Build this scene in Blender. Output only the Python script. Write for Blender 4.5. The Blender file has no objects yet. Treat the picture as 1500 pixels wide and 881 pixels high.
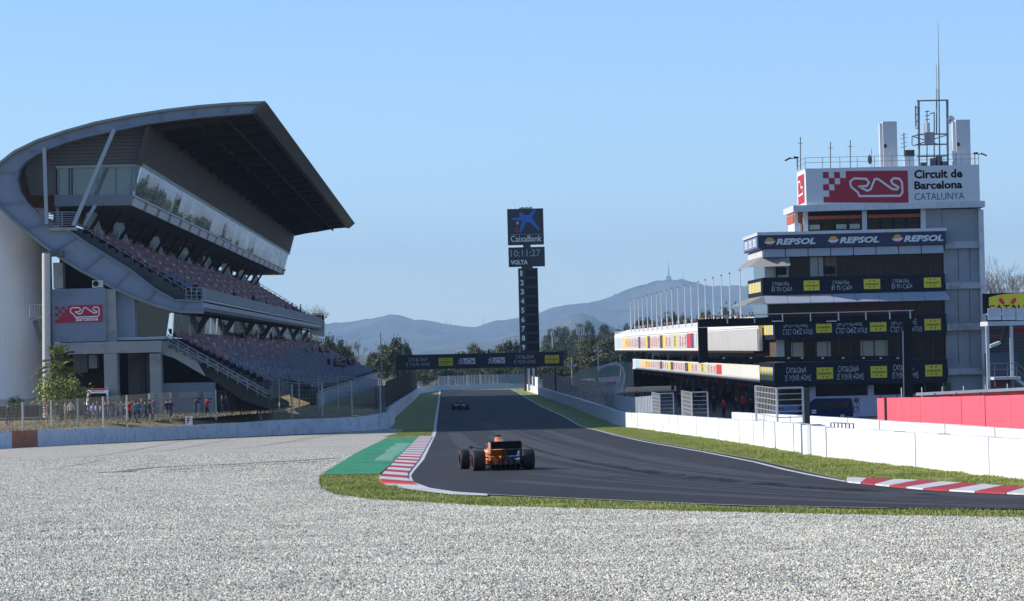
import bpy, bmesh, math, random
from mathutils import Vector, Matrix, noise
rnd = random.Random(7)
R = math.radians
C = bpy.context.scene.collection
scene = bpy.context.scene
# ---------------------------------------------------------------- camera
F = 5000.0; VPX, VPY, ROLL = 655.0, 512.0, R(1.4); CAMZ = 7.15
dY = Vector(((VPX-750)/F, -(VPY-440.5)/F, -1)).normalized()
_u = Vector((-math.sin(ROLL), math.cos(ROLL), 0)); dZ = (_u-_u.dot(dY)*dY).normalized(); dX = dY.cross(dZ)
ROT = Matrix((dX, dY, dZ))                       # camera space -> world space
cd = bpy.data.cameras.new('camera'); cam = bpy.data.objects.new('camera', cd); C.objects.link(cam)
cd.sensor_width = 36; cd.lens = F/1500*36; cd.clip_end = 90000; cd.clip_start = 1
cam.matrix_world = Matrix.Translation((0, 0, CAMZ)) @ ROT.to_4x4()
scene.camera = cam
# ---------------------------------------------------------------- sky, sun, exposure
SUN_EL, SUN_AZ = R(28.6), R(5)                     # sun to the left, a little ahead
to_sun = Vector((-math.cos(SUN_AZ)*math.cos(SUN_EL), math.sin(SUN_AZ)*math.cos(SUN_EL), math.sin(SUN_EL)))
w = bpy.data.worlds.new('World'); scene.world = w; w.use_nodes = True
nt = w.node_tree; nt.nodes.clear()
sk = nt.nodes.new('ShaderNodeTexSky'); sk.sky_type = 'NISHITA'; sk.sun_disc = False
sk.sun_elevation = SUN_EL; sk.sun_rotation = math.atan2(to_sun.x, to_sun.y); sk.altitude = 100
sk.air_density = 0.72; sk.dust_density = 0.12; sk.ozone_density = 4.9
bg = nt.nodes.new('ShaderNodeBackground'); bg.inputs[1].default_value = 0.15
wo = nt.nodes.new('ShaderNodeOutputWorld')
nt.links.new(sk.outputs[0], bg.inputs[0]); nt.links.new(bg.outputs[0], wo.inputs[0])
sl = bpy.data.lights.new('sun', 'SUN'); sl.energy = 4.5; sl.angle = R(0.53); sl.color = (1, 0.93, 0.82)
sun = bpy.data.objects.new('sun', sl); C.objects.link(sun); sun.rotation_euler = to_sun.to_track_quat('Z', 'Y').to_euler()
scene.view_settings.view_transform = 'Standard'; scene.view_settings.look = 'None'
scene.view_settings.exposure = 0.37; scene.view_settings.gamma = 1
try:
    scene.cycles.use_denoising = True; scene.cycles.max_bounces = 6; scene.cycles.volume_bounces = 0
    scene.cycles.transparent_max_bounces = 12; scene.cycles.sample_clamp_indirect = 4
except Exception: pass
# ---------------------------------------------------------------- helpers
def ray(px, py): return ROT @ Vector(((px-750)/F, -(py-440.5)/F, -1))
def at(px, py, d):                                # world point seen at a pixel of the photograph, at distance d along the straight
    r = ray(px, py); return Vector((0, 0, CAMZ)) + r*(d/r.y)
def ats(px, py, X):                               # the same with the sideways distance known
    r = ray(px, py); return Vector((0, 0, CAMZ)) + r*(X/r.x)
def zg(y):                                        # height of the ground down the straight
    def lin(d): return CAMZ-(2.14+.0167*d)
    def flat(d): return CAMZ-(7.15+.003*(min(d, 1000)-300))
    if y < 260: return lin(y)
    if y > 340: return flat(y)
    t = (y-260)/80; t = t*t*(3-2*t)
    a = max(lin(y), flat(y)) if False else (lin(y)*(1-t)+flat(y)*t)
    return a
def G(px, py):                                    # ground point seen at a pixel
    r = ray(px, py); lo, hi = 5.0, 3000.0
    for _ in range(50):
        m = (lo+hi)/2
        if CAMZ+r.z*(m/r.y) > zg(m): lo = m
        else: hi = m
    return Vector((r.x*lo/r.y, lo, zg(lo)))
MATS = {}
def mat(name, col, rough=.6, metal=0, spec=.5, var=0, vs=5, bump=0, bs=20, wear=None, ws=.6, trans=0, coat=0, emit=0, stretch=None):
    if name in MATS: return MATS[name]
    m = bpy.data.materials.new(name); m.use_nodes = True; n = m.node_tree; b = n.nodes['Principled BSDF']
    c = (*col, 1); b.inputs['Base Color'].default_value = c; b.inputs['Roughness'].default_value = rough
    b.inputs['Metallic'].default_value = metal; b.inputs['Specular IOR Level'].default_value = spec
    b.inputs['Transmission Weight'].default_value = trans; b.inputs['Coat Weight'].default_value = coat
    if emit: b.inputs['Emission Color'].default_value = c; b.inputs['Emission Strength'].default_value = emit
    geo = n.nodes.new('ShaderNodeNewGeometry'); vec = geo.outputs['Position']
    if stretch:
        mp = n.nodes.new('ShaderNodeMapping'); mp.inputs['Scale'].default_value = stretch
        n.links.new(vec, mp.inputs[0]); vec = mp.outputs[0]
    last = None
    if var:
        t = n.nodes.new('ShaderNodeTexNoise'); t.inputs['Scale'].default_value = vs; t.inputs['Detail'].default_value = 6
        n.links.new(vec, t.inputs['Vector'])
        r = n.nodes.new('ShaderNodeMapRange'); r.inputs[1].default_value = .3; r.inputs[2].default_value = .7
        r.inputs[3].default_value = 1-var; r.inputs[4].default_value = 1+var
        n.links.new(t.outputs[0], r.inputs[0])
        mx = n.nodes.new('ShaderNodeVectorMath'); mx.operation = 'SCALE'; mx.inputs[0].default_value = col
        n.links.new(r.outputs[0], mx.inputs['Scale']); last = mx.outputs[0]
    if wear:
        t = n.nodes.new('ShaderNodeTexNoise'); t.inputs['Scale'].default_value = ws; t.inputs['Detail'].default_value = 8
        t.inputs['Roughness'].default_value = .65
        n.links.new(vec, t.inputs['Vector'])
        r = n.nodes.new('ShaderNodeMapRange'); r.inputs[1].default_value = .5; r.inputs[2].default_value = .68
        n.links.new(t.outputs[0], r.inputs[0])
        mx = n.nodes.new('ShaderNodeMix'); mx.data_type = 'RGBA'
        n.links.new(r.outputs[0], mx.inputs[0]); mx.inputs[6].default_value = c
        if last: n.links.new(last, mx.inputs[6])
        mx.inputs[7].default_value = (*wear, 1); last = mx.outputs[2]
    if last: n.links.new(last, b.inputs['Base Color'])
    if bump:
        t = n.nodes.new('ShaderNodeTexNoise'); t.inputs['Scale'].default_value = bs; t.inputs['Detail'].default_value = 4
        n.links.new(vec, t.inputs['Vector'])
        bp = n.nodes.new('ShaderNodeBump'); bp.inputs['Strength'].default_value = bump; bp.inputs['Distance'].default_value = .1
        n.links.new(t.outputs[0], bp.inputs['Height']); n.links.new(bp.outputs[0], b.inputs['Normal'])
    MATS[name] = m; return m
WP = {}                                           # world location at build time
def place(o, base, parent):
    C.objects.link(o)
    if parent is not None:
        o.parent = parent; o.location = base-WP[parent.name]
    else: o.location = base
    WP[o.name] = base.copy()
def props(o, label=None, cat=None, group=None, kind=None):
    if label: o['label'] = label
    if cat: o['category'] = cat
    if group: o['group'] = group
    if kind: o['kind'] = kind
    return o
def thing(name, loc, label, cat, group=None):
    o = bpy.data.objects.new(name, None); o.empty_display_size = .3; place(o, Vector(loc), None)
    return props(o, label, cat, group)
class MB:
    def __init__(s): s.v = []; s.f = []; s.m = []
    def add(s, vs, fs, m=0):
        b = len(s.v); s.v += [tuple(x) for x in vs]; s.f += [tuple(i+b for i in f) for f in fs]; s.m += [m]*len(fs); return s
    def box(s, x0, x1, y0, y1, z0, z1, m=0):
        return s.add([(x, y, z) for x in (x0, x1) for y in (y0, y1) for z in (z0, z1)],
                     [(0, 1, 3, 2), (4, 6, 7, 5), (0, 4, 5, 1), (2, 3, 7, 6), (0, 2, 6, 4), (1, 5, 7, 3)], m)
    def beam(s, p, q, w, h=None, m=0, up=(0, 0, 1)):
        p, q = Vector(p), Vector(q); h = h or w; d = (q-p).normalized(); u = Vector(up)
        if abs(d.dot(u)) > .99: u = Vector((0, 1, 0))
        a = d.cross(u).normalized(); u = a.cross(d)
        vs = [e+a*i*w/2+u*j*h/2 for e in (p, q) for i in (-1, 1) for j in (-1, 1)]
        return s.add(vs, [(0, 1, 3, 2), (4, 6, 7, 5), (0, 4, 5, 1), (2, 3, 7, 6), (0, 2, 6, 4), (1, 5, 7, 3)], m)
    def tube(s, p, q, r, r2=None, n=6, m=0, cap=True):
        p, q = Vector(p), Vector(q); r2 = r if r2 is None else r2; d = (q-p).normalized()
        a = d.orthogonal().normalized(); b = d.cross(a)
        vs = [e+(a*math.cos(t)+b*math.sin(t))*k for e, k in ((p, r), (q, r2)) for t in [2*math.pi*i/n for i in range(n)]]
        fs = [(i, (i+1) % n, n+(i+1) % n, n+i) for i in range(n)]
        if cap: fs += [tuple(range(n))[::-1], tuple(range(n, 2*n))]
        return s.add(vs, fs, m)
    def path(s, pts, r, n=6, m=0):
        for a, b in zip(pts, pts[1:]): s.tube(a, b, r, n=n, m=m)
        return s
    def prism(s, poly, y0, y1, m=0, caps=True):    # poly of (x, z) extruded along y
        n = len(poly)
        vs = [(x, y0, z) for x, z in poly]+[(x, y1, z) for x, z in poly]
        fs = [(i, (i+1) % n, n+(i+1) % n, n+i) for i in range(n)]
        if caps: fs += [tuple(range(n))[::-1], tuple(range(n, 2*n))]
        return s.add(vs, fs, m)
    def loft(s, rings, m=0, caps=True):
        n = len(rings[0]); vs = [p for r in rings for p in r]; fs = []
        for k in range(len(rings)-1):
            for i in range(n): fs.append((k*n+i, k*n+(i+1) % n, (k+1)*n+(i+1) % n, (k+1)*n+i))
        if caps: fs += [tuple(range(n))[::-1], tuple(range((len(rings)-1)*n, len(rings)*n))]
        return s.add(vs, fs, m)
    def poly(s, pts, m=0): return s.add(pts, [tuple(range(len(pts)))], m)
    def slab(s, pts, nrm, m=0):                   # a 3-D polygon given thickness along a vector
        n = len(pts); nv = Vector(nrm)
        vs = list(pts)+[Vector(p)+nv for p in pts]
        return s.add(vs, [tuple(range(n)), tuple(range(n, 2*n))[::-1]]+[(i, n+i, n+(i+1) % n, (i+1) % n) for i in range(n)], m)
    def xf(s, M):
        s.v = [tuple(M @ Vector(p)) for p in s.v]; return s
    def build(s, name, mats, parent=None, label=None, cat=None, group=None, kind=None, smooth=False, bev=0):
        if not isinstance(mats, (list, tuple)): mats = [mats]
        xs = [p[0] for p in s.v]; ys = [p[1] for p in s.v]; zs = [p[2] for p in s.v]
        base = Vector(((min(xs)+max(xs))/2, (min(ys)+max(ys))/2, min(zs)))
        me = bpy.data.meshes.new(name)
        me.from_pydata([(p[0]-base.x, p[1]-base.y, p[2]-base.z) for p in s.v], [], s.f)
        for mm in mats: me.materials.append(mm)
        if len(mats) > 1: me.polygons.foreach_set('material_index', s.m)
        me.update()
        bm = bmesh.new(); bm.from_mesh(me); bmesh.ops.recalc_face_normals(bm, faces=bm.faces[:]); bm.to_mesh(me); bm.free()
        if smooth: me.polygons.foreach_set('use_smooth', [True]*len(me.polygons))
        o = bpy.data.objects.new(name, me); place(o, base, parent)
        if bev:
            bv = o.modifiers.new('bevel', 'BEVEL'); bv.width = bev; bv.segments = 2; bv.limit_method = 'ANGLE'
        return props(o, label, cat, group, kind)
def ordw(n):
    one = ['', 'first', 'second', 'third', 'fourth', 'fifth', 'sixth', 'seventh', 'eighth', 'ninth', 'tenth', 'eleventh', 'twelfth', 'thirteenth', 'fourteenth', 'fifteenth', 'sixteenth', 'seventeenth', 'eighteenth', 'nineteenth']
    if n < 20: return one[n]
    ten = {2: ('twentieth', 'twenty-'), 3: ('thirtieth', 'thirty-'), 4: ('fortieth', 'forty-'), 5: ('fiftieth', 'fifty-'), 6: ('sixtieth', 'sixty-'), 7: ('seventieth', 'seventy-'), 8: ('eightieth', 'eighty-'), 9: ('ninetieth', 'ninety-')}[n//10]
    return ten[0] if n % 10 == 0 else ten[1]+one[n % 10]
def kids(o): return [c for c in bpy.data.objects if c.parent == o]
CH = {}
def snapshot(o): CH[o.name] = [(c, [(g) for g in kids(c)]) for c in kids(o)]
def dup(o, loc, rz=0, scale=1, label=None, group=None, cat=None):
    if o.name not in CH: snapshot(o)
    n = o.copy(); C.objects.link(n); n.location = Vector(loc); n.rotation_euler = (0, 0, rz); n.scale = (scale,)*3 if not isinstance(scale, tuple) else scale
    for c, gs in CH[o.name]:
        k = c.copy(); C.objects.link(k); k.parent = n
        for g in gs:
            q = g.copy(); C.objects.link(q); q.parent = k
    if label: n['label'] = label
    if group: n['group'] = group
    if cat: n['category'] = cat
    return n
TXT = {}
def glyphs(s, bold=0, shear=0):
    k = (s, bold, shear)
    if k in TXT: return TXT[k]
    cu = bpy.data.curves.new('t', 'FONT'); cu.body = s; cu.offset = bold; cu.shear = shear; cu.resolution_u = 2
    o = bpy.data.objects.new('t', cu); C.objects.link(o)
    dg = bpy.context.evaluated_depsgraph_get(); me = o.evaluated_get(dg).to_mesh()
    vs = [(v.co.x, v.co.y) for v in me.vertices]; fs = [tuple(p.vertices) for p in me.polygons]
    o.evaluated_get(dg).to_mesh_clear(); bpy.data.objects.remove(o); bpy.data.curves.remove(cu)
    x0 = min(v[0] for v in vs); x1 = max(v[0] for v in vs); y0 = min(v[1] for v in vs); y1 = max(v[1] for v in vs)
    vs = [((x-x0)/(x1-x0), (y-y0)/(y1-y0)) for x, y in vs]
    TXT[k] = (vs, fs); return TXT[k]
def text(s, o, xd, up, m, parent, bold=0, shear=0, wob=0, name='lettering', mb=None, mi=0):
    """o = lower left corner; xd, up = full width and height vectors"""
    vs, fs = glyphs(s, bold, shear); xd, up = Vector(xd), Vector(up); o = Vector(o)
    out = []
    for x, y in vs:
        if wob:
            k = int(x*len(s)); y2 = y+wob*math.sin(k*2.4+1)*.5*(y-.3)+wob*.35*math.sin(k*1.7); x2 = x+wob*.02*math.sin(k*3+y*5)
        else: x2, y2 = x, y
        out.append(o+xd*x2+up*y2)
    b = mb or MB(); b.add(out, fs, mi)
    if mb: return mb
    return b.build(name, m, parent)
def ribbon(pts, w):                               # 2-D polyline -> list of quads and joints
    q = []
    for (a, b) in zip(pts, pts[1:]):
        a, b = Vector(a), Vector(b); d = (b-a)
        if d.length < 1e-6: continue
        d.normalize(); n = Vector((-d.y, d.x))*w/2
        q.append([a+n, b+n, b-n, a-n])
    for p in pts: q.append([Vector(p)+Vector((math.cos(t), math.sin(t)))*w/2 for t in [math.pi/4*k for k in range(8)]])
    return q
# ---------------------------------------------------------------- materials
white = mat('white_paint', (.78, .78, .77), .55, var=.05, vs=2, wear=(.6, .59, .56), ws=1.4)
wallwhite = mat('painted_concrete', (.68, .69, .7), .75, var=.08, vs=.7, wear=(.5, .5, .49), ws=2.2, bump=.15, bs=8)
bluegrey = mat('blue_grey_metal', (.2, .245, .33), .42, metal=.25, var=.08, vs=.35, wear=(.14, .18, .25), ws=.35)
bluegrey_d = mat('blue_grey_rib', (.15, .19, .26), .5, var=.06, vs=.5)
steel = mat('galvanised_steel', (.5, .52, .54), .45, metal=.6, var=.1, vs=2)
darksteel = mat('dark_steel', (.035, .036, .042), .5, var=.15, vs=1)
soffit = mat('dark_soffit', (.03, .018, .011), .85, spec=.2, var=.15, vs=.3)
louvre_m = mat('louvre_brown', (.095, .055, .03), .6, var=.12, vs=.6)
concrete = mat('concrete', (.33, .33, .32), .85, var=.12, vs=.5, wear=(.22, .22, .21), ws=.5, bump=.2, bs=4)
concrete_d = mat('stained_concrete', (.13, .13, .13), .9, var=.15, vs=.6, wear=(.08, .08, .08), ws=.4)
clad = mat('corrugated_cladding', (.76, .76, .76), .5, metal=.2, var=.05, vs=.3)
glass_d = mat('dark_glass', (.022, .013, .008), .12, spec=.12)
glass_m = mat('mirror_glass', (.52, .57, .62), .008, metal=.97)
glass_g = mat('green_glass', (.10, .15, .16), .12, spec=.8)
navy = mat('navy_banner', (.005, .007, .02), .6, spec=.25)
repnavy = mat('navy_sign', (.012, .018, .07), .45)
black = mat('black_paint', (.006, .006, .008), .6, spec=.2)
lettering = mat('white_lettering', (.75, .75, .76), .6)
letter_g = mat('grey_lettering', (.25, .3, .3), .6)
yellow = mat('yellow_print', (.72, .6, .03), .6)
red = mat('red_print', (.42, .012, .035), .6)
redb = mat('bright_red', (.62, .03, .03), .6)
redfence = mat('red_screen_cloth', (.78, .10, .14), .8, var=.06, vs=.8, stretch=(1, 1, .3))
blueprint = mat('blue_print', (.02, .14, .55), .6)
orange_p = mat('orange_cloth', (.6, .09, .03), .7)
greypanel = mat('grey_metal_panel', (.26, .285, .32), .5, metal=.1, var=.06, vs=.4, wear=(.2, .22, .25), ws=.5)
lilac = mat('lilac_wall', (.66, .6, .74), .8, var=.05, vs=.6)
tarmac = mat('asphalt', (.037, .037, .041), .85, spec=.25, var=.2, vs=.35, bump=.25, bs=30, wear=(.028, .028, .031), ws=.12, stretch=(1.0, .12, 1))
pitasph = mat('pit_asphalt', (.045, .045, .047), .85, var=.15, vs=.3)
rubber = mat('tyre_rubber', (.014, .014, .015), .75)
linewhite = mat('line_paint', (.62, .62, .62), .7, var=.1, vs=1.5, wear=(.42, .42, .42), ws=2)
kerbred = mat('kerb_red', (.45, .025, .03), .7, var=.12, vs=2, wear=(.3, .05, .06), ws=3)
kerbpink = mat('kerb_faded_red', (.4, .17, .2), .8, var=.15, vs=2, wear=(.3, .12, .14), ws=2)
greenp = mat('green_paint', (.02, .26, .11), .75, var=.12, vs=1.2, wear=(.015, .14, .07), ws=1.1, stretch=(1, .35, 1))
soil = mat('dry_soil', (.2, .16, .09), .95, var=.2, vs=.8)
leaf_dark = mat('leaf_dark', (.045, .065, .026), .8, var=.35, vs=.9)
leaf_mid = mat('leaf_mid', (.075, .095, .038), .8, var=.35, vs=.9)
leaf_yel = mat('leaf_olive', (.13, .13, .06), .8, var=.3, vs=.9)
leaf_bright = mat('leaf_bright', (.25, .28, .06), .7, var=.3, vs=3)
bark = mat('bark', (.11, .09, .075), .9, var=.3, vs=2)
skin_m = mat('skin', (.45, .25, .17), .6)
hair_m = mat('hair', (.025, .018, .012), .8)
cloths = {k: mat('cloth_'+k, c, .85) for k, c in dict(black=(.015, .015, .018), navy=(.02, .03, .08), grey=(.15, .15, .16), red=(.5, .02, .03),
          white=(.6, .6, .6), denim=(.05, .08, .16), green=(.04, .1, .06), khaki=(.2, .17, .1), burgundy=(.16, .02, .04), blue=(.03, .12, .4), orange=(.65, .16, .02)).items()}

def grassmat():
    m = bpy.data.materials.new('grass_ground'); m.use_nodes = True; n = m.node_tree; b = n.nodes['Principled BSDF']
    geo = n.nodes.new('ShaderNodeNewGeometry'); b.inputs['Roughness'].default_value = .95
    t = n.nodes.new('ShaderNodeTexNoise'); t.inputs['Scale'].default_value = .55; t.inputs['Detail'].default_value = 9; t.inputs['Roughness'].default_value = .7
    n.links.new(geo.outputs[0], t.inputs['Vector'])
    r = n.nodes.new('ShaderNodeValToRGB'); e = r.color_ramp.elements
    e[0].position = .35; e[0].color = (.12, .175, .022, 1); e[1].position = .68; e[1].color = (.3, .27, .13, 1)
    x = e.new(.5); x.color = (.21, .24, .045, 1)
    n.links.new(t.outputs[0], r.inputs[0]); n.links.new(r.outputs[0], b.inputs['Base Color'])
    return m
grass_m = grassmat()
def gravelmat():
    m = bpy.data.materials.new('gravel'); m.use_nodes = True; n = m.node_tree; b = n.nodes['Principled BSDF']
    geo = n.nodes.new('ShaderNodeNewGeometry'); b.inputs['Roughness'].default_value = .9
    v = n.nodes.new('ShaderNodeTexVoronoi'); v.inputs['Scale'].default_value = 16
    n.links.new(geo.outputs[0], v.inputs['Vector'])
    sep = n.nodes.new('ShaderNodeSeparateColor'); n.links.new(v.outputs['Color'], sep.inputs[0])
    r = n.nodes.new('ShaderNodeValToRGB'); e = r.color_ramp.elements
    e[0].position = 0; e[0].color = (.13, .12, .098, 1); e[1].position = 1; e[1].color = (.67, .63, .53, 1)
    x = e.new(.3); x.color = (.455, .428, .36, 1)
    n.links.new(sep.outputs[0], r.inputs[0])
    t = n.nodes.new('ShaderNodeTexNoise'); t.inputs['Scale'].default_value = .3; t.inputs['Detail'].default_value = 9; t.inputs['Roughness'].default_value = .75
    n.links.new(geo.outputs[0], t.inputs['Vector'])
    mr = n.nodes.new('ShaderNodeMapRange'); mr.inputs[1].default_value = .3; mr.inputs[2].default_value = .7; mr.inputs[3].default_value = .78; mr.inputs[4].default_value = 1.2
    n.links.new(t.outputs[0], mr.inputs[0])
    mx = n.nodes.new('ShaderNodeVectorMath'); mx.operation = 'SCALE'; n.links.new(r.outputs[0], mx.inputs[0]); n.links.new(mr.outputs[0], mx.inputs['Scale'])
    n.links.new(mx.outputs[0], b.inputs['Base Color'])
    bp = n.nodes.new('ShaderNodeBump'); bp.invert = True; bp.inputs['Strength'].default_value = .9; bp.inputs['Distance'].default_value = .05
    n.links.new(v.outputs['Distance'], bp.inputs['Height']); n.links.new(bp.outputs[0], b.inputs['Normal'])
    return m
gravel_m = gravelmat()
def stonemat():
    m = bpy.data.materials.new('gravel_stone'); m.use_nodes = True; n = m.node_tree; b = n.nodes['Principled BSDF']
    b.inputs['Roughness'].default_value = .85
    oi = n.nodes.new('ShaderNodeObjectInfo')
    r = n.nodes.new('ShaderNodeValToRGB'); e = r.color_ramp.elements
    e[0].position = 0; e[0].color = (.17, .152, .118, 1); e[1].position = 1; e[1].color = (.86, .81, .67, 1)
    x = e.new(.3); x.color = (.61, .575, .475, 1); x = e.new(.75); x.color = (.74, .695, .575, 1)
    n.links.new(oi.outputs['Random'], r.inputs[0])
    ge = n.nodes.new('ShaderNodeNewGeometry'); t = n.nodes.new('ShaderNodeTexNoise'); t.inputs['Scale'].default_value = .45; t.inputs['Detail'].default_value = 6; t.inputs['Roughness'].default_value = .7
    n.links.new(ge.outputs[0], t.inputs['Vector'])
    mr = n.nodes.new('ShaderNodeMapRange'); mr.inputs[1].default_value = .32; mr.inputs[2].default_value = .68; mr.inputs[3].default_value = .8; mr.inputs[4].default_value = 1.16
    n.links.new(t.outputs[0], mr.inputs[0]); mx = n.nodes.new('ShaderNodeVectorMath'); mx.operation = 'SCALE'; n.links.new(r.outputs[0], mx.inputs[0]); n.links.new(mr.outputs[0], mx.inputs['Scale'])
    n.links.new(mx.outputs[0], b.inputs['Base Color'])
    return m
stone_m = stonemat()

# ---------------------------------------------------------------- ground sheets
KN = [-60, 60, 260, 270, 280, 290, 300, 310, 320, 330, 340, 1000]
def sheet(name, pts, off, m, kind='structure', parent=None, thick=0, extra=(), label=None):
    bm = bmesh.new(); f = bm.faces.new([bm.verts.new((p[0], p[1], 0)) for p in pts])
    for k in list(KN)+list(extra):
        bmesh.ops.bisect_plane(bm, geom=bm.verts[:]+bm.edges[:]+bm.faces[:], plane_co=(0, k, 0), plane_no=(0, 1, 0))
    if thick:
        r_ = bmesh.ops.extrude_face_region(bm, geom=bm.faces[:])
        top = {v for v in r_['geom'] if isinstance(v, bmesh.types.BMVert)}
        for v in bm.verts: v.co.z = zg(v.co.y)+off-(0 if v in top else thick)
    else:
        for v in bm.verts: v.co.z = zg(v.co.y)+off
    bm.normal_update()
    for f in bm.faces:
        if not thick and f.normal.z < 0: f.normal_flip()
    if thick: bmesh.ops.recalc_face_normals(bm, faces=bm.faces[:])
    xs = [v.co.x for v in bm.verts]; ys = [v.co.y for v in bm.verts]; zs = [v.co.z for v in bm.verts]
    base = Vector(((min(xs)+max(xs))/2, (min(ys)+max(ys))/2, min(zs)))
    for v in bm.verts: v.co -= base
    me = bpy.data.meshes.new(name); bm.to_mesh(me); bm.free(); me.materials.append(m)
    o = bpy.data.objects.new(name, me); place(o, base, parent)
    return props(o, label, kind=kind)
def GP(l): return [G(*p) for p in l]
sheet('ground', [(-14000, -100, 0), (14000, -100, 0), (14000, 24000, 0), (-14000, 24000, 0)], 0, mat('scrub_ground', (.07, .075, .04), .95, var=.4, vs=.05, wear=(.13, .11, .07), ws=.02), extra=(1500, 3000, 6000))
sheet('grass_verge', [(-6.2, 60, 0), (60, 60, 0), (30, 130, 0), (16.6, 140, 0), (16.6, 720, 0), (-6.2, 720, 0)], .012, grass_m, extra=(700,))
gravel_edge = [(592, 630), (565, 643), (517, 668), (472, 697), (467, 705), (470, 718), (490, 727), (540, 734), (640, 740), (700, 743.5), (850, 748), (1000, 752), (1250, 758), (1500, 762), (1750, 767)]
gpts = GP([(-700, 690), (-40, 660), (567, 628.5)])+GP(gravel_edge)
gpts += [Vector((40, 20, 0)), Vector((-40, 20, 0)), Vector((-75, 100, 0))]
# slightly ragged edge where grass meets stones
sheet('gravel_trap', [(p.x, p.y) for p in gpts], .03, gravel_m, extra=range(70, 250, 30))
track_l = [(645.5, 572), (643, 590), (638, 625), (634, 642), (618, 675), (602, 696), (601.5, 701), (606, 708.5), (630, 717.5), (666, 723), (711, 726.5), (800, 731), (900, 735.5), (1000, 740), (1100, 744), (1300, 747.5), (1500, 749), (1900, 754)]
track_r = [(1900, 742), (1500, 727.5), (1450, 725.5), (1350, 720), (1285, 713.5), (1240, 709)]
line_r = [(1240, 708.7), (1205, 702), (1180, 697), (1150, 690.5), (1105, 679), (1030.6, 664), (945, 648.7), (900, 638.5), (860, 628), (822, 609), (794.5, 597), (770, 583), (758, 575.5), (749, 571.5)]
road_r = [(1240, 706), (1190, 695), (1150, 685.5), (1105, 675), (1030.6, 661.5), (945, 646.5), (900, 637), (860, 627), (823, 608.6), (795.5, 596.7), (771, 582.7), (759, 575.2), (750, 571.2)]
sheet('race_track', [(p.x, p.y) for p in GP(track_l+track_r+road_r)], .04, tarmac, extra=range(70, 250, 20))
def strip(name, cen, wl, m, off, parent=None, kind='structure', label=None):   # line of given widths (metres)
    P = [G(*p) for p in cen]; L, Rr = [], []
    for i, p in enumerate(P):
        a = P[max(i-1, 0)]; b = P[min(i+1, len(P)-1)]; d = (b-a).to_2d().normalized(); nn = Vector((-d.y, d.x))
        ww = wl if not isinstance(wl, list) else wl[i]
        L.append(p.to_2d()+nn*ww/2); Rr.append(p.to_2d()-nn*ww/2)
    b_ = MB()
    # resample so the strip follows the ground
    def res(A):
        out = []
        for a, b in zip(A, A[1:]):
            k = max(1, int((b-a).length/8))
            for i in range(k): out.append(a+(b-a)*i/k)
        out.append(A[-1]); return out
    n0 = []
    for i in range(len(L)-1):
        k = max(1, int((L[i+1]-L[i]).length/8))
        for j in range(k):
            t0, t1 = j/k, (j+1)/k
            q = [L[i].lerp(L[i+1], t0), L[i].lerp(L[i+1], t1), Rr[i].lerp(Rr[i+1], t1), Rr[i].lerp(Rr[i+1], t0)]
            b_.poly([(v.x, v.y, zg(v.y)+off) for v in q])
    return b_.build(name, m, parent, kind=kind, label=label)
strip('track_edge_line', line_r, .16, linewhite, .05)
strip('track_edge_line', [(644.5, 572.5), (642.5, 590), (637.5, 625), (634, 641)], .3, linewhite, .05)
strip('track_edge_line', [(711, 727), (800, 731.5), (900, 736), (1000, 740.5), (1100, 744.5), (1300, 748)], .08, linewhite, .05)
apron = [(634, 640), (637, 640), (621, 675), (606, 693), (602, 699.5), (606, 708.5), (630, 717.5), (666, 723), (714, 726.3), (714, 729), (660, 727), (618, 722), (570, 715), (562, 711), (610, 712.5), (598, 704.6), (597.5, 696), (613, 676)]
sheet('painted_apron', [(p.x, p.y) for p in GP(apron)], .045, linewhite)
sheet('painted_runoff', [(p.x, p.y) for p in GP([(568, 643.2), (580, 642.2), (614, 641.2), (586, 670), (556, 696), (472, 697), (476, 693), (484, 688), (493, 682), (503, 675.5), (517, 667.5), (533, 659), (547, 652), (558, 647)])], .042, greenp)
pw = mat('worn_white_paint', (.26, .46, .35), .8, wear=(.06, .29, .15), ws=3.5)
rp = random.Random(11)
for k_ in range(15):
    t_ = k_/15; xa, xb, yy_ = 581-t_*33+rp.uniform(-2, 1), 603-t_*29+rp.uniform(-3, 1), 651+t_*26
    sheet('painted_patch', [(p.x, p.y) for p in GP([(xa, yy_), (xb, yy_), (xb-2, yy_+1.15), (xa-2, yy_+1.15)])], .046, pw)
# kerb on the left: one block per stripe
def lerp2(A, t):
    L = [0]
    for a, b in zip(A, A[1:]): L.append(L[-1]+(b-a).length)
    s = t*L[-1]
    for i in range(len(A)-1):
        if s <= L[i+1]+1e-6: return A[i].lerp(A[i+1], (s-L[i])/(L[i+1]-L[i]))
    return A[-1]
def kerb(name, left, right, n, mats, label):
    l = [G(*p).to_2d() for p in left]; r_ = [G(*p).to_2d() for p in right]
    c = (l[0]+r_[0])/2
    k = thing(name, (c.x, c.y, zg(c.y)), label, 'kerb')
    for i in range(n):
        t0, t1 = (i+.02)/n, (i+.98)/n
        q = [lerp2(l, t0), lerp2(l, t1), lerp2(r_, t1), lerp2(r_, t0)]
        b = MB(); z = [zg(v.y)+.075 for v in q]; z[0] += .03; z[1] += .03
        b.slab([(v.x, v.y, zz) for v, zz in zip(q, z)], (0, 0, -.09))
        b.build('kerb_block', mats(i), k)
kerb('kerb', [(614.5, 641), (554.5, 704.6), (561, 711)], [(633.6, 640.6), (613, 676.5), (597.5, 696), (597, 704.6), (610, 713)], 38,
     lambda i: (linewhite if i % 2 == 0 else (kerbpink if i < 24 else kerbred)), 'red and white striped kerb beside the green painted run-off')
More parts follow.
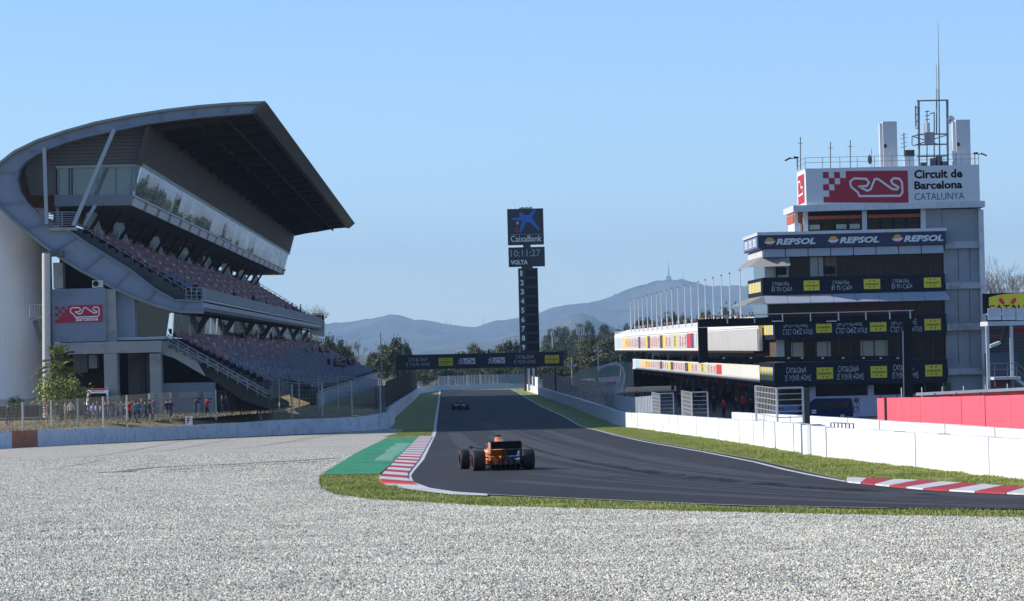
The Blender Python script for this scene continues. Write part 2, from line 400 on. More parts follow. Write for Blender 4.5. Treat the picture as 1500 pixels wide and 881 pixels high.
kerb('kerb', [(1240, 704.8), (1285, 707.3), (1325, 708.3), (1362, 710.5), (1410, 713.7), (1465, 718), (1500, 720.5), (1700, 731), (1800, 736)], [(1241, 709.5), (1285, 714), (1320, 717.5), (1350, 720.3), (1400, 723.2), (1450, 726), (1500, 728), (1700, 737), (1800, 742)], 14,
     lambda i: linewhite if i % 2 == 0 or i < 1 else kerbred, 'short red and white kerb at the right edge below the white wall')
# skid marks (rubber laid on the road)
skid = mat('rubber_mark', (.031, .031, .0345), .8, var=.2, vs=1)
lightm = mat('polished_line', (.043, .043, .0475), .7, var=.2, vs=1)
def curve_px(pts, n=6):
    out = []
    for i in range(len(pts)-1):
        p0 = pts[max(i-1, 0)]; p1 = pts[i]; p2 = pts[i+1]; p3 = pts[min(i+2, len(pts)-1)]
        for k in range(n):
            t = k/n
            out.append(tuple(.5*((2*b)+(c-a)*t+(2*a-5*b+4*c-d)*t*t+(-a+3*b-3*c+d)*t**3) for a, b, c, d in zip(p0, p1, p2, p3)))
    out.append(pts[-1]); return out
for pts, ww, mm in [([(1500, 744), (1300, 735), (1100, 724), (900, 708), (780, 696)], .5, skid), ([(1500, 737), (1300, 729), (1100, 717), (950, 704), (820, 690)], .3, skid),
                    ([(1500, 740), (1300, 732.5), (1100, 720.5), (900, 704)], .22, lightm), ([(1100, 700), (960, 684), (860, 665), (790, 645), (745, 628)], .45, skid),
                    ([(1000, 676), (900, 662), (820, 645), (770, 628)], .3, skid)]:
    strip('rubber_mark', curve_px(pts), ww, mm, .044)
# raised infield on the left, behind the wall
wl0, wl1 = G(-30, 659), G(567, 628.5)
INZ = 2.15
inf = mat('dry_grass_bank', (.3, .23, .11), .95, var=.25, vs=1.2, wear=(.13, .13, .05), ws=1)
b = MB()
wallp = [(G(*p), at(p[0], t_, G(*p).y).z) for p, t_ in (((-60, 661), 634.5), ((0, 657.5), 631.5), ((130, 650.5), 627.5), ((265, 643.6), 624.3), ((400, 638), 616), ((530, 632), 610.5), ((567, 628.5), 604.5))]
rows_ = [[(p.x-.45, p.y+.1, zt-.28) for p, zt in wallp], [(p.x-7, p.y+1, max(zt-.25, INZ-.1)) for p, zt in wallp], [(-170, p.y+2, INZ) for p, zt in wallp]]
rows_ = [[(r[0][0]-(6 if r is rows_[0] else 0), r[0][1]-60, r[0][2])]+r for r in rows_]
n_ = len(rows_[0])
for r0_, r1_ in zip(rows_, rows_[1:]):
    for i in range(n_-1): b.poly([r0_[i], r0_[i+1], r1_[i+1], r1_[i]])
for i in range(n_-1):
    p, q = rows_[0][i], rows_[0][i+1]; b.poly([p, q, (q[0], q[1], -2), (p[0], p[1], -2)])
e = rows_[0][-1]; b.poly([e, (-6.7, 720, .9), (-16, 720, .9), rows_[1][-1]]); b.poly([rows_[1][-1], (-16, 720, .9), (-170, 720, .9), rows_[2][-1]])
b.build('infield_bank', inf, kind='structure')
b = MB(); b.slab([(-120, 288, INZ+.03), (-27, 288, INZ+.03), (-27, 300, INZ+.03), (-120, 330, INZ+.03)], (0, 0, -.1)).build('service_road', pitasph, kind='structure')
sheet('pit_lane', [(16.5, 150), (19.5, 150), (19.5, 95), (60, 95), (140, 200), (140, 640), (16.5, 640)], .03, pitasph, extra=range(140, 250, 30))
furm = mat('disturbed_gravel', (.2, .18, .15), .95, var=.35, vs=6, wear=(.36, .33, .28), ws=4, bump=.6, bs=14)
strip('gravel_furrow', curve_px([(160, 694.5), (178, 693), (205, 689), (245, 686), (330, 682.5), (430, 677), (492, 673)]), .5, furm, .058)
strip('gravel_furrow', [(163, 694.5), (178, 693.2)], 1.3, furm, .06)
strip('gravel_furrow', curve_px([(240, 691), (300, 687), (400, 682), (480, 677)]), .25, furm, .058)
for x_, y_, l_ in ((110, 672, 160), (215, 664, 120), (330, 660, 170), (395, 652, 110), (60, 690, 90)): strip('gravel_furrow', curve_px([(x_, y_), (x_+l_*.4, y_-l_*.045), (x_+l_, y_-l_*.16)]), .09, furm, .056)
softl = mat('sun_bleached_line', (.0385, .0385, .0425), .85, var=.25, vs=.5)
softd = mat('rubbered_line', (.0352, .0352, .039), .85, var=.2, vs=.5)
for pts, ww, mm in [([(1500, 746), (1300, 740), (1100, 731), (900, 719), (740, 706)], .7, softl), ([(1500, 733), (1280, 722), (1080, 708), (920, 690), (800, 668), (720, 640)], .9, softl),
                    ([(1350, 731), (1150, 714), (980, 695), (850, 672), (760, 645), (710, 620)], 1.4, softd), ([(1150, 703), (1000, 682), (880, 657), (800, 632)], .8, softl), ([(900, 700), (800, 685), (700, 662), (665, 635)], 1.1, softd)]:
    strip('rubber_mark', curve_px(pts), ww, mm, .0425)
steel_s = mat('stand_rail_steel', (.27, .29, .32), .5, metal=.2)
# ================================================================ GRANDSTAND
D0, D1, BAY = 294.0, 575.0, 13.4
def N(px, py, d=D0): p = at(px, py, d); return (p.x, p.z)
outer = [N(*p) for p in [(389, 152), (340, 154), (290, 158), (240, 164), (190, 172), (140, 182), (95, 194.5), (55, 208), (22, 224), (-2, 243), (-14, 263), (-12, 284), (2, 304), (20, 321), (38, 336), (62, 356), (90, 377), (120, 395.5), (137, 404), (165, 419.5), (197, 434), (230, 446.5), (264, 455), (297, 456)]]
inner = [N(*p) for p in [(373, 163), (330, 166.5), (290, 170), (255, 174), (218, 179), (170, 189), (127, 198), (95, 206.5), (71, 216), (50, 225.5), (36, 235), (26, 247), (22.5, 263), (27, 282), (38, 299), (56, 315.5), (78, 332), (102, 341), (127, 358), (153, 374), (189, 396), (225, 424), (255, 441), (296, 443)]]
gs = thing('grandstand', (-30, D0+8, INZ), 'large two-tier grandstand with a curved grey end frame and dark cantilever roof', 'grandstand')
def band(i0, i1): return outer[i0:i1+1]+inner[i0:i1+1][::-1]
b = MB()
for i in range(len(outer)-1):
    b.prism([outer[i], outer[i+1], inner[i+1], inner[i]], D0+.45, D0+.9)
b.build('end_frame', bluegrey, gs)
def flange(curve, name, dep, th, m, y0, sgn):
    b = MB()
    for i in range(len(curve)-1):
        p, q = Vector(curve[i]), Vector(curve[i+1]); d = (q-p).normalized(); n = Vector((-d.y, d.x))*sgn*th
        b.prism([tuple(p), tuple(q), tuple(q+n), tuple(p+n)], y0, y0+dep, caps=True)
    return b.build(name, m, gs)
flange(outer, 'outer_flange', 1.2, .22, mat('roof_edge', (.22, .22, .22), .5, var=.1, vs=.5), D0-.15, -1)
flange(inner, 'inner_flange', 1.6, .16, bluegrey_d, D0-.05, 1)
# stiffener ribs across the frame, evenly spaced along it
def along(curve, t):
    L = [0]
    for a, c in zip(curve, curve[1:]): L.append(L[-1]+(Vector(c)-Vector(a)).length)
    s = t*L[-1]
    for i in range(len(curve)-1):
        if s <= L[i+1]+1e-6: return Vector(curve[i]).lerp(Vector(curve[i+1]), (s-L[i])/(L[i+1]-L[i]))
    return Vector(curve[-1])
for k in range(1, 16):
    t = k/15.6; po = along(outer, t); pi_ = along(inner, t)
    MB().beam((po.x, D0+.36, po.y), (pi_.x, D0+.36, pi_.y), .22, .16, up=(0, 1, 0)).build('stiffener', bluegrey_d, gs)
# long shells behind the frame
b = MB()
for i in range(0, 11): b.prism([outer[i], outer[i+1], inner[i+1], inner[i]], D0+.95, D1, caps=(True))
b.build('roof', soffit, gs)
b = MB()
for i in range(15, len(outer)-1): b.prism([outer[i], outer[i+1], inner[i+1], inner[i]], D0+.95, D1)
b.build('upper_tier_slab', concrete_d, gs)
# front fascia of the roof
f0, f1 = outer[0], inner[0]
MB().prism([(f0[0]+.12, f0[1]+.05), (f1[0]+.12, f1[1]-.12), (f1[0]-.35, f1[1]-.12), (f0[0]-.3, f0[1]+.12)], D0-.2, D1+.3).build('roof_fascia', mat('fascia_grey', (.07, .06, .055), .5, var=.1, vs=.4), gs)
# roof ribs under the soffit
nb = int((D1-D0)/BAY)
rb = [N(373, 163), N(330, 167), N(290, 170), N(255, 174), N(220, 184), N(226, 193), N(255, 187), N(300, 180), N(340, 172.5)]
rib0 = None
for k in range(nb+1):
    y = D0+2+k*BAY
    if rib0 is None: rib0 = MB().prism(rb, y, y+.5).build('roof_rib', soffit, gs)
    else:
        o = rib0.copy(); C.objects.link(o); o.parent = gs; o.location = rib0.location+Vector((0, k*BAY, 0))
for (px, py) in [(330, 170), (285, 174)]:
    x, z = N(px, py); MB().box(x-.1, x+.1, D0+2, D1-4, z-.3, z-.1).build('purlin', soffit, gs)
# louvred wall above the press box: solid back plus horizontal slats
lt, lb = N(218, 181), N(203, 240)
MB().prism([lt, lb, (lb[0]-.3, lb[1]), (lt[0]-.3, lt[1])], D0+1.2, D1-1).build('louvre_backing', darksteel, gs)
b = MB()
for k in range(26):
    t = (k+.3)/26; x = lt[0]+(lb[0]-lt[0])*t; z = lt[1]+(lb[1]-lt[1])*t
    b.box(x-.02, x+.11, D0+1.2, D1-1, z-.05, z+.03)
b.build('louvre_slats', louvre_m, gs, kind='stuff')
# press box
EY = D0+3
endw = [N(*p) for p in [(218, 179), (170, 189), (127, 198), (95, 206.5), (71, 216), (50, 225), (36, 235), (30, 247), (35, 270), (38, 284), (76, 284), (76, 240), (203, 240)]]
MB().prism(endw, EY, EY+.3).build('end_wall', mat('end_wall_panel', (.10, .10, .105), .6, var=.1, vs=.5), gs)
b = MB()
for k in range(9):
    z = N(140, 196+k*5.2)[1]; x0 = N(60 if k > 3 else 135-k*18, 200)[0]; x1 = N(214-k*1.4, 200)[0]
    b.box(x0, x1, EY-.04, EY, z-.04, z+.02)
b.build('panel_seams', darksteel, gs, kind='stuff')
fl = [N(75, 284), N(191, 284), N(188, 299), N(75, 301)]
MB().prism(fl, EY-.6, D1-1).build('press_box_floor', mat('floor_edge', (.16, .185, .22), .6, var=.08), gs)
gt, gb_ = N(203, 240), N(191.2, 284)
pb = MB().prism([N(78, 242), N(200, 242), N(188, 284), N(78, 284)], EY+2.2, EY+2.5).build('press_box_partition', mat('partition', (.3, .36, .38), .7), gs)
ew = MB().prism([N(78, 241), (gt[0]-.1, gt[1]-.1), (gb_[0]-.1, gb_[1]), N(78, 284)], EY, EY+.06).build('end_glazing', mat('clear_glass', (.55, .68, .7), .05, trans=.85, spec=.5), gs)
for px in (80, 96, 100, 137, 165, 186, 193):
    p0, p1 = N(px+(3 if px > 180 else 0), 241), N(px, 284)
    MB().beam((p0[0], EY-.05, p0[1]), (p1[0], EY-.05, p1[1]), .12).build('mullion', bluegrey_d if px not in (96, 100) else darksteel, ew)
MB().beam((N(76, 240)[0], EY-.1, gt[1]+.02), (gt[0], EY-.1, gt[1]+.02), .22).build('glazing_head', mat('rail_grey', (.3, .31, .32), .5), gs)
for cx in (178, 186):   # office chairs seen through the glass
    x, z = N(cx, 283.2); MB().box(x-.22, x+.22, EY+1, EY+1.4, z+.42, z+.5).box(x+.15, x+.22, EY+1, EY+1.4, z+.5, z+1).tube((x, EY+1.2, z), (x, EY+1.2, z+.42), .04).build('office_chair', black, gs)
# tilted mirror glazing towards the track, one pane per bay
pane0 = None
for k in range(42):
    y = EY+.2+k*BAY/2
    if y+BAY/2 > D1-1: break
    if pane0 is None:
        pane0 = MB().prism([gt, gb_, (gb_[0]-.08, gb_[1]), (gt[0]-.08, gt[1])], y, y+BAY/2-.06).build('window_pane', glass_m, gs)
    else:
        o = pane0.copy(); C.objects.link(o); o.parent = gs; o.location = pane0.location+Vector((0, k*BAY/2, 0)); o.rotation_euler = (0, rnd.uniform(-.003, .003), rnd.uniform(-.004, .004))
MB().beam((gt[0], EY, gt[1]+.05), (gt[0], D1-.9, gt[1]+.05), .25).build('glazing_rail', mat('rail_light', (.4, .41, .43), .4), gs)
MB().beam((gb_[0]+.05, EY-.5, gb_[1]-.1), (gb_[0]+.05, D1-.9, gb_[1]-.1), .2).build('glazing_rail', MATS['rail_grey'], gs)
e0, e1 = N(190, 288), N(186, 299)
sp0 = None
for k in range(nb+1):
    y = EY+k*BAY
    if y+BAY > D1: break
    if sp0 is None: sp0 = MB().prism([(e0[0]+.15, e0[1]), (e1[0]+.15, e1[1]), (e1[0]-.05, e1[1]), (e0[0]-.05, e0[1])], y, y+BAY-3).build('edge_panel', mat('edge_panel', (.55, .58, .62), .4), gs)
    else:
        o = sp0.copy(); C.objects.link(o); o.parent = gs; o.location = sp0.location+Vector((0, k*BAY, 0))
# raking columns behind the upper seats, dark rear screen, hanging curtains
rk = None
for k in range(nb):
    y = D0+4+k*BAY
    if rk is None: rk = MB().beam((N(122, 340)[0], y, N(122, 340)[1]), (N(150, 296)[0], y, N(150, 296)[1]), .35, .3).build('raking_column', soffit, gs)
    else:
        o = rk.copy(); C.objects.link(o); o.parent = gs; o.location = rk.location+Vector((0, k*BAY, 0))
bb, tt = N(60, 340), N(66, 296)
for y0, y1 in [(D0+6, 298), (303, 320), (331, 359), (372, 399), (412, 438), (451, 475), (488, 514), (527, 552), (563, D1-1)]:
    if y1 > y0: MB().prism([bb, tt, (tt[0]-.2, tt[1]), (bb[0]-.2, bb[1])], y0, y1).build('rear_screen', soffit, gs)
curt = bpy.data.materials.new('translucent_curtain'); curt.use_nodes = True; _n = curt.node_tree; _n.nodes.clear()
_o = _n.nodes.new('ShaderNodeOutputMaterial'); _t = _n.nodes.new('ShaderNodeBsdfTranslucent'); _d = _n.nodes.new('ShaderNodeBsdfDiffuse'); _m = _n.nodes.new('ShaderNodeMixShader')
_t.inputs[0].default_value = (.75, .8, .8, 1); _d.inputs[0].default_value = (.6, .65, .65, 1)
_n.links.new(_t.outputs[0], _m.inputs[1]); _n.links.new(_d.outputs[0], _m.inputs[2]); _n.links.new(_m.outputs[0], _o.inputs[0])
for y in (300, 325, 365, 405, 444, 481, 520, 556):
    x, z0 = N(124, 341); z1 = N(122, 306)[1]; b = MB(); n = 18
    L = [(x-.75+i*1.5/n, y+.18*math.sin(i*2.1)+i*.12) for i in range(n+1)]
    vs = [(a, c, z0) for a, c in L]+[(x-.1+(a-x)*.45, c, z1) for a, c in L]
    b.add(vs, [(i, i+1, n+2+i, n+1+i) for i in range(n)]).build('curtain', curt, gs)
# two struts at the near end and the vertical post
def pxbeam(a, b_, w_, h_, m, name='strut', y=D0-.3, par=gs):
    p, q = N(*a), N(*b_); return MB().beam((p[0], y, p[1]), (q[0], y, q[1]), w_, h_).build(name, m, par)
strm = mat('strut_paint', (.3, .34, .4), .45, metal=.2, var=.06)
pxbeam((168, 190), (108, 331), .33, .33, strm); pxbeam((65.5, 217), (69, 329), .3, .3, strm)
pxbeam((135, 299), (118, 330), .3, .3, strm, y=D0+2.5); pxbeam((78, 300), (80, 333), .3, .3, bluegrey_d, y=D0+3)
# landing rail
for k in range(7):
    a = N(58, 311.5+k*3.2); c = N(112, 311+k*3.2)
    MB().tube((a[0], D0-.1, a[1]), (c[0], D0-.1, c[1]), .035 if k else .05, n=5).build('hand_rail', steel_s, gs)
pxbeam((91, 311), (91.5, 332), .08, .08, steel_s, 'rail_post', D0-.1)
MB().box(N(72, 333)[0], N(112, 333)[0], D0-.1, D0+8, N(90, 338)[1], N(90, 333.5)[1]).build('landing', concrete, gs)
# ---- upper tier steps + seats
seatm = [mat('seat_maroon', (.2, .036, .045), .7), mat('seat_pale', (.34, .27, .3), .7), mat('seat_blue', (.03, .045, .11), .7), mat('seat_plum', (.085, .024, .035), .7)]
allseats = []
def pick(k, i): return 1 if (i*7+k*4) % 13 == 0 or rnd.random() < .03 else (0 if (k+i//9) % 2 else 3)
def tier(pa, pb_, rows, y0, y1, name, colors, ylim=None):
    (xa, za), (xb, zb) = pa, pb_; dx = (xb-xa)/rows; dz = (za-zb)/rows; b = MB(); prof = []
    for k in range(rows):
        prof += [(xa+k*dx, za-k*dz), (xa+(k+1)*dx, za-k*dz)]
    low = [(xb, zb-1.0), (xa, za-1.2)]
    b.prism(prof+[(xb, zb)]+low, y0, y1).build(name, mat('terrace_step', (.06, .06, .062), .9, var=.2, vs=.5), gs)
    for k in range(rows):
        n = int((y1-y0-1)/.62)
        for i in range(n):
            if i % 44 in (20, 21): continue
            allseats.append((xa+(k+.42)*dx, y0+.6+i*.62, za-k*dz, colors(k, i//5)))
tier(N(106, 335.5), N(287, 441), 15, D0+1.0, D1-1, 'upper_terrace', lambda k, i: (2 if (k > 10 and i < 8) else pick(k, i)))
tier(N(243, 496), N(392, 570), 15, D0+3, D1+30, 'lower_terrace', lambda k, i: ((1 if rnd.random() < .1 else 3 if rnd.random() < .22 else 2) if k > 8 else pick(k, i)))
xa, za = N(392, 570)
tier((xa, za), (-12.9, 3.0), 4, 335, D1+40, 'front_terrace', lambda k, i: 2)
def seatgeo(b, x, y, z, m=0):
    b.box(x-.2, x+.2, y, y+.5, z+.36, z+.44, m); b.slab([(x-.22, y, z+.44), (x-.34, y, z+.86), (x-.34, y+.5, z+.86), (x-.22, y+.5, z+.44)], (.05, 0, 0), m)
sp = []
for k in range(4):
    b = MB(); seatgeo(b, 0, 0, 0); o = b.build('seat', seatm[k]); me = o.data; off = o.location.copy(); bpy.data.objects.remove(o); sp.append((me, off))
near = sorted(allseats, key=lambda s: s[1])[:300]; rest = sorted(allseats, key=lambda s: s[1])[300:]
for x, y, z, k in near:
    o = bpy.data.objects.new('seat', sp[k][0]); C.objects.link(o); o.parent = gs; o.location = Vector((x, y, z))+sp[k][1]-WP[gs.name]
b = MB()
for x, y, z, k in rest: seatgeo(b, x, y, z, k)
b.build('seat_rows', seatm, gs, kind='stuff')
# ---- balcony front of the upper tier
p1, p2, p3, p4 = N(297, 421.5), N(297.5, 437.5), N(296.5, 443.5), N(295, 452.5)
MB().prism([p1, p2, (p2[0]-.25, p2[1]), (p1[0]-.25, p1[1])], D0+.9, D1).build('balcony_parapet', mat('parapet_grey', (.10, .125, .15), .6, var=.12, vs=.5), gs)
MB().prism([(p3[0]+.15, p3[1]+.3), (p3[0]+.15, p3[1]+.12), (p3[0]-.2, p3[1]+.12), (p3[0]-.2, p3[1]+.3)], D0+.7, D1).build('parapet_moulding', mat('moulding', (.33, .35, .37), .6, var=.1), gs)
bp0 = None
for k in range(int((D1-D0)/6.7)):
    y = D0+.6+k*6.7
    if bp0 is None: bp0 = MB().prism([(p3[0]+.1, p3[1]-.02), (p4[0]+.05, p4[1]), (p4[0]-.15, p4[1]), (p3[0]-.15, p3[1]-.02)], y, y+6.55).build('fascia_panel', mat('fascia_panel', (.4, .43, .48), .45, var=.12, vs=.4), gs)
    else:
        o = bp0.copy(); C.objects.link(o); o.parent = gs; o.location = bp0.location+Vector((0, k*6.7, 0))
px0, pz0 = N(255, 441)
# curved near nose of the balcony + corner railing
for k in range(4):
    a, c = N(272, 421.5+k*5.5), N(297, 421.5+k*5.5); MB().tube((a[0], D0+.3, a[1]), (c[0], D0+.3, c[1]), .03, n=5).build('corner_rail', steel_s, gs)
for px in (272, 280, 288, 297):
    pxbeam((px, 421), (px+.3, 441), .06, .06, steel_s, 'rail_post', D0+.3)
# upper-tier stair rail running down near edge
for k in range(9):
    q0 = (118+k*18.5, 331+k*11.2); q1 = (118.2+k*18.5, 346+k*11.2)
    pxbeam(q0, q1, .05, .05, steel_s, 'rail_post', D0+1.2)
a, c = N(114, 329), N(272, 425); MB().tube((a[0], D0+1.2, a[1]), (c[0], D0+1.2, c[1]), .035, n=5).build('hand_rail', steel_s, gs)
# far railing seen against the sky
fr0 = at(372, 410, D1-1.5); fr1 = at(452, 457, D1-1.5)
fa, fb = N(112, 320), N(290, 428)
for k in range(12):
    t = k/11; x = fa[0]+(fb[0]-fa[0])*t; z = fa[1]+(fb[1]-fa[1])*t
    MB().tube((x, D1-.7, z-1.2), (x, D1-.7, z+.1), .05, n=5).build('rail_post', steel_s, gs)
MB().tube((fa[0], D1-.7, fa[1]), (fb[0], D1-.7, fb[1]), .05, n=5).build('hand_rail', steel_s, gs)
MB().tube((fa[0], D1-.7, fa[1]-.55), (fb[0], D1-.7, fb[1]-.55), .035, n=5).build('hand_rail', steel_s, gs)
# glazed end box of the balcony at the far end
q = [at(456, 465, 577), at(475, 470, 577), at(475, 494, 577), at(456, 490, 577)]
MB().slab(q, (0, 3, 0)).build('far_end_box', mat('box_panel', (.42, .44, .42), .3, var=.2, vs=.8), gs)
MB().box(q[0].x-.3, q[0].x, 576, 579, q[3].z-1.2, q[0].z+.2).build('far_end_post', strm, gs)
# ---- glass wall beneath the balcony, with raking columns
g1, g2 = N(251, 457), N(249, 494)
k = 0; y = D0+3
glp = mat('reflection_mottled_glass', (.5, .53, .53), .08, metal=.8, var=.6, vs=.5, stretch=(1, .5, 2))  # broken bright reflections painted in as a mottled tint
gp0 = None; cp0 = None
while y+8.8 < D1-10:
    if gp0 is None:
        gp0 = MB().prism([g1, g2, (g2[0]-.1, g2[1]), (g1[0]-.1, g1[1])], y, y+8.8).build('glass_panel', glp, gs)
    else:
        o = gp0.copy(); C.objects.link(o); o.parent = gs; o.location = gp0.location+Vector((0, y-D0-3, 0)); o.rotation_euler = (0, rnd.uniform(-.01, .01), rnd.uniform(-.012, .012))
    y += 9.4
for y in (327, 367, 405, 445, 486, 528, 566): MB().beam((g1[0]+.75, y, g1[1]), (g2[0]-.6, y, g2[1]-.2), 1.0, .55).build('raking_pier', darksteel, gs)
MB().prism([N(253, 455.5), N(200, 440), N(196, 446), N(252, 458)], D0+2, D1).build('balcony_soffit', soffit, gs)
# dark triangular glazing at the near end
tri = [N(*p) for p in [(197, 436), (230, 448), (262, 456.5), (246, 459), (241, 493), (198, 493)]]
MB().prism(tri, D0+1.6, D0+1.8).build('end_window', mat('smoked_glass', (.02, .032, .036), .1, spec=.5, var=.5, vs=.25), gs)
for px in (197.5,): pxbeam((px, 435), (px+.3, 494), .16, .16, steel_s, 'window_frame', D0+1.5)
MB().box(N(170, 500)[0], N(241, 500)[0], D0+.5, D0+3, N(200, 498)[1], N(200, 494)[1]).build('window_sill', mat('sill_light', (.45, .48, .5), .6), gs)
# ---- metal panelled blocks with the circuit sign
def pbox(x0, x1, y0, y1, d0, d1, m, name, par=gs):
    a = at((x0), (y0+y1)/2, d0); c = at((x1), (y0+y1)/2, d0); t = at((x0+x1)/2, y0, d0).z; u = at((x0+x1)/2, y1, d0).z
    return MB().box(a.x, c.x, d0, d1, u, t).build(name, m, par)
pbox(76, 155, 423, 501, D0-.5, D0+6, bluegrey, 'sign_block')
pbox(168, 198, 424, 495, D0+.9, D0+6, bluegrey, 'side_block')
b = MB()
for k in range(20):
    z = N(115, 427+k*3.7)[1]; b.box(N(76.5, 460)[0], N(154.5, 460)[0], D0-.53, D0-.5, z-.02, z+.02)
b.build('corrugation', bluegrey_d, gs, kind='stuff')
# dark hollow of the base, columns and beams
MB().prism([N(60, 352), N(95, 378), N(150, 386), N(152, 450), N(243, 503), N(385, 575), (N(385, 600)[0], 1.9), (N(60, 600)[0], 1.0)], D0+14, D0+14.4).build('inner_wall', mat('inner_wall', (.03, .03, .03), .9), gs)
MB().box(N(-20, 500)[0], N(60, 500)[0], D0+9, D0+9.4, INZ, N(20, 340)[1]).build('inner_wall', concrete_d, gs)
pbox(78, 236, 501, 518, D0-.8, D0+2, concrete, 'concrete_beam')
pbox(154, 170, 424, 501, D0-.2, D0+2, concrete, 'column')
pbox(153, 172, 518.3, 612, D0-.9, D0+1.5, concrete, 'column')
pbox(220, 236, 518.3, 610, D0-.6, D0+2, concrete, 'column')
pbox(78, 92, 385, 423, D0+1, D0+3, concrete, 'column')
pbox(93, 155, 520, 610, D0+7, D0+7.3, soffit, 'recess_wall')
pbox(107, 128, 520, 546, D0+5, D0+7, concrete_d, 'duct'); pbox(130, 142, 520, 540, D0+5, D0+7, greypanel, 'duct')
for cx, ww in ((193, 1.0), (211, .8)):
    x, z = N(cx, 600); MB().tube((x, D0+8, INZ), (x, D0+8, N(cx, 515)[1]), ww, n=14).build('column', concrete_d, gs, smooth=False)
p, q = N(70, 372), N(71, 612)
MB().tube((p[0], D0-1.2, p[1]), (q[0], D0-1.2, INZ), .36, n=14).build('round_column', mat('pale_column', (.5, .49, .46), .6, var=.08), gs)
MB().box(N(62, 360)[0], N(93, 360)[0], D0-.6, D0+1, N(75, 376)[1], N(75, 368)[1]).build('column_head', concrete_d, gs)
ac = pbox(135, 151, 411, 421.5, D0-.3, D0+.6, mat('ac_white', (.55, .55, .52), .5), 'air_conditioner')
x, z = N(141, 416); MB().tube((x, D0-.36, z), (x, D0-.3, z), .24, n=14).build('fan_grille', black, ac)
# sloped concrete wing under the lower tier + stepped stair with rail
wing = [N(*p) for p in [(171, 500), (243, 500), (262, 510), (284, 522), (301, 552), (255, 525), (236, 519), (171, 506)]]
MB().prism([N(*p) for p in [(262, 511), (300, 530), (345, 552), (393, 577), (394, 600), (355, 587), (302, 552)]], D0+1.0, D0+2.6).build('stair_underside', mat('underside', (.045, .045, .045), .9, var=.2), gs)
MB().prism(wing, D0+.4, D0+2.4).build('stair_wing', concrete, gs)
for k in range(13):
    x0, z0 = N(246+k*11.4, 505+k*5.6); MB().box(x0, x0+.75, D0+.2, D0+2.9, z0-.3, z0).build('stair_step', concrete_d, gs)
for k in range(10):
    px, py = 246+k*14.5, 490+k*8.2; pxbeam((px, py), (px+.3, py+16), .06, .06, steel_s, 'rail_post', D0+.2)
for o_ in (0, 5, 10):
    a, c = N(243, 489+o_), N(392, 573+o_); MB().tube((a[0], D0+.2, a[1]), (c[0], D0+.2, c[1]), .04, n=5).build('hand_rail', steel_s, gs)
# sloping aisle rails in the lower tiers
for y in [D0+8+i*9.4 for i in range(24)]:
    a, c = N(300, 512), N(392, 562)
    b = MB(); b.tube((a[0], y, a[1]+.3), (c[0], y, c[1]+.3), .07, n=4)
    for k in range(5):
        t = k/4; x = a[0]+(c[0]-a[0])*t; z = a[1]+(c[1]-a[1])*t; b.tube((x, y, z-1), (x, y, z+.3), .055, n=4)
    b.build('aisle_rail', steel_s, gs)
# blue-grey low wall and door at the base
pbox(236, 316, 561, 612, D0+1.2, D0+12, mat('base_panel', (.16, .2, .25), .6, var=.05, vs=.3), 'base_block')
pbox(298, 314, 574, 612, D0+.95, D0+1.15, mat('door_paint', (.24, .28, .33), .5), 'service_door')
pbox(261, 290, 574, 583, D0+1.0, D0+1.15, mat('vent', (.2, .22, .24), .5), 'base_window')
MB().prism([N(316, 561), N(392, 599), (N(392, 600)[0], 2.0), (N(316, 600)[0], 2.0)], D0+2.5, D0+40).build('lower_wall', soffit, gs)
# front wall of the lower terraces
MB().box(-12.9, -12.6, 335, D1+40, zg(400)+1.3, 3.15).build('front_parapet', mat('parapet_pale', (.32, .35, .38), .7, var=.12, vs=.4), gs)
MB().box(-13.6, -13.2, 336, D1+40, zg(400)-.3, 2.4).build('front_wall', soffit, gs)
MB().tube((-12.75, 335, 3.3), (-12.75, D1+40, 3.3), .06, n=5).build('hand_rail', steel_s, gs)
# ---- circuit logo sign
def logo_sign(parent, P, scale_, withtext=None):
    """P maps (u,v) in zoom pixels to a point"""
    redpoly = [(192, 805), (192, 783), (217, 783), (217, 757), (240, 757), (240, 733), (265, 733), (265, 708), (290, 708), (290, 683), (557, 679), (557, 799)]
    b = MB()
    for u0, u1, v0, v1 in [(290, 557, 680, 708), (265, 557, 708, 733), (240, 557, 733, 757), (217, 557, 757, 783), (192, 557, 783, 806)]:
        b.poly([P(u0, v0, 0), P(u1, v0-3 if v0 == 680 else v0, 0), P(u1, v1, 0), P(u0, v1, 0)])
    for u, v in [(192, 684), (240, 684), (217, 708), (192, 733)]:
        b.poly([P(u, v, 0), P(u+25, v, 0), P(u+25, v+25, 0), P(u, v+25, 0)])
    b.build('red_field', red, parent)
    tr = [(345, 741), (378, 740), (389, 726), (378, 711), (326, 709), (308, 722), (311, 742), (340, 765), (347, 780), (520, 778), (532, 765), (531, 724), (520, 710), (495, 708), (484, 718), (490, 730), (516, 744), (508, 753), (488, 751), (428, 711), (414, 712), (396, 752), (380, 759), (345, 741)]
    if withtext: tr = [(u, v-14) for u, v in tr]
    b = MB()
    for n_, q in enumerate(ribbon(tr, 8.5)): b.poly([P(x, y, .012+.003*(n_ % 2)+(.008 if len(q) == 8 else 0)) for x, y in q])
    b.build('track_outline', lettering, parent)
def PS(u, v, o=0):   # small sign at the stand
    px = 81+(u-192)/365*69; py = 448+(v-680)/125*25-(px-81)*.0244+.5
    p = at(px, py, D0-.56-o); return p
logo_sign(gs, PS, 1, True)
text('Barcelona', PS(352, 796, .03), PS(525, 794, .03)-PS(352, 796, .03), PS(352, 764, .03)-PS(352, 796, .03), lettering, gs, bold=.03)
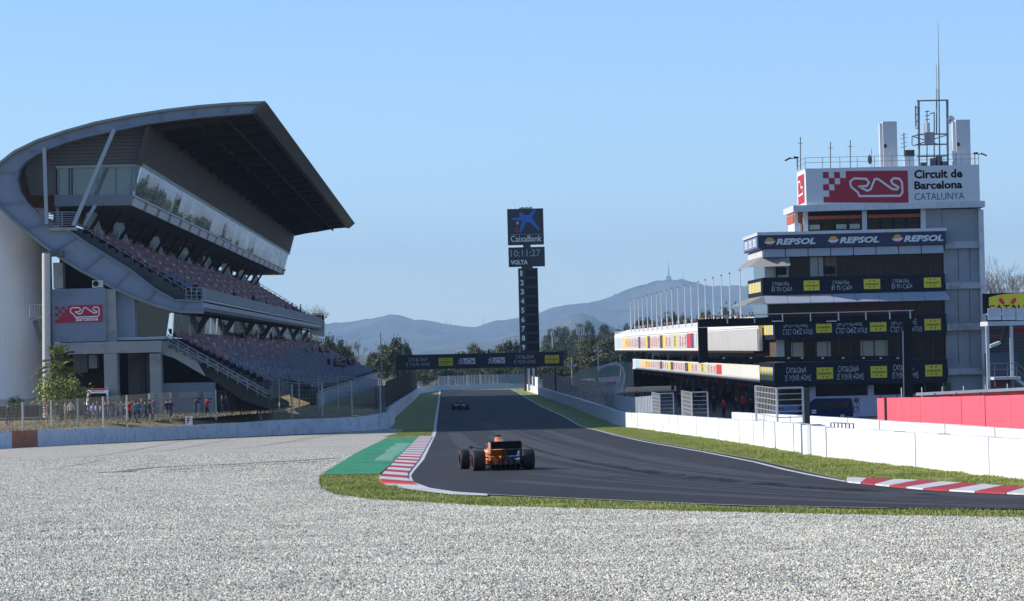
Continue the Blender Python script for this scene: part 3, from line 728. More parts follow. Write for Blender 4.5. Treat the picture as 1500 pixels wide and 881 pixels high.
# ---- stair drum of corrugated cladding at the left end
dr = thing('stair_drum', (-39, 303, INZ), 'pale ribbed cylindrical stair tower at the left end of the grandstand', 'tower')
cx = N(60, 500)[0]-5.2; n = 200; vs = []; 
ztop = N(30, 300)[1]; zb = at(30, 585, 298).z
for z, rr in ((zb, 5.35), (ztop, 4.95)):
    for i in range(n):
        a = 2*math.pi*i/n; q = rr+(.006 if i % 2 else 0); vs.append((cx+q*math.cos(a), 303.5+q*math.sin(a), z))
MB().add(vs, [(i, (i+1) % n, n+(i+1) % n, n+i) for i in range(n)]+[tuple(range(n, 2*n))]).build('cladding', clad, dr)
MB().tube((cx, 303.5, zb-.6), (cx, 303.5, zb), 5.6, n=40).build('base_ring', mat('ring', (.5, .49, .45), .7), dr)
MB().tube((cx, 303.5, INZ-1), (cx, 303.5, zb-.6), 4.9, n=30).build('plinth', concrete_d, dr)
x0, z0 = N(46, 466); x1, _ = N(64, 466); MB().box(x0, x1, D0-1, D0+1, z0-.1, z0+.1).build('balcony', concrete, dr)
for i in range(6):
    x = x0+(x1-x0)*i/5; MB().tube((x, D0-1, z0), (x, D0-1, z0+1.1), .03, n=5).build('baluster', steel_s, dr)
MB().tube((x0, D0-1, z0+1.1), (x1, D0-1, z0+1.1), .04, n=5).build('hand_rail', steel_s, dr)
a, c = N(52, 470), N(64, 510); MB().beam((a[0], D0-.5, a[1]), (c[0], D0-.5, c[1]), 1.0, .3).build('stair_flight', concrete_d, dr)
bright_steel = steel
steel = mat('weathered_steel', (.2, .205, .21), .55, metal=.4, var=.1, vs=2)
# ================================================================ CONTROL TOWER
TD = 312.0
def T(px, py, d=TD): return at(px, py, d)
def TX(px, d=TD): return T(px, 420, d).x            # photographed column -> world x on the tower front
def TZ(py, d=TD): return T(1250, py, d).z           # height, read at column 1250
def tX(px, py): return T(px, py).x
ct = thing('control_tower', (38, TD+8, 0), 'tall race control tower with navy banner bands and a white circuit sign on top', 'tower')
XL, XR = tX(1137, 540), tX(1386, 500)                # glazed body, lower floors
XG = tX(1442, 440)
DEP = 15.0
whit = mat('tower_white', (.62, .63, .66), .5, var=.05, vs=.5, wear=(.5, .51, .53), ws=.6)
sawn = mat('side_awning_grey', (.24, .24, .24), .6)
awn = mat('awning', (.38, .41, .48), .5, var=.05, vs=.4)
brown = mat('interior_brown', (.09, .06, .04), .8, var=.2, vs=.5)
curtm = mat('roller_blind', (.36, .32, .24), .9)
def tbox(x0, x1, y0, y1, z0, z1, m, name, par=ct): return MB().box(x0, x1, y0, y1, z0, z1).build(name, m, par)
# lift block on the right with ledges
tbox(XR+.05, XG, TD+.5, TD+DEP, 0, TZ(310), greypanel, 'lift_block')
xc = tX(1437, 440); tbox(xc, XG+.15, TD+.1, TD+.5, 0, TZ(312), whit, 'corner_post')
for i, (ya, yb) in enumerate([(355, 365), (415, 424), (475, 485), (541, 550)]):
    tbox(XR+.1, xc-.05, TD-.2, TD+.5, TZ(yb+3), TZ(ya+3), mat('ledge', (.38, .4, .43), .7, wear=(.2, .2, .21), ws=.9), 'ledge')
for yy in (388, 450, 512):
    for xx in (1405, 1422):
        tbox(tX(xx, yy)-.02, tX(xx, yy)+.02, TD+.47, TD+.5, TZ(yy+26), TZ(yy-22), darksteel, 'panel_joint')
# floors: body core
tbox(XL+.4, XR-.05, TD+2.2, TD+DEP, 2.9, TZ(345), brown, 'inner_core')
XU = tX(1117, 360)
def band3(z0, z1, xl, m, name, pro=0, rcol=None):
    tbox(xl-pro, XR+.02, TD-pro, TD+.3, z0, z1, m, name); return tbox(xl-pro, xl+.3, TD+.31, TD+DEP, z0, z1, rcol or m, name)
def logo_y(xc_, zc, w_, h_, y, par=ct, side=False):
    """yellow board with four dark leaves"""
    b = MB()
    b.poly([(xc_-w_/2, y, zc-h_/2), (xc_+w_/2, y, zc-h_/2), (xc_+w_/2, y, zc+h_/2), (xc_-w_/2, y, zc+h_/2)])
    o = b.build('yellow_board', yellow, par)
    b = MB()
    for sx in (-1, 1):
        for sz in (-1, 1):
            cx_, cz_ = xc_+sx*w_*.13, zc+sz*h_*.3
            b.poly([(cx_-w_*.05, y-.02, cz_), (cx_, y-.02, cz_-h_*.09), (cx_+w_*.05, y-.02, cz_+h_*.02), (cx_+w_*.02, y-.02, cz_+h_*.1)])
    b.build('leaf_mark', mat('dark_red_print', (.12, .01, .02), .6), o)
    text('CATALUNYA', (xc_-w_*.4, y-.025, zc-h_*.1), (w_*.8, 0, 0), (0, 0, h_*.17), black, o, bold=.02)
def hand2(l1, l2, x0, x1, z0, z1, y, par=ct):
    h = (z1-z0); w_ = x1-x0
    text(l1, (x0+w_*.04, y, z0+h*.56), (w_*.92*min(1, len(l1)/len(l2)+.08), 0, 0), (0, 0, h*.4), lettering, par, shear=.15, wob=.25, bold=-.014)
    text(l2, (x0, y, z0+h*.02), (w_, 0, 0), (0, 0, h*.4), lettering, par, shear=.15, wob=.25, bold=-.014)
bands = [(404, 430, [('CATALUÑA', 'ES TU CASA', [(1130, 1160), (1218, 1248), (1306, 1336)])], [(1177, 1200), (1265, 1289), (1353, 1378)], 1119),
         (462, 495, [('LA CATALOGNE', "C'EST CHEZ VOUS", [(1146, 1190), (1224, 1270), (1304, 1350)])], [(1195, 1218), (1274, 1298), (1354, 1378)], 1137),
         (529, 563, [('CATALONIA', 'IS YOUR HOME', [(1150, 1188), (1226, 1265), (1307, 1345)])], [(1196, 1220), (1275, 1299), (1355, 1380)], 1137)]
for ya, yb, txts, logos, xl in bands:
    z1, z0 = TZ(ya), TZ(yb); x_l = tX(xl, (ya+yb)/2)
    band3(z0, z1, x_l, navy, 'banner_band', .15); yy = TD-.17; hh = z1-z0; mid = (ya+yb)/2
    for l1, l2, ps in txts:
        for a, c in ps: hand2(l1, l2, tX(a, mid), tX(c, mid), z0+hh*.2, z0+hh*.8, yy)
    for a, c in logos:
        logo_y((tX(a, mid)+tX(c, mid))/2, (z0+z1)/2, tX(c, mid)-tX(a, mid), hh*.5 if ya > 420 else hh*.56, yy)
    n = 4 if ya == 404 else 4
    for k in range(8):           # small posters on the side facing the track
        y0 = TD+1.2+k*1.6; m_ = yellow if k % 2 else whit
        MB().box(x_l-.2, x_l-.16, y0, y0+1.3, z0+hh*.22, z0+hh*.8).build('side_poster', m_, ct)
# glazing between bands
def glaz(ya, yb, xl, panes, back=1.0):
    z1, z0 = TZ(ya), TZ(yb); x_l = tX(xl, (ya+yb)/2)
    tbox(x_l+.5, XR, TD+back, TD+back+.12, z0, z1, glass_d, 'window_strip')
    tbox(x_l+.4, x_l+.5, TD+back, TD+DEP, z0, z1, glass_g, 'side_window')
    for a, c, m_ in panes:
        tbox(tX(a, ya), tX(c, ya), TD+back-.05, TD+back-.01, z0+.25 if m_ is curtm else z0, z1-.3 if m_ is curtm else z1, m_, 'window_pane')
    for k in range(1, 14):
        x = x_l+.5+(XR-x_l-.5)*k/14; tbox(x-.03, x+.03, TD+back-.08, TD+back-.02, z0, z1, darksteel, 'mullion')
    tbox(x_l, XR, TD+.3, TD+back+.3, z0-.1, z0+.02, concrete_d, 'floor_slab')
pale = mat('lit_pane', (.4, .39, .34), .5, var=.25, vs=.4); pbl = mat('pale_blue_pane', (.5, .56, .6), .3)  # pale colour of the first stands in for lit rooms behind the glass
redp = mat('dark_red_furnishing', (.12, .012, .015), .6)
glaz(375, 404, 1119, [(1121, 1137, pale), (1140, 1156, pale), (1188, 1207, pale), (1210, 1227, mat('brown_pane', (.16, .1, .06), .6))])
glaz(442, 462, 1119, [(1225, 1262, redp), (1262, 1290, redp), (1300, 1320, redp)])
glaz(495, 529, 1137, [(1160, 1178, curtm), (1198, 1218, curtm), (1262, 1281, curtm), (1283, 1302, curtm), (1138, 1150, pale)])
for px in (1138, 1209): 
    p = tX(px, 388); tbox(p, p+.95, TD+.7, TD+.8, TZ(400), TZ(389), black, 'monitor')
# blue-white fascia squares under the sponsor band, and the slanted awnings
def awning(ya, yb, xl, pro, m=awn, n=8):
    z1, z0 = TZ(ya), TZ(yb); x_l = tX(xl, ya)
    for k in range(n):
        a = x_l+(XR+.1-x_l)*k/n; c = x_l+(XR+.1-x_l)*(k+1)/n-.04
        e = .9*pro/n
        MB().add([(a, TD-.1, z1), (c, TD-.1, z1), (c+(e if k == n-1 else 0), TD-pro, z0), (a, TD-pro, z0), (a, TD-.1, z1-.12), (c, TD-.1, z1-.12), (c, TD-pro, z0-.08), (a, TD-pro, z0-.08)],
                 [(0, 1, 2, 3), (7, 6, 5, 4), (0, 3, 7, 4), (1, 5, 6, 2), (3, 2, 6, 7)]).build('awning_panel', m, ct)
    # side wedge towards the track
    xs = x_l-pro*1.15
    MB().add([(x_l, TD-.1, z1), (x_l, TD+DEP, z1), (xs, TD+DEP, z0), (xs, TD-pro, z0), (x_l, TD-.1, z1-.1), (x_l, TD+DEP, z1-.1), (xs, TD+DEP, z0-.1), (xs, TD-pro, z0-.1)],
             [(0, 1, 2, 3), (7, 6, 5, 4), (2, 6, 7, 3)]).add([(x_l, TD-.1, z1), (xs, TD-pro, z0), (x_l+.02, TD-pro, z0)], [(0, 1, 2)]).build('side_awning', sawn, ct)
for k in range(8):
    x_l = tX(1117, 365); a = x_l+(XR-x_l)*k/8; tbox(a+.04, a+(XR-x_l)/8-.04, TD-.1, TD+.1, TZ(374), TZ(362.4), awn, 'fascia_square')
tbox(XU-.05, XU+.2, TD+.12, TD+DEP, TZ(374), TZ(362.4), whit, 'side_fascia')
MB().add([(XU, TD+1, TZ(372)), (XU, TD+DEP, TZ(372)), (XU-1.3, TD+DEP, TZ(388)), (XU-1.2, TD+1, TZ(388)), (tX(1156, 385), TD-.9, TZ(387.5)), (tX(1156, 378), TD-.1, TZ(375))],
         [(0, 1, 2, 3), (0, 3, 4, 5)]).build('side_awning', sawn, ct)
awning(430, 442, 1119, 1.5)
# sponsor band
z1, z0 = TZ(342), TZ(361.5); tbox(XU-.4, XR+.15, TD-.4, TD+DEP, z0, z1, repnavy, 'sponsor_band'); tbox(XU-.5, XR+.25, TD-.5, TD+DEP, z1, z1+.28, whit, 'band_coping')
tbox(XU-.46, XU-.42, TD+.2, TD+DEP-.5, z0+.1, z1-.1, mat('side_band_blue', (.12, .22, .45), .5), 'side_band')
for a, c in ((1136, 1194), (1229, 1287), (1323, 1381)):
    x0, x1 = tX(a, 355), tX(c, 350); hz = (z1-z0)
    text('REPSOL', (x0, TD-.43, z0+hz*.25), (x1-x0, 0, 0), (0, 0, hz*.48), lettering, ct, bold=.045, shear=.25)
    cx_ = tX(a-9, 355); cz = z0+hz*.47; r = .43
    MB().poly([(cx_+r*math.cos(t), TD-.43, cz+.02+r*.95*math.sin(t)) for t in [math.pi*i/10 for i in range(11)]]).build('logo_sun', mat('logo_orange', (.75, .36, .05), .5), ct)
    MB().poly([(cx_-r*1.3, TD-.44, cz+.02), (cx_+r*1.3, TD-.44, cz+.1), (cx_+r*.6, TD-.44, cz-.16), (cx_-r*.6, TD-.44, cz-.16)]).build('logo_band', lettering, ct)
    MB().poly([(cx_-r*.7, TD-.445, cz-.18), (cx_+r*.7, TD-.445, cz-.18), (cx_+r*.2, TD-.445, cz-.33), (cx_-r*.3, TD-.445, cz-.33)]).build('logo_base', redb, ct)
for k in range(3):
    text('REPSOL', (XU-.49, TD+13.0-k*4.3, z0+.25), (0, -3.4, 0), (0, 0, .75), lettering, ct, bold=.04)
# top room with orange blinds
XA, XB = tX(1180, 325), tX(1358, 325)
TD2 = TD+.6
z1, z0 = TZ(308.5), TZ(342)
tbox(XA+.4, XB, TD2+.9, TD+9, z0, z1, brown, 'room_core')
for a, c in ((1177.5, 1184.5), (1264, 1271), (1350, 1357.5)): tbox(tX(a, 325), tX(c, 325), TD2-.1, TD2+.5, z0, z1, whit, 'pillar')
tbox(tX(1358, 325), XR+.06, TD2, TD2+.3, z0, z1, greypanel, 'panel_wall')
for a, c, n in ((1185, 1263.5, 4), (1272, 1349.5, 4)):
    x0, x1 = tX(a, 325), tX(c, 325)
    for k in range(n):
        u0 = x0+(x1-x0)*k/n; u1 = x0+(x1-x0)*(k+1)/n
        fr = tbox(u0, u1, TD2+.35, TD2+.42, z0+.25, z1-.75, glass_d, 'window')
        for ux in (u0, u1-.07): MB().box(ux, ux+.07, TD2+.28, TD2+.34, z0+.25, z1-.75).build('frame', black, fr)
        if a < 1200 and k != 1: MB().box(u0+.14, u1-.14, TD2+.3, TD2+.33, z0+.45, z1-1.2).build('pane', pale, fr)
        MB().box(u0, u1, TD2+.25, TD2+.3, z0+.9, z0+.96).build('rail', black, fr)
    tbox(x0, x1, TD2-.05, TD2+.25, z1-.72, z1-.42, mat('orange_awning', (.42, .075, .035), .7), 'blind')
    tbox(x0, x1, TD2, TD2+.3, z1-.4, z1, black, 'lintel')
tbox(XA-.9, XA-.6, TD2+.2, TD+7, z0, z1, whit, 'side_wall'); tbox(XA-1.0, XA-.2, TD2+.4, TD+7.2, z1-.95, z1-.2, mat('orange_awning', (.5, .1, .05), .7), 'side_blind')
tbox(XA-.95, XA-.5, TD2, TD2+.2, z0, z1-1, whit, 'pillar')
# cornice and roof sign
zc0, zc1 = TZ(308.5), TZ(299.5)
for k in range(8):
    a = tX(1161, 305)+(XG+.2-tX(1161, 305))*k/8; tbox(a, a+(XG+.2-tX(1161, 305))/8-.02, TD-.7, TD+.2, zc0, zc1, whit, 'cornice_panel')
tbox(tX(1161, 305), XG+.2, TD+.21, TD+8.6, zc0, zc1, whit, 'roof_slab')
sx0, sx1 = tX(1180, 275), tX(1434, 270)
sz0, sz1 = TZ(299.5), TZ(246)
sg = tbox(sx0, sx1, TD-.4, TD+7.5, sz0, sz1, mat('sign_white', (.66, .67, .7), .5), 'roof_sign')
def PR(u, v, o=0):
    x = sx0+(u-118)/(865-118)*(sx1-sx0); z = sz1-((v-671+(u-118)*.0255)/(146))*(sz1-sz0); return Vector((x, TD-.42-o, z))
logo_sign(sg, PR, 1)
for s_, a, c, va, vb, bo in (('Circuit de', 584, 792, 710, 674, .035), ('Barcelona', 584, 790, 753, 720, .035), ('CATALUNYA', 584, 797, 796, 768, -.01)):
    o0 = PR(a, va, .0); text(s_, o0, (PR(c, va).x-o0.x, 0, 0), (0, 0, PR(a, vb).z-o0.z), black, sg, bold=bo)
# side logo of the roof sign
for v0, v1, m_ in ((.25, .9, red),):
    MB().box(sx0-.03, sx0-.02, TD+1.0, TD+6.5, sz0+.3, sz1-.4).build('side_red_field', red, sg)
b = MB()
for q in ribbon([(1.2, 1.9), (1.6, 2.4), (3.2, 2.4), (3.6, 1.8), (5.2, 1.8), (5.4, 1.2), (1.6, 1.1), (1.2, 1.9)], .18): b.poly([(sx0-.05-(.01 if len(q) == 8 else 0), TD+7.4-y, sz0+z) for y, z in q])
b.build('side_outline', lettering, sg)
# ground floor: lilac walls, windows, recess
yb = TD+2.2
tbox(tX(1190, 590), XR, yb, yb+.3, 0, 1.95, lilac, 'ground_wall'); tbox(tX(1190, 590), tX(1199, 590), yb-.02, yb+.3, 1.95, 3.1, lilac, 'pier'); tbox(tX(1276, 590), tX(1285, 590), yb-.02, yb+.3, 1.95, 3.1, lilac, 'pier')
tbox(tX(1199.5, 590), tX(1275.5, 590), yb+.2, yb+.3, 1.95, 3.1, glass_d, 'window_strip')
for px in (1241, 1255): tbox(tX(px, 582), tX(px+7.5, 582), yb-.06, yb-.02, 1.35, 1.75, mat('notice', (.25, .12, .12), .6), 'notice')
tbox(tX(1386, 590), tX(1388, 590), yb-.5, yb-.2, 0, 3.1, whit, 'pier')
tbox(XL+.2, XR-.1, TD+.1, TD+DEP, 2.95, 3.1, soffit, 'floor_soffit')
tbox(XL+.5, tX(1189, 590), yb+3, yb+3.3, 0, 3, brown, 'inner_core')
for px in (1140, 1389): tbox(tX(px, 590), tX(px+5, 590), TD+.2, TD+.7, 0, 2.95, darksteel, 'column')
# ---- things on the tower roof
RZ = sz1
rt = mat('radome', (.55, .57, .6), .5, var=.04)
def roofthing(name, label, cat, px, pys, d=TD+3, group=None): return thing(name, (at(px, pys, d).x, d, RZ), label, cat, group)
for nm, a, c, ytop, lab in (('antenna_panel', 1290, 1314, 178.5, 'tall pale antenna housing standing left of the scaffold mast on the tower roof'), ('antenna_panel', 1397, 1421, 176, 'tall pale antenna housing at the right end of the tower roof')):
    t = roofthing(nm, lab, 'antenna', (a+c)/2, 243)
    x0, x1 = at(a+3, 240, TD+3).x, at(c, 240, TD+3).x; zt = at((a+c)/2, ytop, TD+3).z
    MB().box(x0, x1, TD+2.4, TD+3.6, RZ, zt).build('housing', rt, t, bev=.03); MB().box(x0-.25, x0-.03, TD+2.6, TD+3.4, RZ, zt-.15).build('side_panel', rt, t)
    MB().box(x0+.1, x0+.3, TD+2.3, TD+2.4, RZ+1.9, RZ+2.2).build('bracket', black, t)
t = roofthing('scaffold_mast', 'steel scaffold mast frame crowded with small aerials on the tower roof', 'mast', 1365, 243)
def S_(px, py, y=TD+4): return at(px, py, y)
b = MB()
for px in (1345, 1387):
    for dy in (0, 2.2): b.tube(S_(px+ (1 if dy else 0), 147.5, TD+4+dy), S_(px+1.5, 243, TD+4+dy), .09, n=6)
b.build('upright', steel, t)
for y_ in (147.5, 197, 212, 229):
    b = MB()
    for dy in (0, 2.2): b.tube(S_(1343, y_+.5, TD+4+dy), S_(1389, y_-.5, TD+4+dy), .07, n=6)
    for px in (1345, 1387): b.tube(S_(px, y_, TD+4), S_(px, y_, TD+6.2), .06, n=5)
    b.build('cross_tube', steel, t)
for y_ in (158, 168, 178, 188): MB().tube(S_(1341, y_), S_(1347, y_), .05, n=5).build('rung', steel, t)
MB().tube(S_(1341, 155), S_(1341.5, 186), .08, n=6).build('dipole', steel, t)
MB().tube(S_(1387, 198), S_(1337, 214), .05, n=5).tube(S_(1337, 200), S_(1375, 212), .05, n=5).build('brace', steel, t)
MB().tube(S_(1336, 200), S_(1336, 213), .05, n=5).tube(S_(1336, 200), S_(1345, 198), .05, n=5).build('outrigger', steel, t)
p = S_(1360, 204); MB().box(p.x-.45, p.x+.45, p.y-.6, p.y, p.z-.5, p.z+.6).build('equipment_box', greypanel, t)
p = S_(1358, 188); MB().tube(p+Vector((0, 0, -.6)), p+Vector((0, 0, .5)), .28, n=10).build('aerial_drum', rt, t)
for px, y0, y1, r in ((1358, 243, 162, .05), (1368.5, 243, 165, .06), (1372, 198, 130, .07)): MB().tube(S_(px, y0), S_(px, y1), r, n=5).build('aerial_pole', steel, t)
for y_ in (164, 170, 176): MB().tube(S_(1355, y_), S_(1362, y_-1), .04, n=5).build('aerial_element', steel, t)
MB().tube(S_(1362, 167), S_(1369, 165), .05, n=5).build('aerial_element', steel, t)
for px, h in ((1352, 8), (1366, 14), (1374, 17), (1381, 9)):
    p = S_(px, 240); MB().box(p.x-.3, p.x+.3, p.y-.8, p.y-.3, RZ, RZ+h/16).build('equipment_box', mat('equip_dark', (.12, .12, .13), .6), t)
p = S_(1393, 176); n = 14; b = MB(); b.add([(p.x+.35*math.cos(2*math.pi*i/n), p.y-.1-.0*i, p.z+.42*math.sin(2*math.pi*i/n)) for i in range(n)]+[(p.x, p.y+.15, p.z)], [(i, (i+1) % n, n) for i in range(n)]).build('dish', whit, t)
MB().tube(S_(1388, 178), S_(1393, 176), .05, n=5).build('dish_arm', steel, t)
t = roofthing('whip_antenna', 'very tall thin whip antenna rising above the scaffold mast', 'antenna', 1376, 197)
MB().tube(S_(1376.5, 232), S_(1375, 90), .07, .05, n=5).build('lower_mast', steel, t); MB().tube(S_(1375, 90), S_(1374, 33), .04, .02, n=5).build('upper_rod', steel, t)
MB().tube(S_(1372.5, 150), S_(1371.5, 95), .025, n=4).build('side_rod', steel, t)
for px, ytop, lab in ((1172.5, 201, 'slim whip antenna at the left corner of the tower roof'), (1216.5, 208, 'short whip antenna second from the left on the tower roof'), (1245.5, 206, 'short whip antenna third from the left on the tower roof')):
    t = roofthing('roof_antenna', lab, 'antenna', px, 245, TD+1)
    MB().tube(at(px, ytop, TD+1), Vector((at(px, 246, TD+1).x, TD+1, RZ)), .05, n=5).build('rod', steel, t)
    q = at(px, ytop+9, TD+1); MB().tube(q-Vector((.25, 0, 0)), q+Vector((.25, 0, 0)), .03, n=4).build('crossbar', steel, t)
t = roofthing('roof_aerial', 'small many-armed television aerial beside the tall antenna housing', 'aerial', 1324, 240)
MB().tube(at(1324, 195, TD+3), Vector((at(1325, 240, TD+3).x, TD+3, RZ)), .05, n=5).build('rod', steel, t)
for y_ in (198, 203, 210, 216):
    q = at(1324, y_, TD+3); MB().tube(q-Vector((.3, 0, .05)), q+Vector((.3, 0, .1)), .03, n=4).build('element', steel, t)
t = roofthing('roof_vent', 'louvred grey ventilation cowl between antenna housing and scaffold mast', 'vent', 1331, 242)
x = at(1332, 235, TD+2).x; MB().box(x-.5, x+.4, TD+1.6, TD+2.4, RZ, RZ+1.0).build('cowl_base', rt, t)
MB().box(x-.4, x+.45, TD+1.6, TD+2.4, RZ+1.0, RZ+1.6).build('cowl', darksteel, t)
t = thing('roof_railing', ((sx0+sx1)/2, TD-.2, RZ), 'thin steel safety railing around the tower roof above the white sign', 'railing')
for h in (.55, 1.0): MB().tube((sx0, TD-.2, RZ+h), (sx1, TD-.2, RZ+h), .025, n=4).tube((sx0, TD-.2, RZ+h), (sx0, TD+7, RZ+h), .025, n=4).build('rail', steel, t)
for k in range(11): x = sx0+(sx1-sx0)*k/10; MB().tube((x, TD-.2, RZ), (x, TD-.2, RZ+1), .03, n=4).build('post', steel, t)
for px, sg_, lab in ((1168, -1, 'angled floodlight pair leaning out from the left roof corner of the tower'), (1428, 1, 'angled floodlight pair leaning out from the right roof corner of the tower')):
    t = roofthing('floodlight', lab, 'lamp', px, 243, TD)
    x = at(px, 243, TD).x; MB().tube((x, TD, RZ-.1), (x, TD, RZ+1.1), .06, n=5).tube((x, TD, RZ+1.0), (x+sg_*.9, TD, RZ+.95), .04, n=5).build('bracket', steel, t)
    MB().beam((x+sg_*.6, TD, RZ+1.05), (x+sg_*1.1, TD-.1, RZ+.8), .3, .12).build('lamp_head', black, t); MB().beam((x-sg_*.1, TD, RZ+1.05), (x+sg_*.3, TD-.1, RZ+1.1), .3, .12).build('lamp_head', black, t)
t = roofthing('satellite_dish', 'small round dish seen edge-on near the left antenna housing', 'dish', 1274, 240)
q = at(1274, 234, TD+3); b = MB(); n = 14; b.add([(q.x+.2*math.cos(a), q.y, q.z+.45*math.sin(a)) for a in [2*math.pi*i/n for i in range(n)]]+[(q.x+.2, q.y+.3, q.z)], [(i, (i+1) % n, n) for i in range(n)]).build('dish', steel, t)
MB().tube((q.x+.2, q.y+.2, RZ), (q.x+.2, q.y+.2, q.z+1), .04, n=5).build('pole', steel, t)
# ---- walkway building to the right of the tower
BD = 306.0
wk = thing('hospitality_stand', (tX(1475, 500), BD, 0), 'small raised viewing stand with white rail and yellow board right of the tower', 'stand')
def bx(a, c, ya, yb_, y0, y1, m, name, par=wk):
    p = at(a, (ya+yb_)/2, BD); q = at(c, (ya+yb_)/2, BD); return MB().box(p.x, q.x, y0, y1, at((a+c)/2, yb_, BD).z, at((a+c)/2, ya, BD).z).build(name, m, par)
bx(1445, 1560, 428.5, 458, BD+2, BD+2.4, black, 'board_frame')
q = [at(1448.5, 457, BD+1.9), at(1448.5, 436, BD+1.9), at(1462, 432.5, BD+1.9), at(1478, 430.5, BD+1.9), at(1500, 429.5, BD+1.9), at(1520, 430.5, BD+1.9), at(1545, 436, BD+1.9), at(1545, 455, BD+1.9)]
MB().poly(q).build('yellow_board', yellow, wk)
text('CATALUNYA', at(1447, 456.5, BD+1.8), (6.1, 0, .0), (0, 0, .55), black, wk, bold=.02)
for cx_ in (1467.5, 1484.5):
    s = -1 if cx_ < 1475 else 1
    MB().poly([at(cx_-5*s, 443+1, BD+1.8), at(cx_-0*s, 437.5, BD+1.8), at(cx_+4*s, 436.5, BD+1.8), at(cx_+4*s, 442, BD+1.8), at(cx_-1*s, 446.5, BD+1.8)]).build('leaf_mark', redb, wk)
for k in range(5): bx(1447+k*21, 1466.5+k*21, 451.5, 469, BD, BD+.1, whit, 'rail_panel')
bx(1446, 1560, 470, 476.5, BD-.3, BD+4, whit, 'deck_edge')
for a in (1446, 1481, 1524): bx(a, a+4.5, 477, 615, BD, BD+.3, whit, 'post')
MB().box(tX(1450, 500), tX(1560, 500), BD+8, BD+8.2, 0, 8.0).build('rear_wall', mat('rear_cladding', (.12, .12, .125), .7, var=.1), wk)
b = MB()
for k in range(14): b.box(tX(1450, 500), tX(1560, 500), BD+7.9, BD+8, 4+k*.28, 4.05+k*.28)
b.build('cladding_boards', darksteel, wk, kind='stuff')
MB().beam(at(1449, 508, BD+3), at(1464, 502, BD+3), 1.5, .25).build('stair_canopy', whit, wk)
MB().beam(at(1461, 515, BD+4), at(1475, 478, BD+4), .6, .3).build('stair_flight', darksteel, wk)
bx(1450, 1500, 517, 552, BD+3, BD+3.2, mat('blue_screen', (.05, .07, .12), .5), 'blue_screen')
bx(1451, 1490, 552, 556, BD-2, BD+1, whit, 'landing')
MB().tube(at(1450, 533, BD-2), at(1489, 532, BD-2), .05, n=5).tube(at(1489, 532, BD-2), at(1512, 551, BD-2), .05, n=5).build('hand_rail', steel, wk)
MB().tube(at(1450, 542, BD-2), at(1489, 541, BD-2), .03, n=5).tube(at(1489, 541, BD-2), at(1512, 560, BD-2), .03, n=5).build('hand_rail', steel, wk)
for px in (1457, 1476, 1489): MB().tube(at(px, 533, BD-2), at(px, 553, BD-2), .04, n=5).build('rail_post', steel, wk)
MB().beam(at(1486, 554, BD-1), at(1515, 575, BD-1), 1.2, .25).build('stair_string', whit, wk)
bx(1456, 1478, 556.5, 566, BD-1, BD, mat('dark_red_sign', (.1, .01, .02), .5), 'red_sign')
text('CATALUNYA', at(1451, 494, BD+3.9), (1.0, 0, 0), (0, 0, .25), red, wk); bx(1494, 1512, 480, 488, BD+4, BD+4.2, red, 'red_sign')

# ================================================================ PIT BUILDING
PX0, PX1 = 29.5, 31.5; PF, PN = 600.0, 322.0
pb_ = thing('pit_building', (40, 460, -.3), 'long white two-storey pit building with sponsor panels along its balconies', 'building')
def pbx(x0, x1, y0, y1, z0, z1, m, name, par=pb_): return MB().box(x0, x1, y0, y1, z0, z1).build(name, m, par)
pw_ = mat('pit_white', (.74, .74, .73), .55, var=.04, vs=.3)
MB().prism([(PX0-.1, 8.55), (PX0+.05, 9.0), (PX0+2.2, 9.75), (PX0+2.2, 9.5), (PX0+.4, 8.45)], PN, PF).build('roof_canopy', pw_, pb_)
pbx(PX0+2.2, 60, PN+6, PF, 8.3, 8.6, concrete, 'roof_slab')
pbx(PX0-.02, PX0+.3, PN, PF, 6.28, 8.5, pw_, 'upper_parapet')
pbx(PX0-.02, 36, PN+6, PF, 6.05, 6.27, soffit, 'upper_floor_slab')
pbx(PX1, PX1+.3, PN+6, PF-20, 3.3, 4.75, pw_, 'lower_parapet'); pbx(PX1-.1, 38, PN+6, PF-20, 3.05, 3.29, mat('slab_edge', (.5, .5, .5), .7), 'lower_floor_slab')
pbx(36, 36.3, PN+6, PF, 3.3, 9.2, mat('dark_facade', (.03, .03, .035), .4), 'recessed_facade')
pbx(40, 60, PN+6, PF, -.6, 9.2, soffit, 'rear_block')
pbx(29.55, 60, PF, PF+.3, 6.28, 9.6, pw_, 'end_wall'); pbx(31.55, 60, PF-20, PF-19.7, 0, 4.7, soffit, 'end_wall')
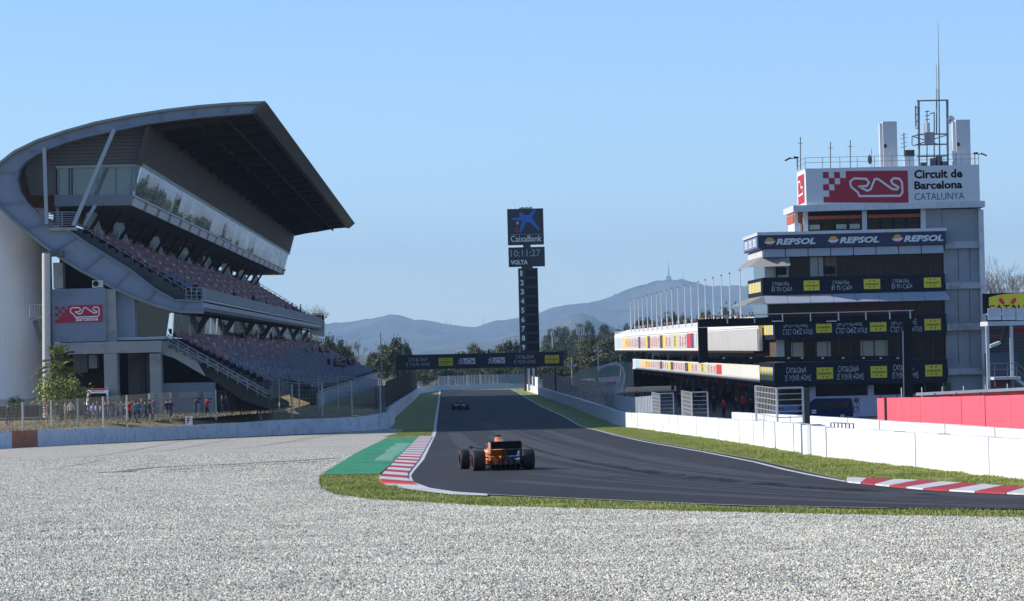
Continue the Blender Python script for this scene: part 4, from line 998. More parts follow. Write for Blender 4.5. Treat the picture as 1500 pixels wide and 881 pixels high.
# corrugated white wall seen through the black frame: ribs
cr = None
for k in range(70):
    y = PN+.1+k*1.1
    if cr is None: cr = MB().box(PX0-.2, PX0-.03, y, y+.5, 6.35, 8.4).build('corrugated_rib', pw_, pb_)
    else: o = cr.copy(); C.objects.link(o); o.parent = pb_; o.location = cr.location+Vector((0, k*1.1, 0))
posters = dict(w=whit, r=mat('poster_red', (.6, .05, .06), .6), y=mat('poster_yellow', (.78, .62, .08), .6), o=mat('poster_cream', (.75, .55, .3), .6), b=mat('poster_blue', (.35, .6, .68), .6), k=mat('poster_dark', (.08, .07, .07), .6), n=mat('poster_navy', (.08, .08, .25), .6), g=mat('poster_green', (.5, .62, .5), .6))
def row(X, z0, z1, y_start, y_end, seq):
    n = len(seq); tot = sum(l for _, l, _ in seq); y = y_start
    for c_, l, mk in seq:
        yl = (y_end-y_start)*l/tot
        o = MB().box(X-.05, X-.021, y+.1, y+yl-.1, z0, z1).build('sponsor_panel', posters[c_], pb_)
        if mk:
            b = MB(); cols = max(1, int(l))
            for q in range(cols):
                yc = y+yl*(q+.5)/cols; w_ = yl/cols*.42
                zz = z0+(z1-z0)*.15
                while zz < z1-(z1-z0)*.2:
                    hh = rnd.uniform(.09, .2); b.box(X-.08, X-.055, yc-w_/2, yc+w_/2*rnd.uniform(.6, 1), zz, zz+hh); zz += hh+rnd.uniform(.05, .12)
            b.build('panel_print', {'r': posters['r'], 'k': posters['k'], 'y': posters['y']}[mk], o)
        y += yl
up = [('w', 1, ''), ('n', 1, ''), ('r', 1.6, ''), ('w', 3, 'r'), ('g', 1, ''), ('y', 1.4, 'k'), ('w', 1, ''), ('w', 2.5, 'r'), ('y', 1.2, ''), ('k', 1.3, ''), ('w', 2, 'r'), ('w', 3, 'r'), ('k', 1.3, ''), ('y', 1, ''), ('w', 3, 'r'), ('k', 1.2, ''), ('w', 2, 'r'), ('w', 4, 'r'), ('y', 2, 'r'), ('o', 3, ''), ('w', 1, ''), ('b', 2, ''), ('w', 2, '')]
row(PX0-.02, 6.6, 8.35, 402, PF-1, up)
row(PX1, 3.5, 4.6, 392, PF-21, up[2:]); 
# columns and dark garages
for k in range(20):
    y = PN+6+k*13.2
    if y < PF-22: pbx(37, 37.5, y, y+.6, -.5, 3.05, mat('pit_column', (.35, .35, .36), .6), 'pit_column')
for k in range(19):
    y = PN+7+k*13.2
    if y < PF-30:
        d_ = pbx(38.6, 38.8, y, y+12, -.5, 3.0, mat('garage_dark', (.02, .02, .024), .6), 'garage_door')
        MB().box(38.5, 38.58, y+1, y+11, 1.3, 2.9).build('glow_team_sign', rnd.choice([redb, orange_p, navy, letter_g, black, MATS['poster_red']]), d_)  # signs enlarged and brightened to stand in for the glow of garage lights
# beams over the pit lane below the balcony
for k in range(16):
    y = PN+8+k*15
    if y < PF-25: pbx(31.9, 38, y, y+.7, 2.35, 2.9, mat('beam_red', (.65, .1, .05), .6) if k % 2 else steel, 'ceiling_beam')
pbx(33, 33.2, PN, PF-22, 2.3, 2.5, steel, 'service_rail')
# flagpoles: one thing each
fp = None
fxs = [210, 229, 248, 268, 290, 312, 335, 357, 383, 409, 438, 471, 501, 536, 569, 607, 647, 687, 737]
for i, v in enumerate(fxs):
    px = 860+v/3.263; X = PX0+.6; d = ats(px, 480, X).y
    if fp is None:
        fp = thing('flagpole', (X, d, 8.6), 'bare white flagpole, first from the left along the pit building roof edge', 'flagpole', 'bare flagpoles along the pit building roof')
        MB().tube((X, d, 8.6), (X, d, 14.4), .09, .05, n=8).build('pole', mat('pole_white', (.7, .7, .7), .4), fp); MB().tube((X, d, 14.4), (X, d, 14.55), .09, n=8).build('finial', steel, fp)
        MB().box(X-.5, X, d-.12, d+.12, 8.45, 8.6).build('bracket', steel, fp)
    else: dup(fp, (X, d, 8.6), label=f'bare white flagpole, {ordw(i+1)} from the left along the pit building roof edge')

steel = bright_steel
# ================================================================ BLACK FRAME GANTRY
FD = 278.0
fg = thing('frame_gantry', (at(1330, 560, FD).x, FD, .5), 'black steel frame gantry reaching over the pit entry in front of the tower', 'gantry')
def fb(pts, m, name, th=.9):
    z = [at(*p, FD) for p in pts]; return MB().slab([(v.x, FD, v.z) for v in z], (0, th, 0)).build(name, m, fg)
fb([(1023, 468), (1338, 459.5), (1338, 470.5), (1037, 479.5), (1023, 480)], black, 'top_beam')
fb([(1023, 480.2), (1036.5, 479.8), (1037.5, 531), (1024.5, 532.5)], black, 'end_post')
fb([(1038, 524), (1324, 521), (1324, 527), (1038, 532)], black, 'lower_beam')
fb([(1323.5, 471.2), (1336.5, 470.8), (1338, 608), (1325, 608)], black, 'main_post')
MB().tube(at(1030, 463, FD-.1), at(1338, 455, FD-.1), .04, n=5).build('top_rail', steel, fg)
for px in (1065, 1105, 1146, 1187, 1228, 1268, 1303, 1333): MB().tube(at(px, 462.5-(px-1065)*.026, FD-.1), at(px+.8, 474-(px-1065)*.026, FD-.1), .05, n=5).build('hanger', steel, fg)
for px in (1138, 1218): MB().box(at(px, 471, FD).x-.4, at(px, 471, FD).x+.4, FD-.12, FD-.02, at(px, 471, FD).z-.03, at(px, 471, FD).z+.06).build('lamp_bar', steel, fg)
for px in (1060, 1100, 1155, 1175, 1205, 1235, 1265, 1290, 1315): q = at(px, 525, FD); MB().box(q.x-.09, q.x+.09, FD-.1, FD-.01, q.z-.05, q.z+.08).build('fixing', steel, fg)
MB().tube(at(1322.5, 485, FD-.1), at(1324.5, 605, FD-.1), .05, n=5).build('cable_pipe', steel, fg)

# ================================================================ TRACK GANTRY
GD = 490.0
gg = thing('start_gantry', (at(700, 560, GD).x, GD, zg(GD)), 'dark banner gantry spanning the track with white slogans and yellow logos', 'gantry')
def gq(pts, name, m, th, y=0): z = [at(*p, GD) for p in pts]; return MB().slab([(v.x, GD+y, v.z) for v in z], (0, th, 0)).build(name, m, gg)
gq([(579.5, 521.5), (825, 516), (825.5, 536.5), (580, 542.5)], 'banner_beam', mat('gantry_navy', (.012, .014, .03), .5), 1.2)
gq([(579, 520.6), (825, 515), (825, 516), (579, 521.4)], 'top_edge', darksteel, 1.6, -.1)
def gz(px, py): v = at(px, py, GD); return Vector((v.x, GD-.05, v.z))
def ghand(x0, x1, yl): 
    for s_, a, c in (('CATALONIA', .1, .9), ('IS YOUR HOME', 0, 1)):
        k = 0 if s_[0] == 'C' else 1
        o = gz(x0+(x1-x0)*a, yl+k*7.3+4); text(s_, o, gz(x0+(x1-x0)*c, yl+k*7.3+4-.0244*(x1-x0)*(c-a))-o, Vector((0, 0, .52)), letter_g if False else lettering, gg, shear=.15, wob=.25, bold=-.014)
ghand(595, 630, 526); ghand(753, 785, 522)
for px in (653, 808.5):
    c_ = gz(px, 530.3-(px-653)*.0244); logo_y(c_.x, c_.z, 2.05, 1.15, GD-.06, gg)
for px in (684, 727.5):
    c_ = gz(px, 529.3-(px-684)*.0244); w_, h_ = 2.4, .85
    o = MB().box(c_.x-w_/2, c_.x+w_/2, GD-.08, GD-.05, c_.z-h_/2, c_.z+h_/2).build('sponsor_board', lettering, gg)
    b = MB()
    for i in range(4):
        for j in range(4):
            if (i+j) % 2: b.poly([(c_.x-w_/2+i*.2, GD-.09, c_.z-h_/2+j*.21), (c_.x-w_/2+i*.2+.2, GD-.09, c_.z-h_/2+j*.21), (c_.x-w_/2+i*.2+.2, GD-.09, c_.z-h_/2+j*.21+.21), (c_.x-w_/2+i*.2, GD-.09, c_.z-h_/2+j*.21+.21)])
    b.build('chequer', navy, o)
    b = MB()
    for q in ribbon([(.95, .2), (1.15, .6), (1.7, .62), (1.95, .3), (2.3, .58)], .1)+ribbon([(.9, .15), (2.25, .2)], .06): b.poly([(c_.x-w_/2+x, GD-.09, c_.z-h_/2+z) for x, z in q])
    b.build('circuit_mark', navy, o)
for px in (582, 823):
    x = gz(px, 540).x
    zz = gz(px, 540).z
    for dx in (0, .9): MB().tube((x+dx*(1 if px < 700 else -1), GD+.6, zg(GD)), (x+dx*(1 if px < 700 else -1), GD+.6, zz), .14, n=8).build('leg', darksteel, gg)
    b = MB()
    for k in range(8): b.tube((x, GD+.6, zg(GD)+k*.8), (x+.9*(1 if px < 700 else -1), GD+.6, zg(GD)+k*.8+.8), .05, n=4)
    b.build('leg_bracing', darksteel, gg)

# ================================================================ LAP TOWER
LD = 640.0
lp = thing('lap_tower', (at(773, 560, LD).x, LD, zg(LD)), 'tall dark scoring tower with a star logo, clock and numbers one to nine', 'tower')
def lq(pts, name, m, th=1.5, y=0, par=lp): z = [at(*p, LD) for p in pts]; return MB().slab([(v.x, LD+y, v.z) for v in z], (0, th, 0)).build(name, m, par)
lpm = mat('scoreboard', (.010, .012, .022), .5, var=.1)
LPX0, LPX1 = at(760.5, 450, LD).x, at(789, 450, LD).x
zt = at(773, 393, LD).z
col = MB().box(LPX0, LPX1, LD, LD+2.5, zg(LD)+5, zt).build('column', lpm, lp)
MB().box(LPX0+.6, LPX1-.6, LD+.5, LD+2, zg(LD), zg(LD)+5).build('column_base', darksteel, lp)
def lz(px, py): v = at(px, py, LD); return Vector((v.x, LD-.06, v.z))
for k in range(9):
    zc = at(763+k*.35, 400.5+k*13.55, LD).z
    text(str(k+1), (LPX0+.35, LD-.05, zc-.55), (.62 if k else .4, 0, 0), (0, 0, 1.05), lettering, col, bold=.03)
    MB().box(LPX0+1.3, LPX1-.15, LD-.04, LD-.01, zc-.62, zc+.62).build('display_row', black, col)
cx0, cx1 = at(745, 375, LD).x, at(798, 375, LD).x
ck = MB().box(cx0, cx1, LD-.3, LD+1.8, at(771, 390.8, LD).z, at(771, 362.3, LD).z).build('clock_board', lpm, lp)
zr = at(771, 377.5, LD).z; text('10:11:27', (cx0+.4, LD-.33, zr+.15), (5.6, 0, 0), (0, 0, 1.35), letter_g, ck, bold=.02)
text('VOLTA', (cx0+.35, LD-.33, zr-1.3), (3.2, 0, 0), (0, 0, .85), lettering, ck, bold=.03)
bk0, bk1 = cx0-.05, cx1-.1; zb0, zb1 = at(771, 358.8, LD).z, at(771, 306, LD).z
bo = MB().box(bk0, bk1, LD-.3, LD+1.8, zb0, zb1).build('logo_board', lpm, lp)
MB().box((cx0+cx1)/2-.6, (cx0+cx1)/2+.8, LD+.2, LD+1.5, at(771, 362.3, LD).z, zb0).build('neck', darksteel, lp); MB().box((cx0+cx1)/2-1, (cx0+cx1)/2+1.1, LD+.2, LD+1.5, zt, at(771, 390.8, LD).z).build('neck', darksteel, lp)
def PB(u, v, o=0): return (bk0+(u-108)/(492-108)*(bk1-bk0), LD-.33-o, zb1-(v-195)/(580-195)*(zb1-zb0))
MB().poly([PB(*p) for p in [(150, 300), (175, 290), (245, 284), (234, 240), (245, 230), (262, 238), (292, 265), (330, 264), (398, 206), (413, 207), (412, 222), (368, 290), (450, 415), (452, 432), (438, 433), (345, 345), (302, 342), (258, 440), (245, 452), (235, 440), (262, 322), (180, 316), (150, 310)]]).build('star_logo', mat('star_blue', (.015, .12, .48), .5), bo)
for u, v, r_, m_ in ((215, 346, 16, mat('dot_yellow', (.55, .5, .2), .5)), (203, 418, 26, mat('dot_red', (.25, .015, .02), .5))):
    MB().poly([PB(u+r_*.85*math.cos(t), v+r_*math.sin(t)) for t in [2*math.pi*i/14 for i in range(14)]]).build('logo_dot', m_, bo)
MB().poly([PB(135, 467), PB(475, 467), PB(475, 471), PB(135, 471)]).build('logo_rule', letter_g, bo)
o0 = Vector(PB(138, 548)); text('CaixaBank', o0, Vector(PB(468, 548))-o0, Vector(PB(138, 480))-o0, lettering, bo, bold=.005)
for px, y0, y1 in ((753, 306, 293), (774.5, 305, 290)): MB().tube(lz(px, y0)+Vector((0, 1, 0)), lz(px, y1)+Vector((0, 1, 0)), .06, n=5).build('antenna', steel, lp)
b = MB()
for k in range(6): q = lz(762+k*3.2, 305.5); b.box(q.x-.15, q.x+.15, LD, LD+.3, zb1, zb1+.25+.1*(k % 2))
b.build('cable_box', darksteel, lp)
# ================================================================ WALLS
def wall(name, label, P, hts, m, seg, th=.35, zoff=-.1, special=None, cat='wall', bases=None, group=None, piece='wall_panel'):
    """P: list of ground points; hts: heights; split in panels of seg metres with a recessed joint"""
    t = thing(name, tuple(P[0]), label, cat, group)
    L = [0]
    for a, c in zip(P, P[1:]): L.append(L[-1]+(c.to_2d()-a.to_2d()).length)
    n = max(1, round(L[-1]/seg)); 
    def pos(s):
        for i in range(len(P)-1):
            if s <= L[i+1]+1e-5:
                k = (s-L[i])/(L[i+1]-L[i]); p = P[i].to_2d().lerp(P[i+1].to_2d(), k); h = hts[i]+(hts[i+1]-hts[i])*k
                z = (bases[i]+(bases[i+1]-bases[i])*k) if bases else zg(p.y)
                return p, z, h
        return P[-1].to_2d(), (bases[-1] if bases else zg(P[-1].y)), hts[-1]
    for i in range(n):
        a, za, ha = pos(L[-1]*(i/n)); c, zc, hc = pos(L[-1]*((i+1)/n))
        d = (c-a); l = d.length; d = d/l; nn = Vector((-d.y, d.x))*th/2; a2 = a+d*.02; c2 = c-d*.02
        j = rnd.uniform(-.012, .012); b = MB(); ha += j; hc += j; off = nn.normalized()*rnd.uniform(-.024, .024)
        lo, hi = zoff, 0
        q = [(a2+nn+off, za, ha), (c2+nn+off, zc, hc), (c2-nn+off, zc, hc), (a2-nn+off, za, ha)]
        b.add([(p.x, p.y, z+lo) for p, z, h in q]+[(p.x, p.y, z+h) for p, z, h in q], [(0, 1, 2, 3), (7, 6, 5, 4), (0, 4, 5, 1), (1, 5, 6, 2), (2, 6, 7, 3), (3, 7, 4, 0)])
        mm = m
        if special: mm = special(i, n, a, m)
        b.build(piece, mm, t)
    return t
orangep = mat('orange_wall_paint', (.42, .13, .06), .75, var=.15, vs=1, wear=(.3, .1, .06), ws=1.5)
LWs = [G(-60, 661), G(0, 657.5), G(130, 650.5), G(265, 643.6), G(400, 638), G(530, 632), G(567, 628.5)]
def topz(px, py, P): r_ = ray(px, py); return CAMZ+r_.z*(P.y/r_.y)
lh = [topz(px, py, P)-P.z for (px, py), P in zip([(-60, 634.5), (0, 631.5), (130, 627.5), (265, 624.3), (400, 616), (530, 610.5), (567, 604.5)], LWs)]
ob = [G(24, 640).x, G(61, 640).x]
shadewall = mat('shade_tinted_concrete', (.6, .63, .7), .75, var=.06, vs=.5, wear=(.4, .42, .46), ws=1.5, bump=.1, bs=6)  # cool tint puts the shade on the left walls into their colour
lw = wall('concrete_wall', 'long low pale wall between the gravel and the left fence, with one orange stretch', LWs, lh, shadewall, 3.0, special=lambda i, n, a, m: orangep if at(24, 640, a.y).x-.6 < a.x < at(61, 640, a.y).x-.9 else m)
LW2 = [G(568, 619.5), G(604, 582), G(614, 574)]
hh = lh[-1]
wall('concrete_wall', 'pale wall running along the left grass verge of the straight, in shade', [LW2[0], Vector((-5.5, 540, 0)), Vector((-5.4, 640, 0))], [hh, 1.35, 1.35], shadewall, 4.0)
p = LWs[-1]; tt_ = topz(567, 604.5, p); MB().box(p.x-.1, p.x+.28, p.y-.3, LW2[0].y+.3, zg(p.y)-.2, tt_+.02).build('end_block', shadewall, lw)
# right wall
RW = [Vector((14.3, 66, 0)), G(1500, 703.5), G(1197, 668.5)]
RWh = [1.02, 1.0, 1.08]
wj = mat('bright_white_wall', (.8, .8, .79), .6, var=.03, vs=1, wear=(.66, .66, .64), ws=2.5, bump=.1, bs=5)
rw = wall('concrete_wall', 'bright white panelled wall at the right edge of the track, nearest the camera', [Vector((p.x, p.y, zg(p.y))) for p in RW], RWh, wj, 4.0, special=lambda i, n, a, m: m)
RW2 = [G(1180, 664), G(1060, 645.5), G(915, 625.5), Vector((15.3, 420, 0)), Vector((15.2, 560, 0)), Vector((14.9, 660, 0))]
RWh2 = [1.12, 1.15, 1.3, 1.3, 1.3, 1.25]
tyrem = mat('worn_wall_white', (.78, .78, .78), .6, var=.04, vs=1, wear=(.55, .55, .55), ws=1.8, bump=.25, bs=14)
rw2 = wall('pit_wall', 'white pit wall running down the right side of the straight', RW2, RWh2, tyrem, 3.0)
# rounded barrel block at the break of the wall
p = G(1187, 667.5); b = thing('barrier_drum', (p.x, p.y, zg(p.y)), 'rounded pale drum closing the gap between the two white walls', 'barrier')
MB().tube((p.x+.15, p.y, zg(p.y)-.1), (p.x+.15, p.y, zg(p.y)+1.12), .42, n=20).build('drum_body', mat('drum_white', (.78, .8, .8), .5), b, smooth=False)
MB().tube((p.x+.15, p.y, zg(p.y)+1.121), (p.x+.15, p.y, zg(p.y)+1.15), .3, n=20).build('drum_lid', mat('drum_lid', (.35, .36, .37), .5), b)
W2 = [Vector((19, 78, 0)), Vector((19, 113, 0)), Vector((19, 160, 0)), Vector((19.1, 228, 0))]
wall('concrete_wall', 'second white wall behind the nearest one, beside the pit entry', [Vector((p.x, p.y, zg(p.y))) for p in W2], [.9, .9, 1.1, 1.28], wj, 4.0)
# service ladder railing between the walls
t = thing('guard_railing', (17.2, 135, zg(135)), 'short dark railing lying between the two white walls behind the drum', 'railing')
for k in range(7):
    y = 150-k*1.4; MB().tube((16.8, y, zg(y)+.5), (16.8, y, zg(y)+1.0), .03, n=5).build('post', darksteel, t)
MB().tube((16.8, 150, zg(150)+1.0), (16.8, 141.6, zg(141.6)+1.0), .03, n=5).build('rail', steel, t)
# far wall where the straight bends
FW = [Vector((-5.4, 641, 0)), Vector((-2, 690, 0)), Vector((6, 700, 0)), Vector((16.5, 705, 0))]
wall('concrete_wall', 'low grey wall crossing the far end of the straight', [Vector((p.x, p.y, zg(p.y))) for p in FW], [1.3, 1.0, 1.0, 1.2], mat('far_wall', (.55, .56, .58), .7, var=.1), 6.0)
# red screened fence
RF = [Vector((31.8, 252.5, 0)), Vector((31.2, 185, 0)), Vector((31, 140, 0))]
rf = wall('screen_fence', 'bright red cloth-covered fence behind the white walls at the right', [Vector((p.x, p.y, zg(p.y)+.2)) for p in RF], [1.95, 1.98, 2.1], redfence, 5.0, th=.06, zoff=.15, piece='cloth_panel', cat='fence')
for k in range(11):
    y = 252-k*10; x = 31.8-(252-y)*.0075; MB().tube((x+.12, y, zg(y)), (x+.12, y, zg(y)+2.2), .045, n=6).build('fence_post', darksteel, rf)
y = 247; MB().box(31.6, 31.68, y-.35, y+.35, zg(y)+.15, zg(y)+2.0).build('dark_gap', darksteel, rf)
rf2 = wall('screen_fence', 'dark red screened fence further back, below the raised stand', [Vector((39.6, 300, 0)), Vector((44, 299, 0)), Vector((60, 292, 0))], [1.9, 2.35, 2.75], mat('dark_red_cloth', (.3, .012, .02), .8, var=.1), 1.6, th=.05, piece='cloth_panel', cat='fence')
for k in range(11): x = 39.8+k*1.8; MB().tube((x, 299.2-max(0, (x-44))*.43, 0), (x, 299.2-max(0, x-44)*.43, 2.8+max(0, x-44)*.03), .05, n=5).build('fence_post', steel, rf2)
MB().beam((41, 298.5, 2.2), (58, 292, 2.75), .3, .25).build('pale_tarpaulin', whit, rf2)

# ================================================================ FENCES
def wirefence(name, label, pts, z0f, h, post_sp, wires, wr=.012, pr=.04, m_post=steel, vert=0, lean=0, group=None, m_wire=None):
    t = thing(name, (pts[0][0], pts[0][1], z0f(pts[0][1])), label, 'fence', group)
    for (a, c) in zip(pts, pts[1:]):
        a, c = Vector(a), Vector(c); l = (c-a).length; n = max(1, round(l/post_sp))
        for i in range(n+1):
            p = a.lerp(c, i/n); z = z0f(p.y); MB().tube((p.x, p.y, z-.3), (p.x, p.y, z+h), pr, n=6).build('post', m_post, t)
            if lean: MB().tube((p.x, p.y, z+h), (p.x+lean, p.y, z+h+abs(lean)*.6), pr, n=6).build('post_arm', m_post, t)
        b = MB()
        for k in range(wires):
            hk = h*(k+.5)/wires
            for i in range(n):
                p, q = a.lerp(c, i/n), a.lerp(c, (i+1)/n); b.tube((p.x, p.y, z0f(p.y)+hk), (q.x, q.y, z0f(q.y)+hk), wr, n=3, cap=False)
        if vert:
            nv = int(l/vert)
            for i in range(nv):
                p = a.lerp(c, i/nv); b.tube((p.x, p.y, z0f(p.y)), (p.x+(.0), p.y, z0f(p.y)+h), wr*.9, n=3, cap=False)
        b.build('wire_mesh', m_wire or m_post, t, kind='stuff')
    return t
lf = [(G(px, py).x-.8, G(px, py).y+.4) for px, py in [(-40, 659.8), (130, 650.5), (265, 643.6), (393, 638)]]
# the fence stands on the bank just behind the wall
def bankz(y):
    return INZ-.25
postc = mat('fence_post_grey', (.5, .5, .5), .6, metal=.3, var=.1)
wirem = mat('fence_wire', (.2, .19, .17), .7)
wirefence('wire_fence', 'low wire mesh fence on the bank, in front of the walking spectators', lf, bankz, 2.25, 7.6, 9, .01, .075, postc, vert=.3, m_wire=wirem)
# tall catch fence cage
cg = [G(393, 638), G(420, 637), G(530, 632), G(566, 629)]
c0 = (cg[0].x-.6, cg[0].y+.3); c1 = (cg[3].x-.5, cg[3].y)
wallz = lambda y: topz(480, 613, Vector((0, y, 0)))-.3 if False else 2.0
wirefence('catch_fence', 'tall steel catch fence with leaning arms above the wall corner', [c0, c1], lambda y: 1.7, 2.7, 5, 7, .014, .075, postc, vert=.5, m_wire=wirem)
t = thing('fence_canopy', (c0[0], c0[1], 4.4), 'cable net canopy stretched from the catch fence towards the grandstand', 'netting')
for i in range(7):
    p = Vector(c0).lerp(Vector(c1), i/6); MB().tube((p.x, p.y, 4.4), (p.x-4, p.y+3, 4.9), .045, n=5).build('canopy_arm', postc, t)
    MB().tube((p.x-4, p.y+3, 1.5), (p.x-4, p.y+3, 4.9), .06, n=5).build('rear_post', postc, t)
b = MB()
for k in range(5):
    f_ = k/4; b.tube((c0[0]-4*f_, c0[1]+3*f_, 4.4+.5*f_), (c1[0]-4*f_, c1[1]+3*f_, 4.4+.5*f_), .02, n=3)
b.build('cable_net', wirem, t, kind='stuff')
wirefence('catch_fence', 'dark catch fence on top of the wall along the left verge of the straight', [(-6.3, LW2[0].y+1), (-5.9, 640)], lambda y: zg(y)+1.0, 3.2, 4.0, 9, .025, .07, darksteel, vert=1.0, m_wire=mat('dark_wire', (.05, .05, .055), .7))
# dark net screen boards behind that fence
scr = thing('fence_screen', (-7.4, 420, zg(420)), 'dark screen boards standing behind the left catch fence', 'screen')
for k in range(22):
    y = 352+k*12; MB().box(-7.5, -7.4, y, y+11.7, zg(y)+.2, zg(y)+3.4).build('screen_board', mat('screen_dark', (.045, .05, .065), .8, var=.2, vs=.3), scr)
# fence on top of the right pit wall, shaded stretch
wirefence('catch_fence', 'catch fence on the far shaded half of the pit wall', [(15.75, 322), (15.5, 560)], lambda y: zg(y)+1.25, 2.3, 4.0, 6, .02, .05, postc, vert=1.1, m_wire=wirem)
sc = thing('pit_wall_screen', (15.9, 305, zg(305)+1.3), 'ribbed translucent wind screen on top of the pit wall, part sunlit and part shaded', 'screen')
scm = mat('wind_screen', (.42, .45, .5), .35, var=.12, vs=.8)
for k in range(74):
    y = 266+k*1.05; zz = zg(y)+1.25; MB().box(15.86+(k % 2)*.04, 15.9+(k % 2)*.04, y, y+.98, zz, zz+1.32).build('screen_panel', scm, sc)
for (xa, xb, ya, yb_, dpt, lab) in ((967, 987, 577, 609, 9, 'leftmost of three wire fence cages standing on the pit wall'), (1014, 1037, 575, 611, 9, 'middle of three wire fence cages standing on the pit wall'), (1139, 1177, 569, 616, 10, 'largest wire fence cage, standing on the pit wall in front of the blue van')):
    X = 15.2 if xa < 1100 else 13.9; q = ats(xa, yb_, X); d = q.y; z0 = zg(d)+1.0; z1 = at(xa, ya, d).z; x0 = q.x; x1 = at(xb, yb_, d).x
    t = thing('fence_cage', (x0, d, z0), lab, 'fence')
    for x in (x0, x1):
        MB().tube((x, d, z0-.3), (x, d, z1), .045, n=6).build('post', steel, t)
    MB().tube((x0, d+dpt, z0-.3), (x0, d+dpt, z1), .045, n=6).build('post', steel, t)
    if xa > 1100: MB().box(x1+.05, x1+.28, d, d+.2, z0-.3, z1).build('end_post', darksteel, t)
    for k in range(7):
        z = z0+(z1-z0)*(k+.3)/6.3; MB().tube((x0, d, z), (x1, d, z), .022 if k < 6 else .05, n=5).tube((x0, d, z), (x0, d+dpt, z), .02, n=4).build('cable', steel, t)
    b = MB()
    for k in range(14):
        y = d+dpt*k/14; b.tube((x0, y, z0), (x0, y, z1), .01, n=3)
    b.build('mesh_side', mat('mesh_light', (.5, .5, .48), .6), t, kind='stuff')
# far end fence on the crossing wall
wirefence('wire_fence', 'pale mesh fence on the low wall at the far end of the straight', [(-1.8, 690.5), (6, 700.5), (16, 705.5)], lambda y: zg(y)+1.0, 2.0, 3.2, 5, .03, .07, mat('far_post', (.35, .38, .42), .6), vert=.9)
scp = thing('far_screen', (6, 703, zg(703)+1), 'pale translucent screening behind the far fence', 'screen')
for k in range(9): x = -2+k*2.05; MB().box(x, x+2, 703-max(0, 4-k)*2.2, 703.05-max(0, 4-k)*2.2, zg(703)+1, zg(703)+2.9).build('screen_sheet', mat('far_sheet', (.2, .24, .3), .8, var=.1), scp)
# curved screen wall beyond the pit lane with plants, and the white bright wall below it
def chain(px_list, d_list): return [at(a, c, d) for (a, c), d in zip(px_list, d_list)]
cw = thing('curved_fence', (18, 640, -.5), 'curved grey-green screen fence beyond the end of the pit lane', 'fence')
tops = [(833, 552), (848, 545), (864, 539), (880, 535), (898, 532), (918, 531), (940, 531)]
cwm = mat('grey_green_screen', (.16, .19, .17), .7, var=.15, vs=.4)
for (a, c) in zip(tops, tops[1:]):
    for k in range(5):
        t0, t1 = k/5, (k+.93)/5; p = at(a[0]+(c[0]-a[0])*t0, a[1]+(c[1]-a[1])*t0, 655); q = at(a[0]+(c[0]-a[0])*t1, a[1]+(c[1]-a[1])*t1, 655)
        MB().slab([(p.x, 655, -1), (q.x, 655, -1), (q.x, 655, q.z), (p.x, 655, p.z)], (0, .1, 0)).build('screen_sheet', cwm, cw)
wall('paddock_wall', 'short bright white wall below the curved screen fence', [Vector((21, 575, -.5)), Vector((25.2, 585, -.5))], [1.9, 1.9], wj, 2.1, bases=[-.4, -.4])
wall('paddock_wall', 'small white wall piece where the pit wall meets the far end', [Vector((15.0, 663, 0)), Vector((16.6, 625, 0))], [2.9, 2.6], wj, 5, bases=[zg(660), zg(640)])

# start-line style posts near the lap tower
t = thing('marker_post', (14.5, 636, zg(636)), 'pale twin post at the end of the pit wall under the gantry', 'post')
for px in (775, 782): q = at(px, 560, 600); MB().box(q.x-.2, q.x+.2, 600, 600.4, q.z-1.5, at(px, 540, 600).z).build('post', whit, t)
# ---- speaker-shaped pit exit sign
SD = 385.0
sp_ = thing('arched_sign', (at(893, 578, SD).x, SD, zg(SD)+1), 'grey arched sign pod with a small red logo panel above the pit wall', 'sign')
arc = [(876, 541), (884, 537), (893, 534), (901, 533), (908, 535.5), (912, 541), (914.5, 550), (913, 560), (909, 569), (903, 576)]
arm = mat('pod_grey', (.5, .53, .57), .5, var=.05)
b = MB()
for a, c in zip(arc, arc[1:]):
    p, q = at(*a, SD), at(*c, SD); w0 = .13 if a[0] < 885 else .26; b.beam(p, q, 1.3, w0*1.2)
b.build('curved_arm', arm, sp_)
MB().slab([at(x, y, SD-.3) for x, y in [(876, 554), (910, 551), (908, 565), (903, 573), (896, 577), (886, 577), (879, 571)]], (0, .7, 0)).build('pod_body', arm, sp_)
MB().slab([at(x, y, SD-.36) for x, y in [(885.5, 560.5), (902, 559.5), (902, 566), (886, 567)]], (0, .05, 0)).build('red_panel', red, sp_)
b = MB()
p0 = at(886, 566.8, SD-.38)
for q in ribbon([(.6, .25), (.75, .4), (1.0, .4), (1.1, .2), (.6, .17)], .04): b.poly([(p0.x+x, SD-.39, p0.z+z) for x, z in q])
b.build('track_outline', lettering, sp_)
MB().tube(at(886, 577, SD), at(886, 600, SD), .1, n=8).tube(at(899, 577, SD), at(899, 600, SD), .1, n=8).build('support', darksteel, sp_)

# ================================================================ POLES
def pole(name, label, cat, px, ytop, ybot, d, r, extra=None, group=None):
    p, q = at(px, ybot, d), at(px-(ybot-ytop)*.0244, ytop, d); t = thing(name, (p.x, p.y, p.z), label, cat, group)
    MB().tube(p, (p.x, p.y, q.z), r, r*.6, n=8).build('pole', mat('pole_grey', (.4, .4, .4), .5, metal=.3), t)
    if extra: extra(t, Vector((p.x, p.y, q.z)), d)
    return t
def floodheads(t, q, d):
    s = d/5000
    for dx in (-5, 5): MB().box(q.x+dx*s-1.6*s, q.x+dx*s+1.6*s, d-.3, d, q.z-14*s, q.z-10*s).build('lamp_head', steel, t)
    MB().box(q.x-5*s, q.x+5*s, d-.1, d, q.z-13*s, q.z-12.2*s).build('cross_arm', steel, t)
pole('mast_pole', 'tall slim bare pole by the trees left of the track gantry', 'pole', 559.5, 487, 566, 480, .1)
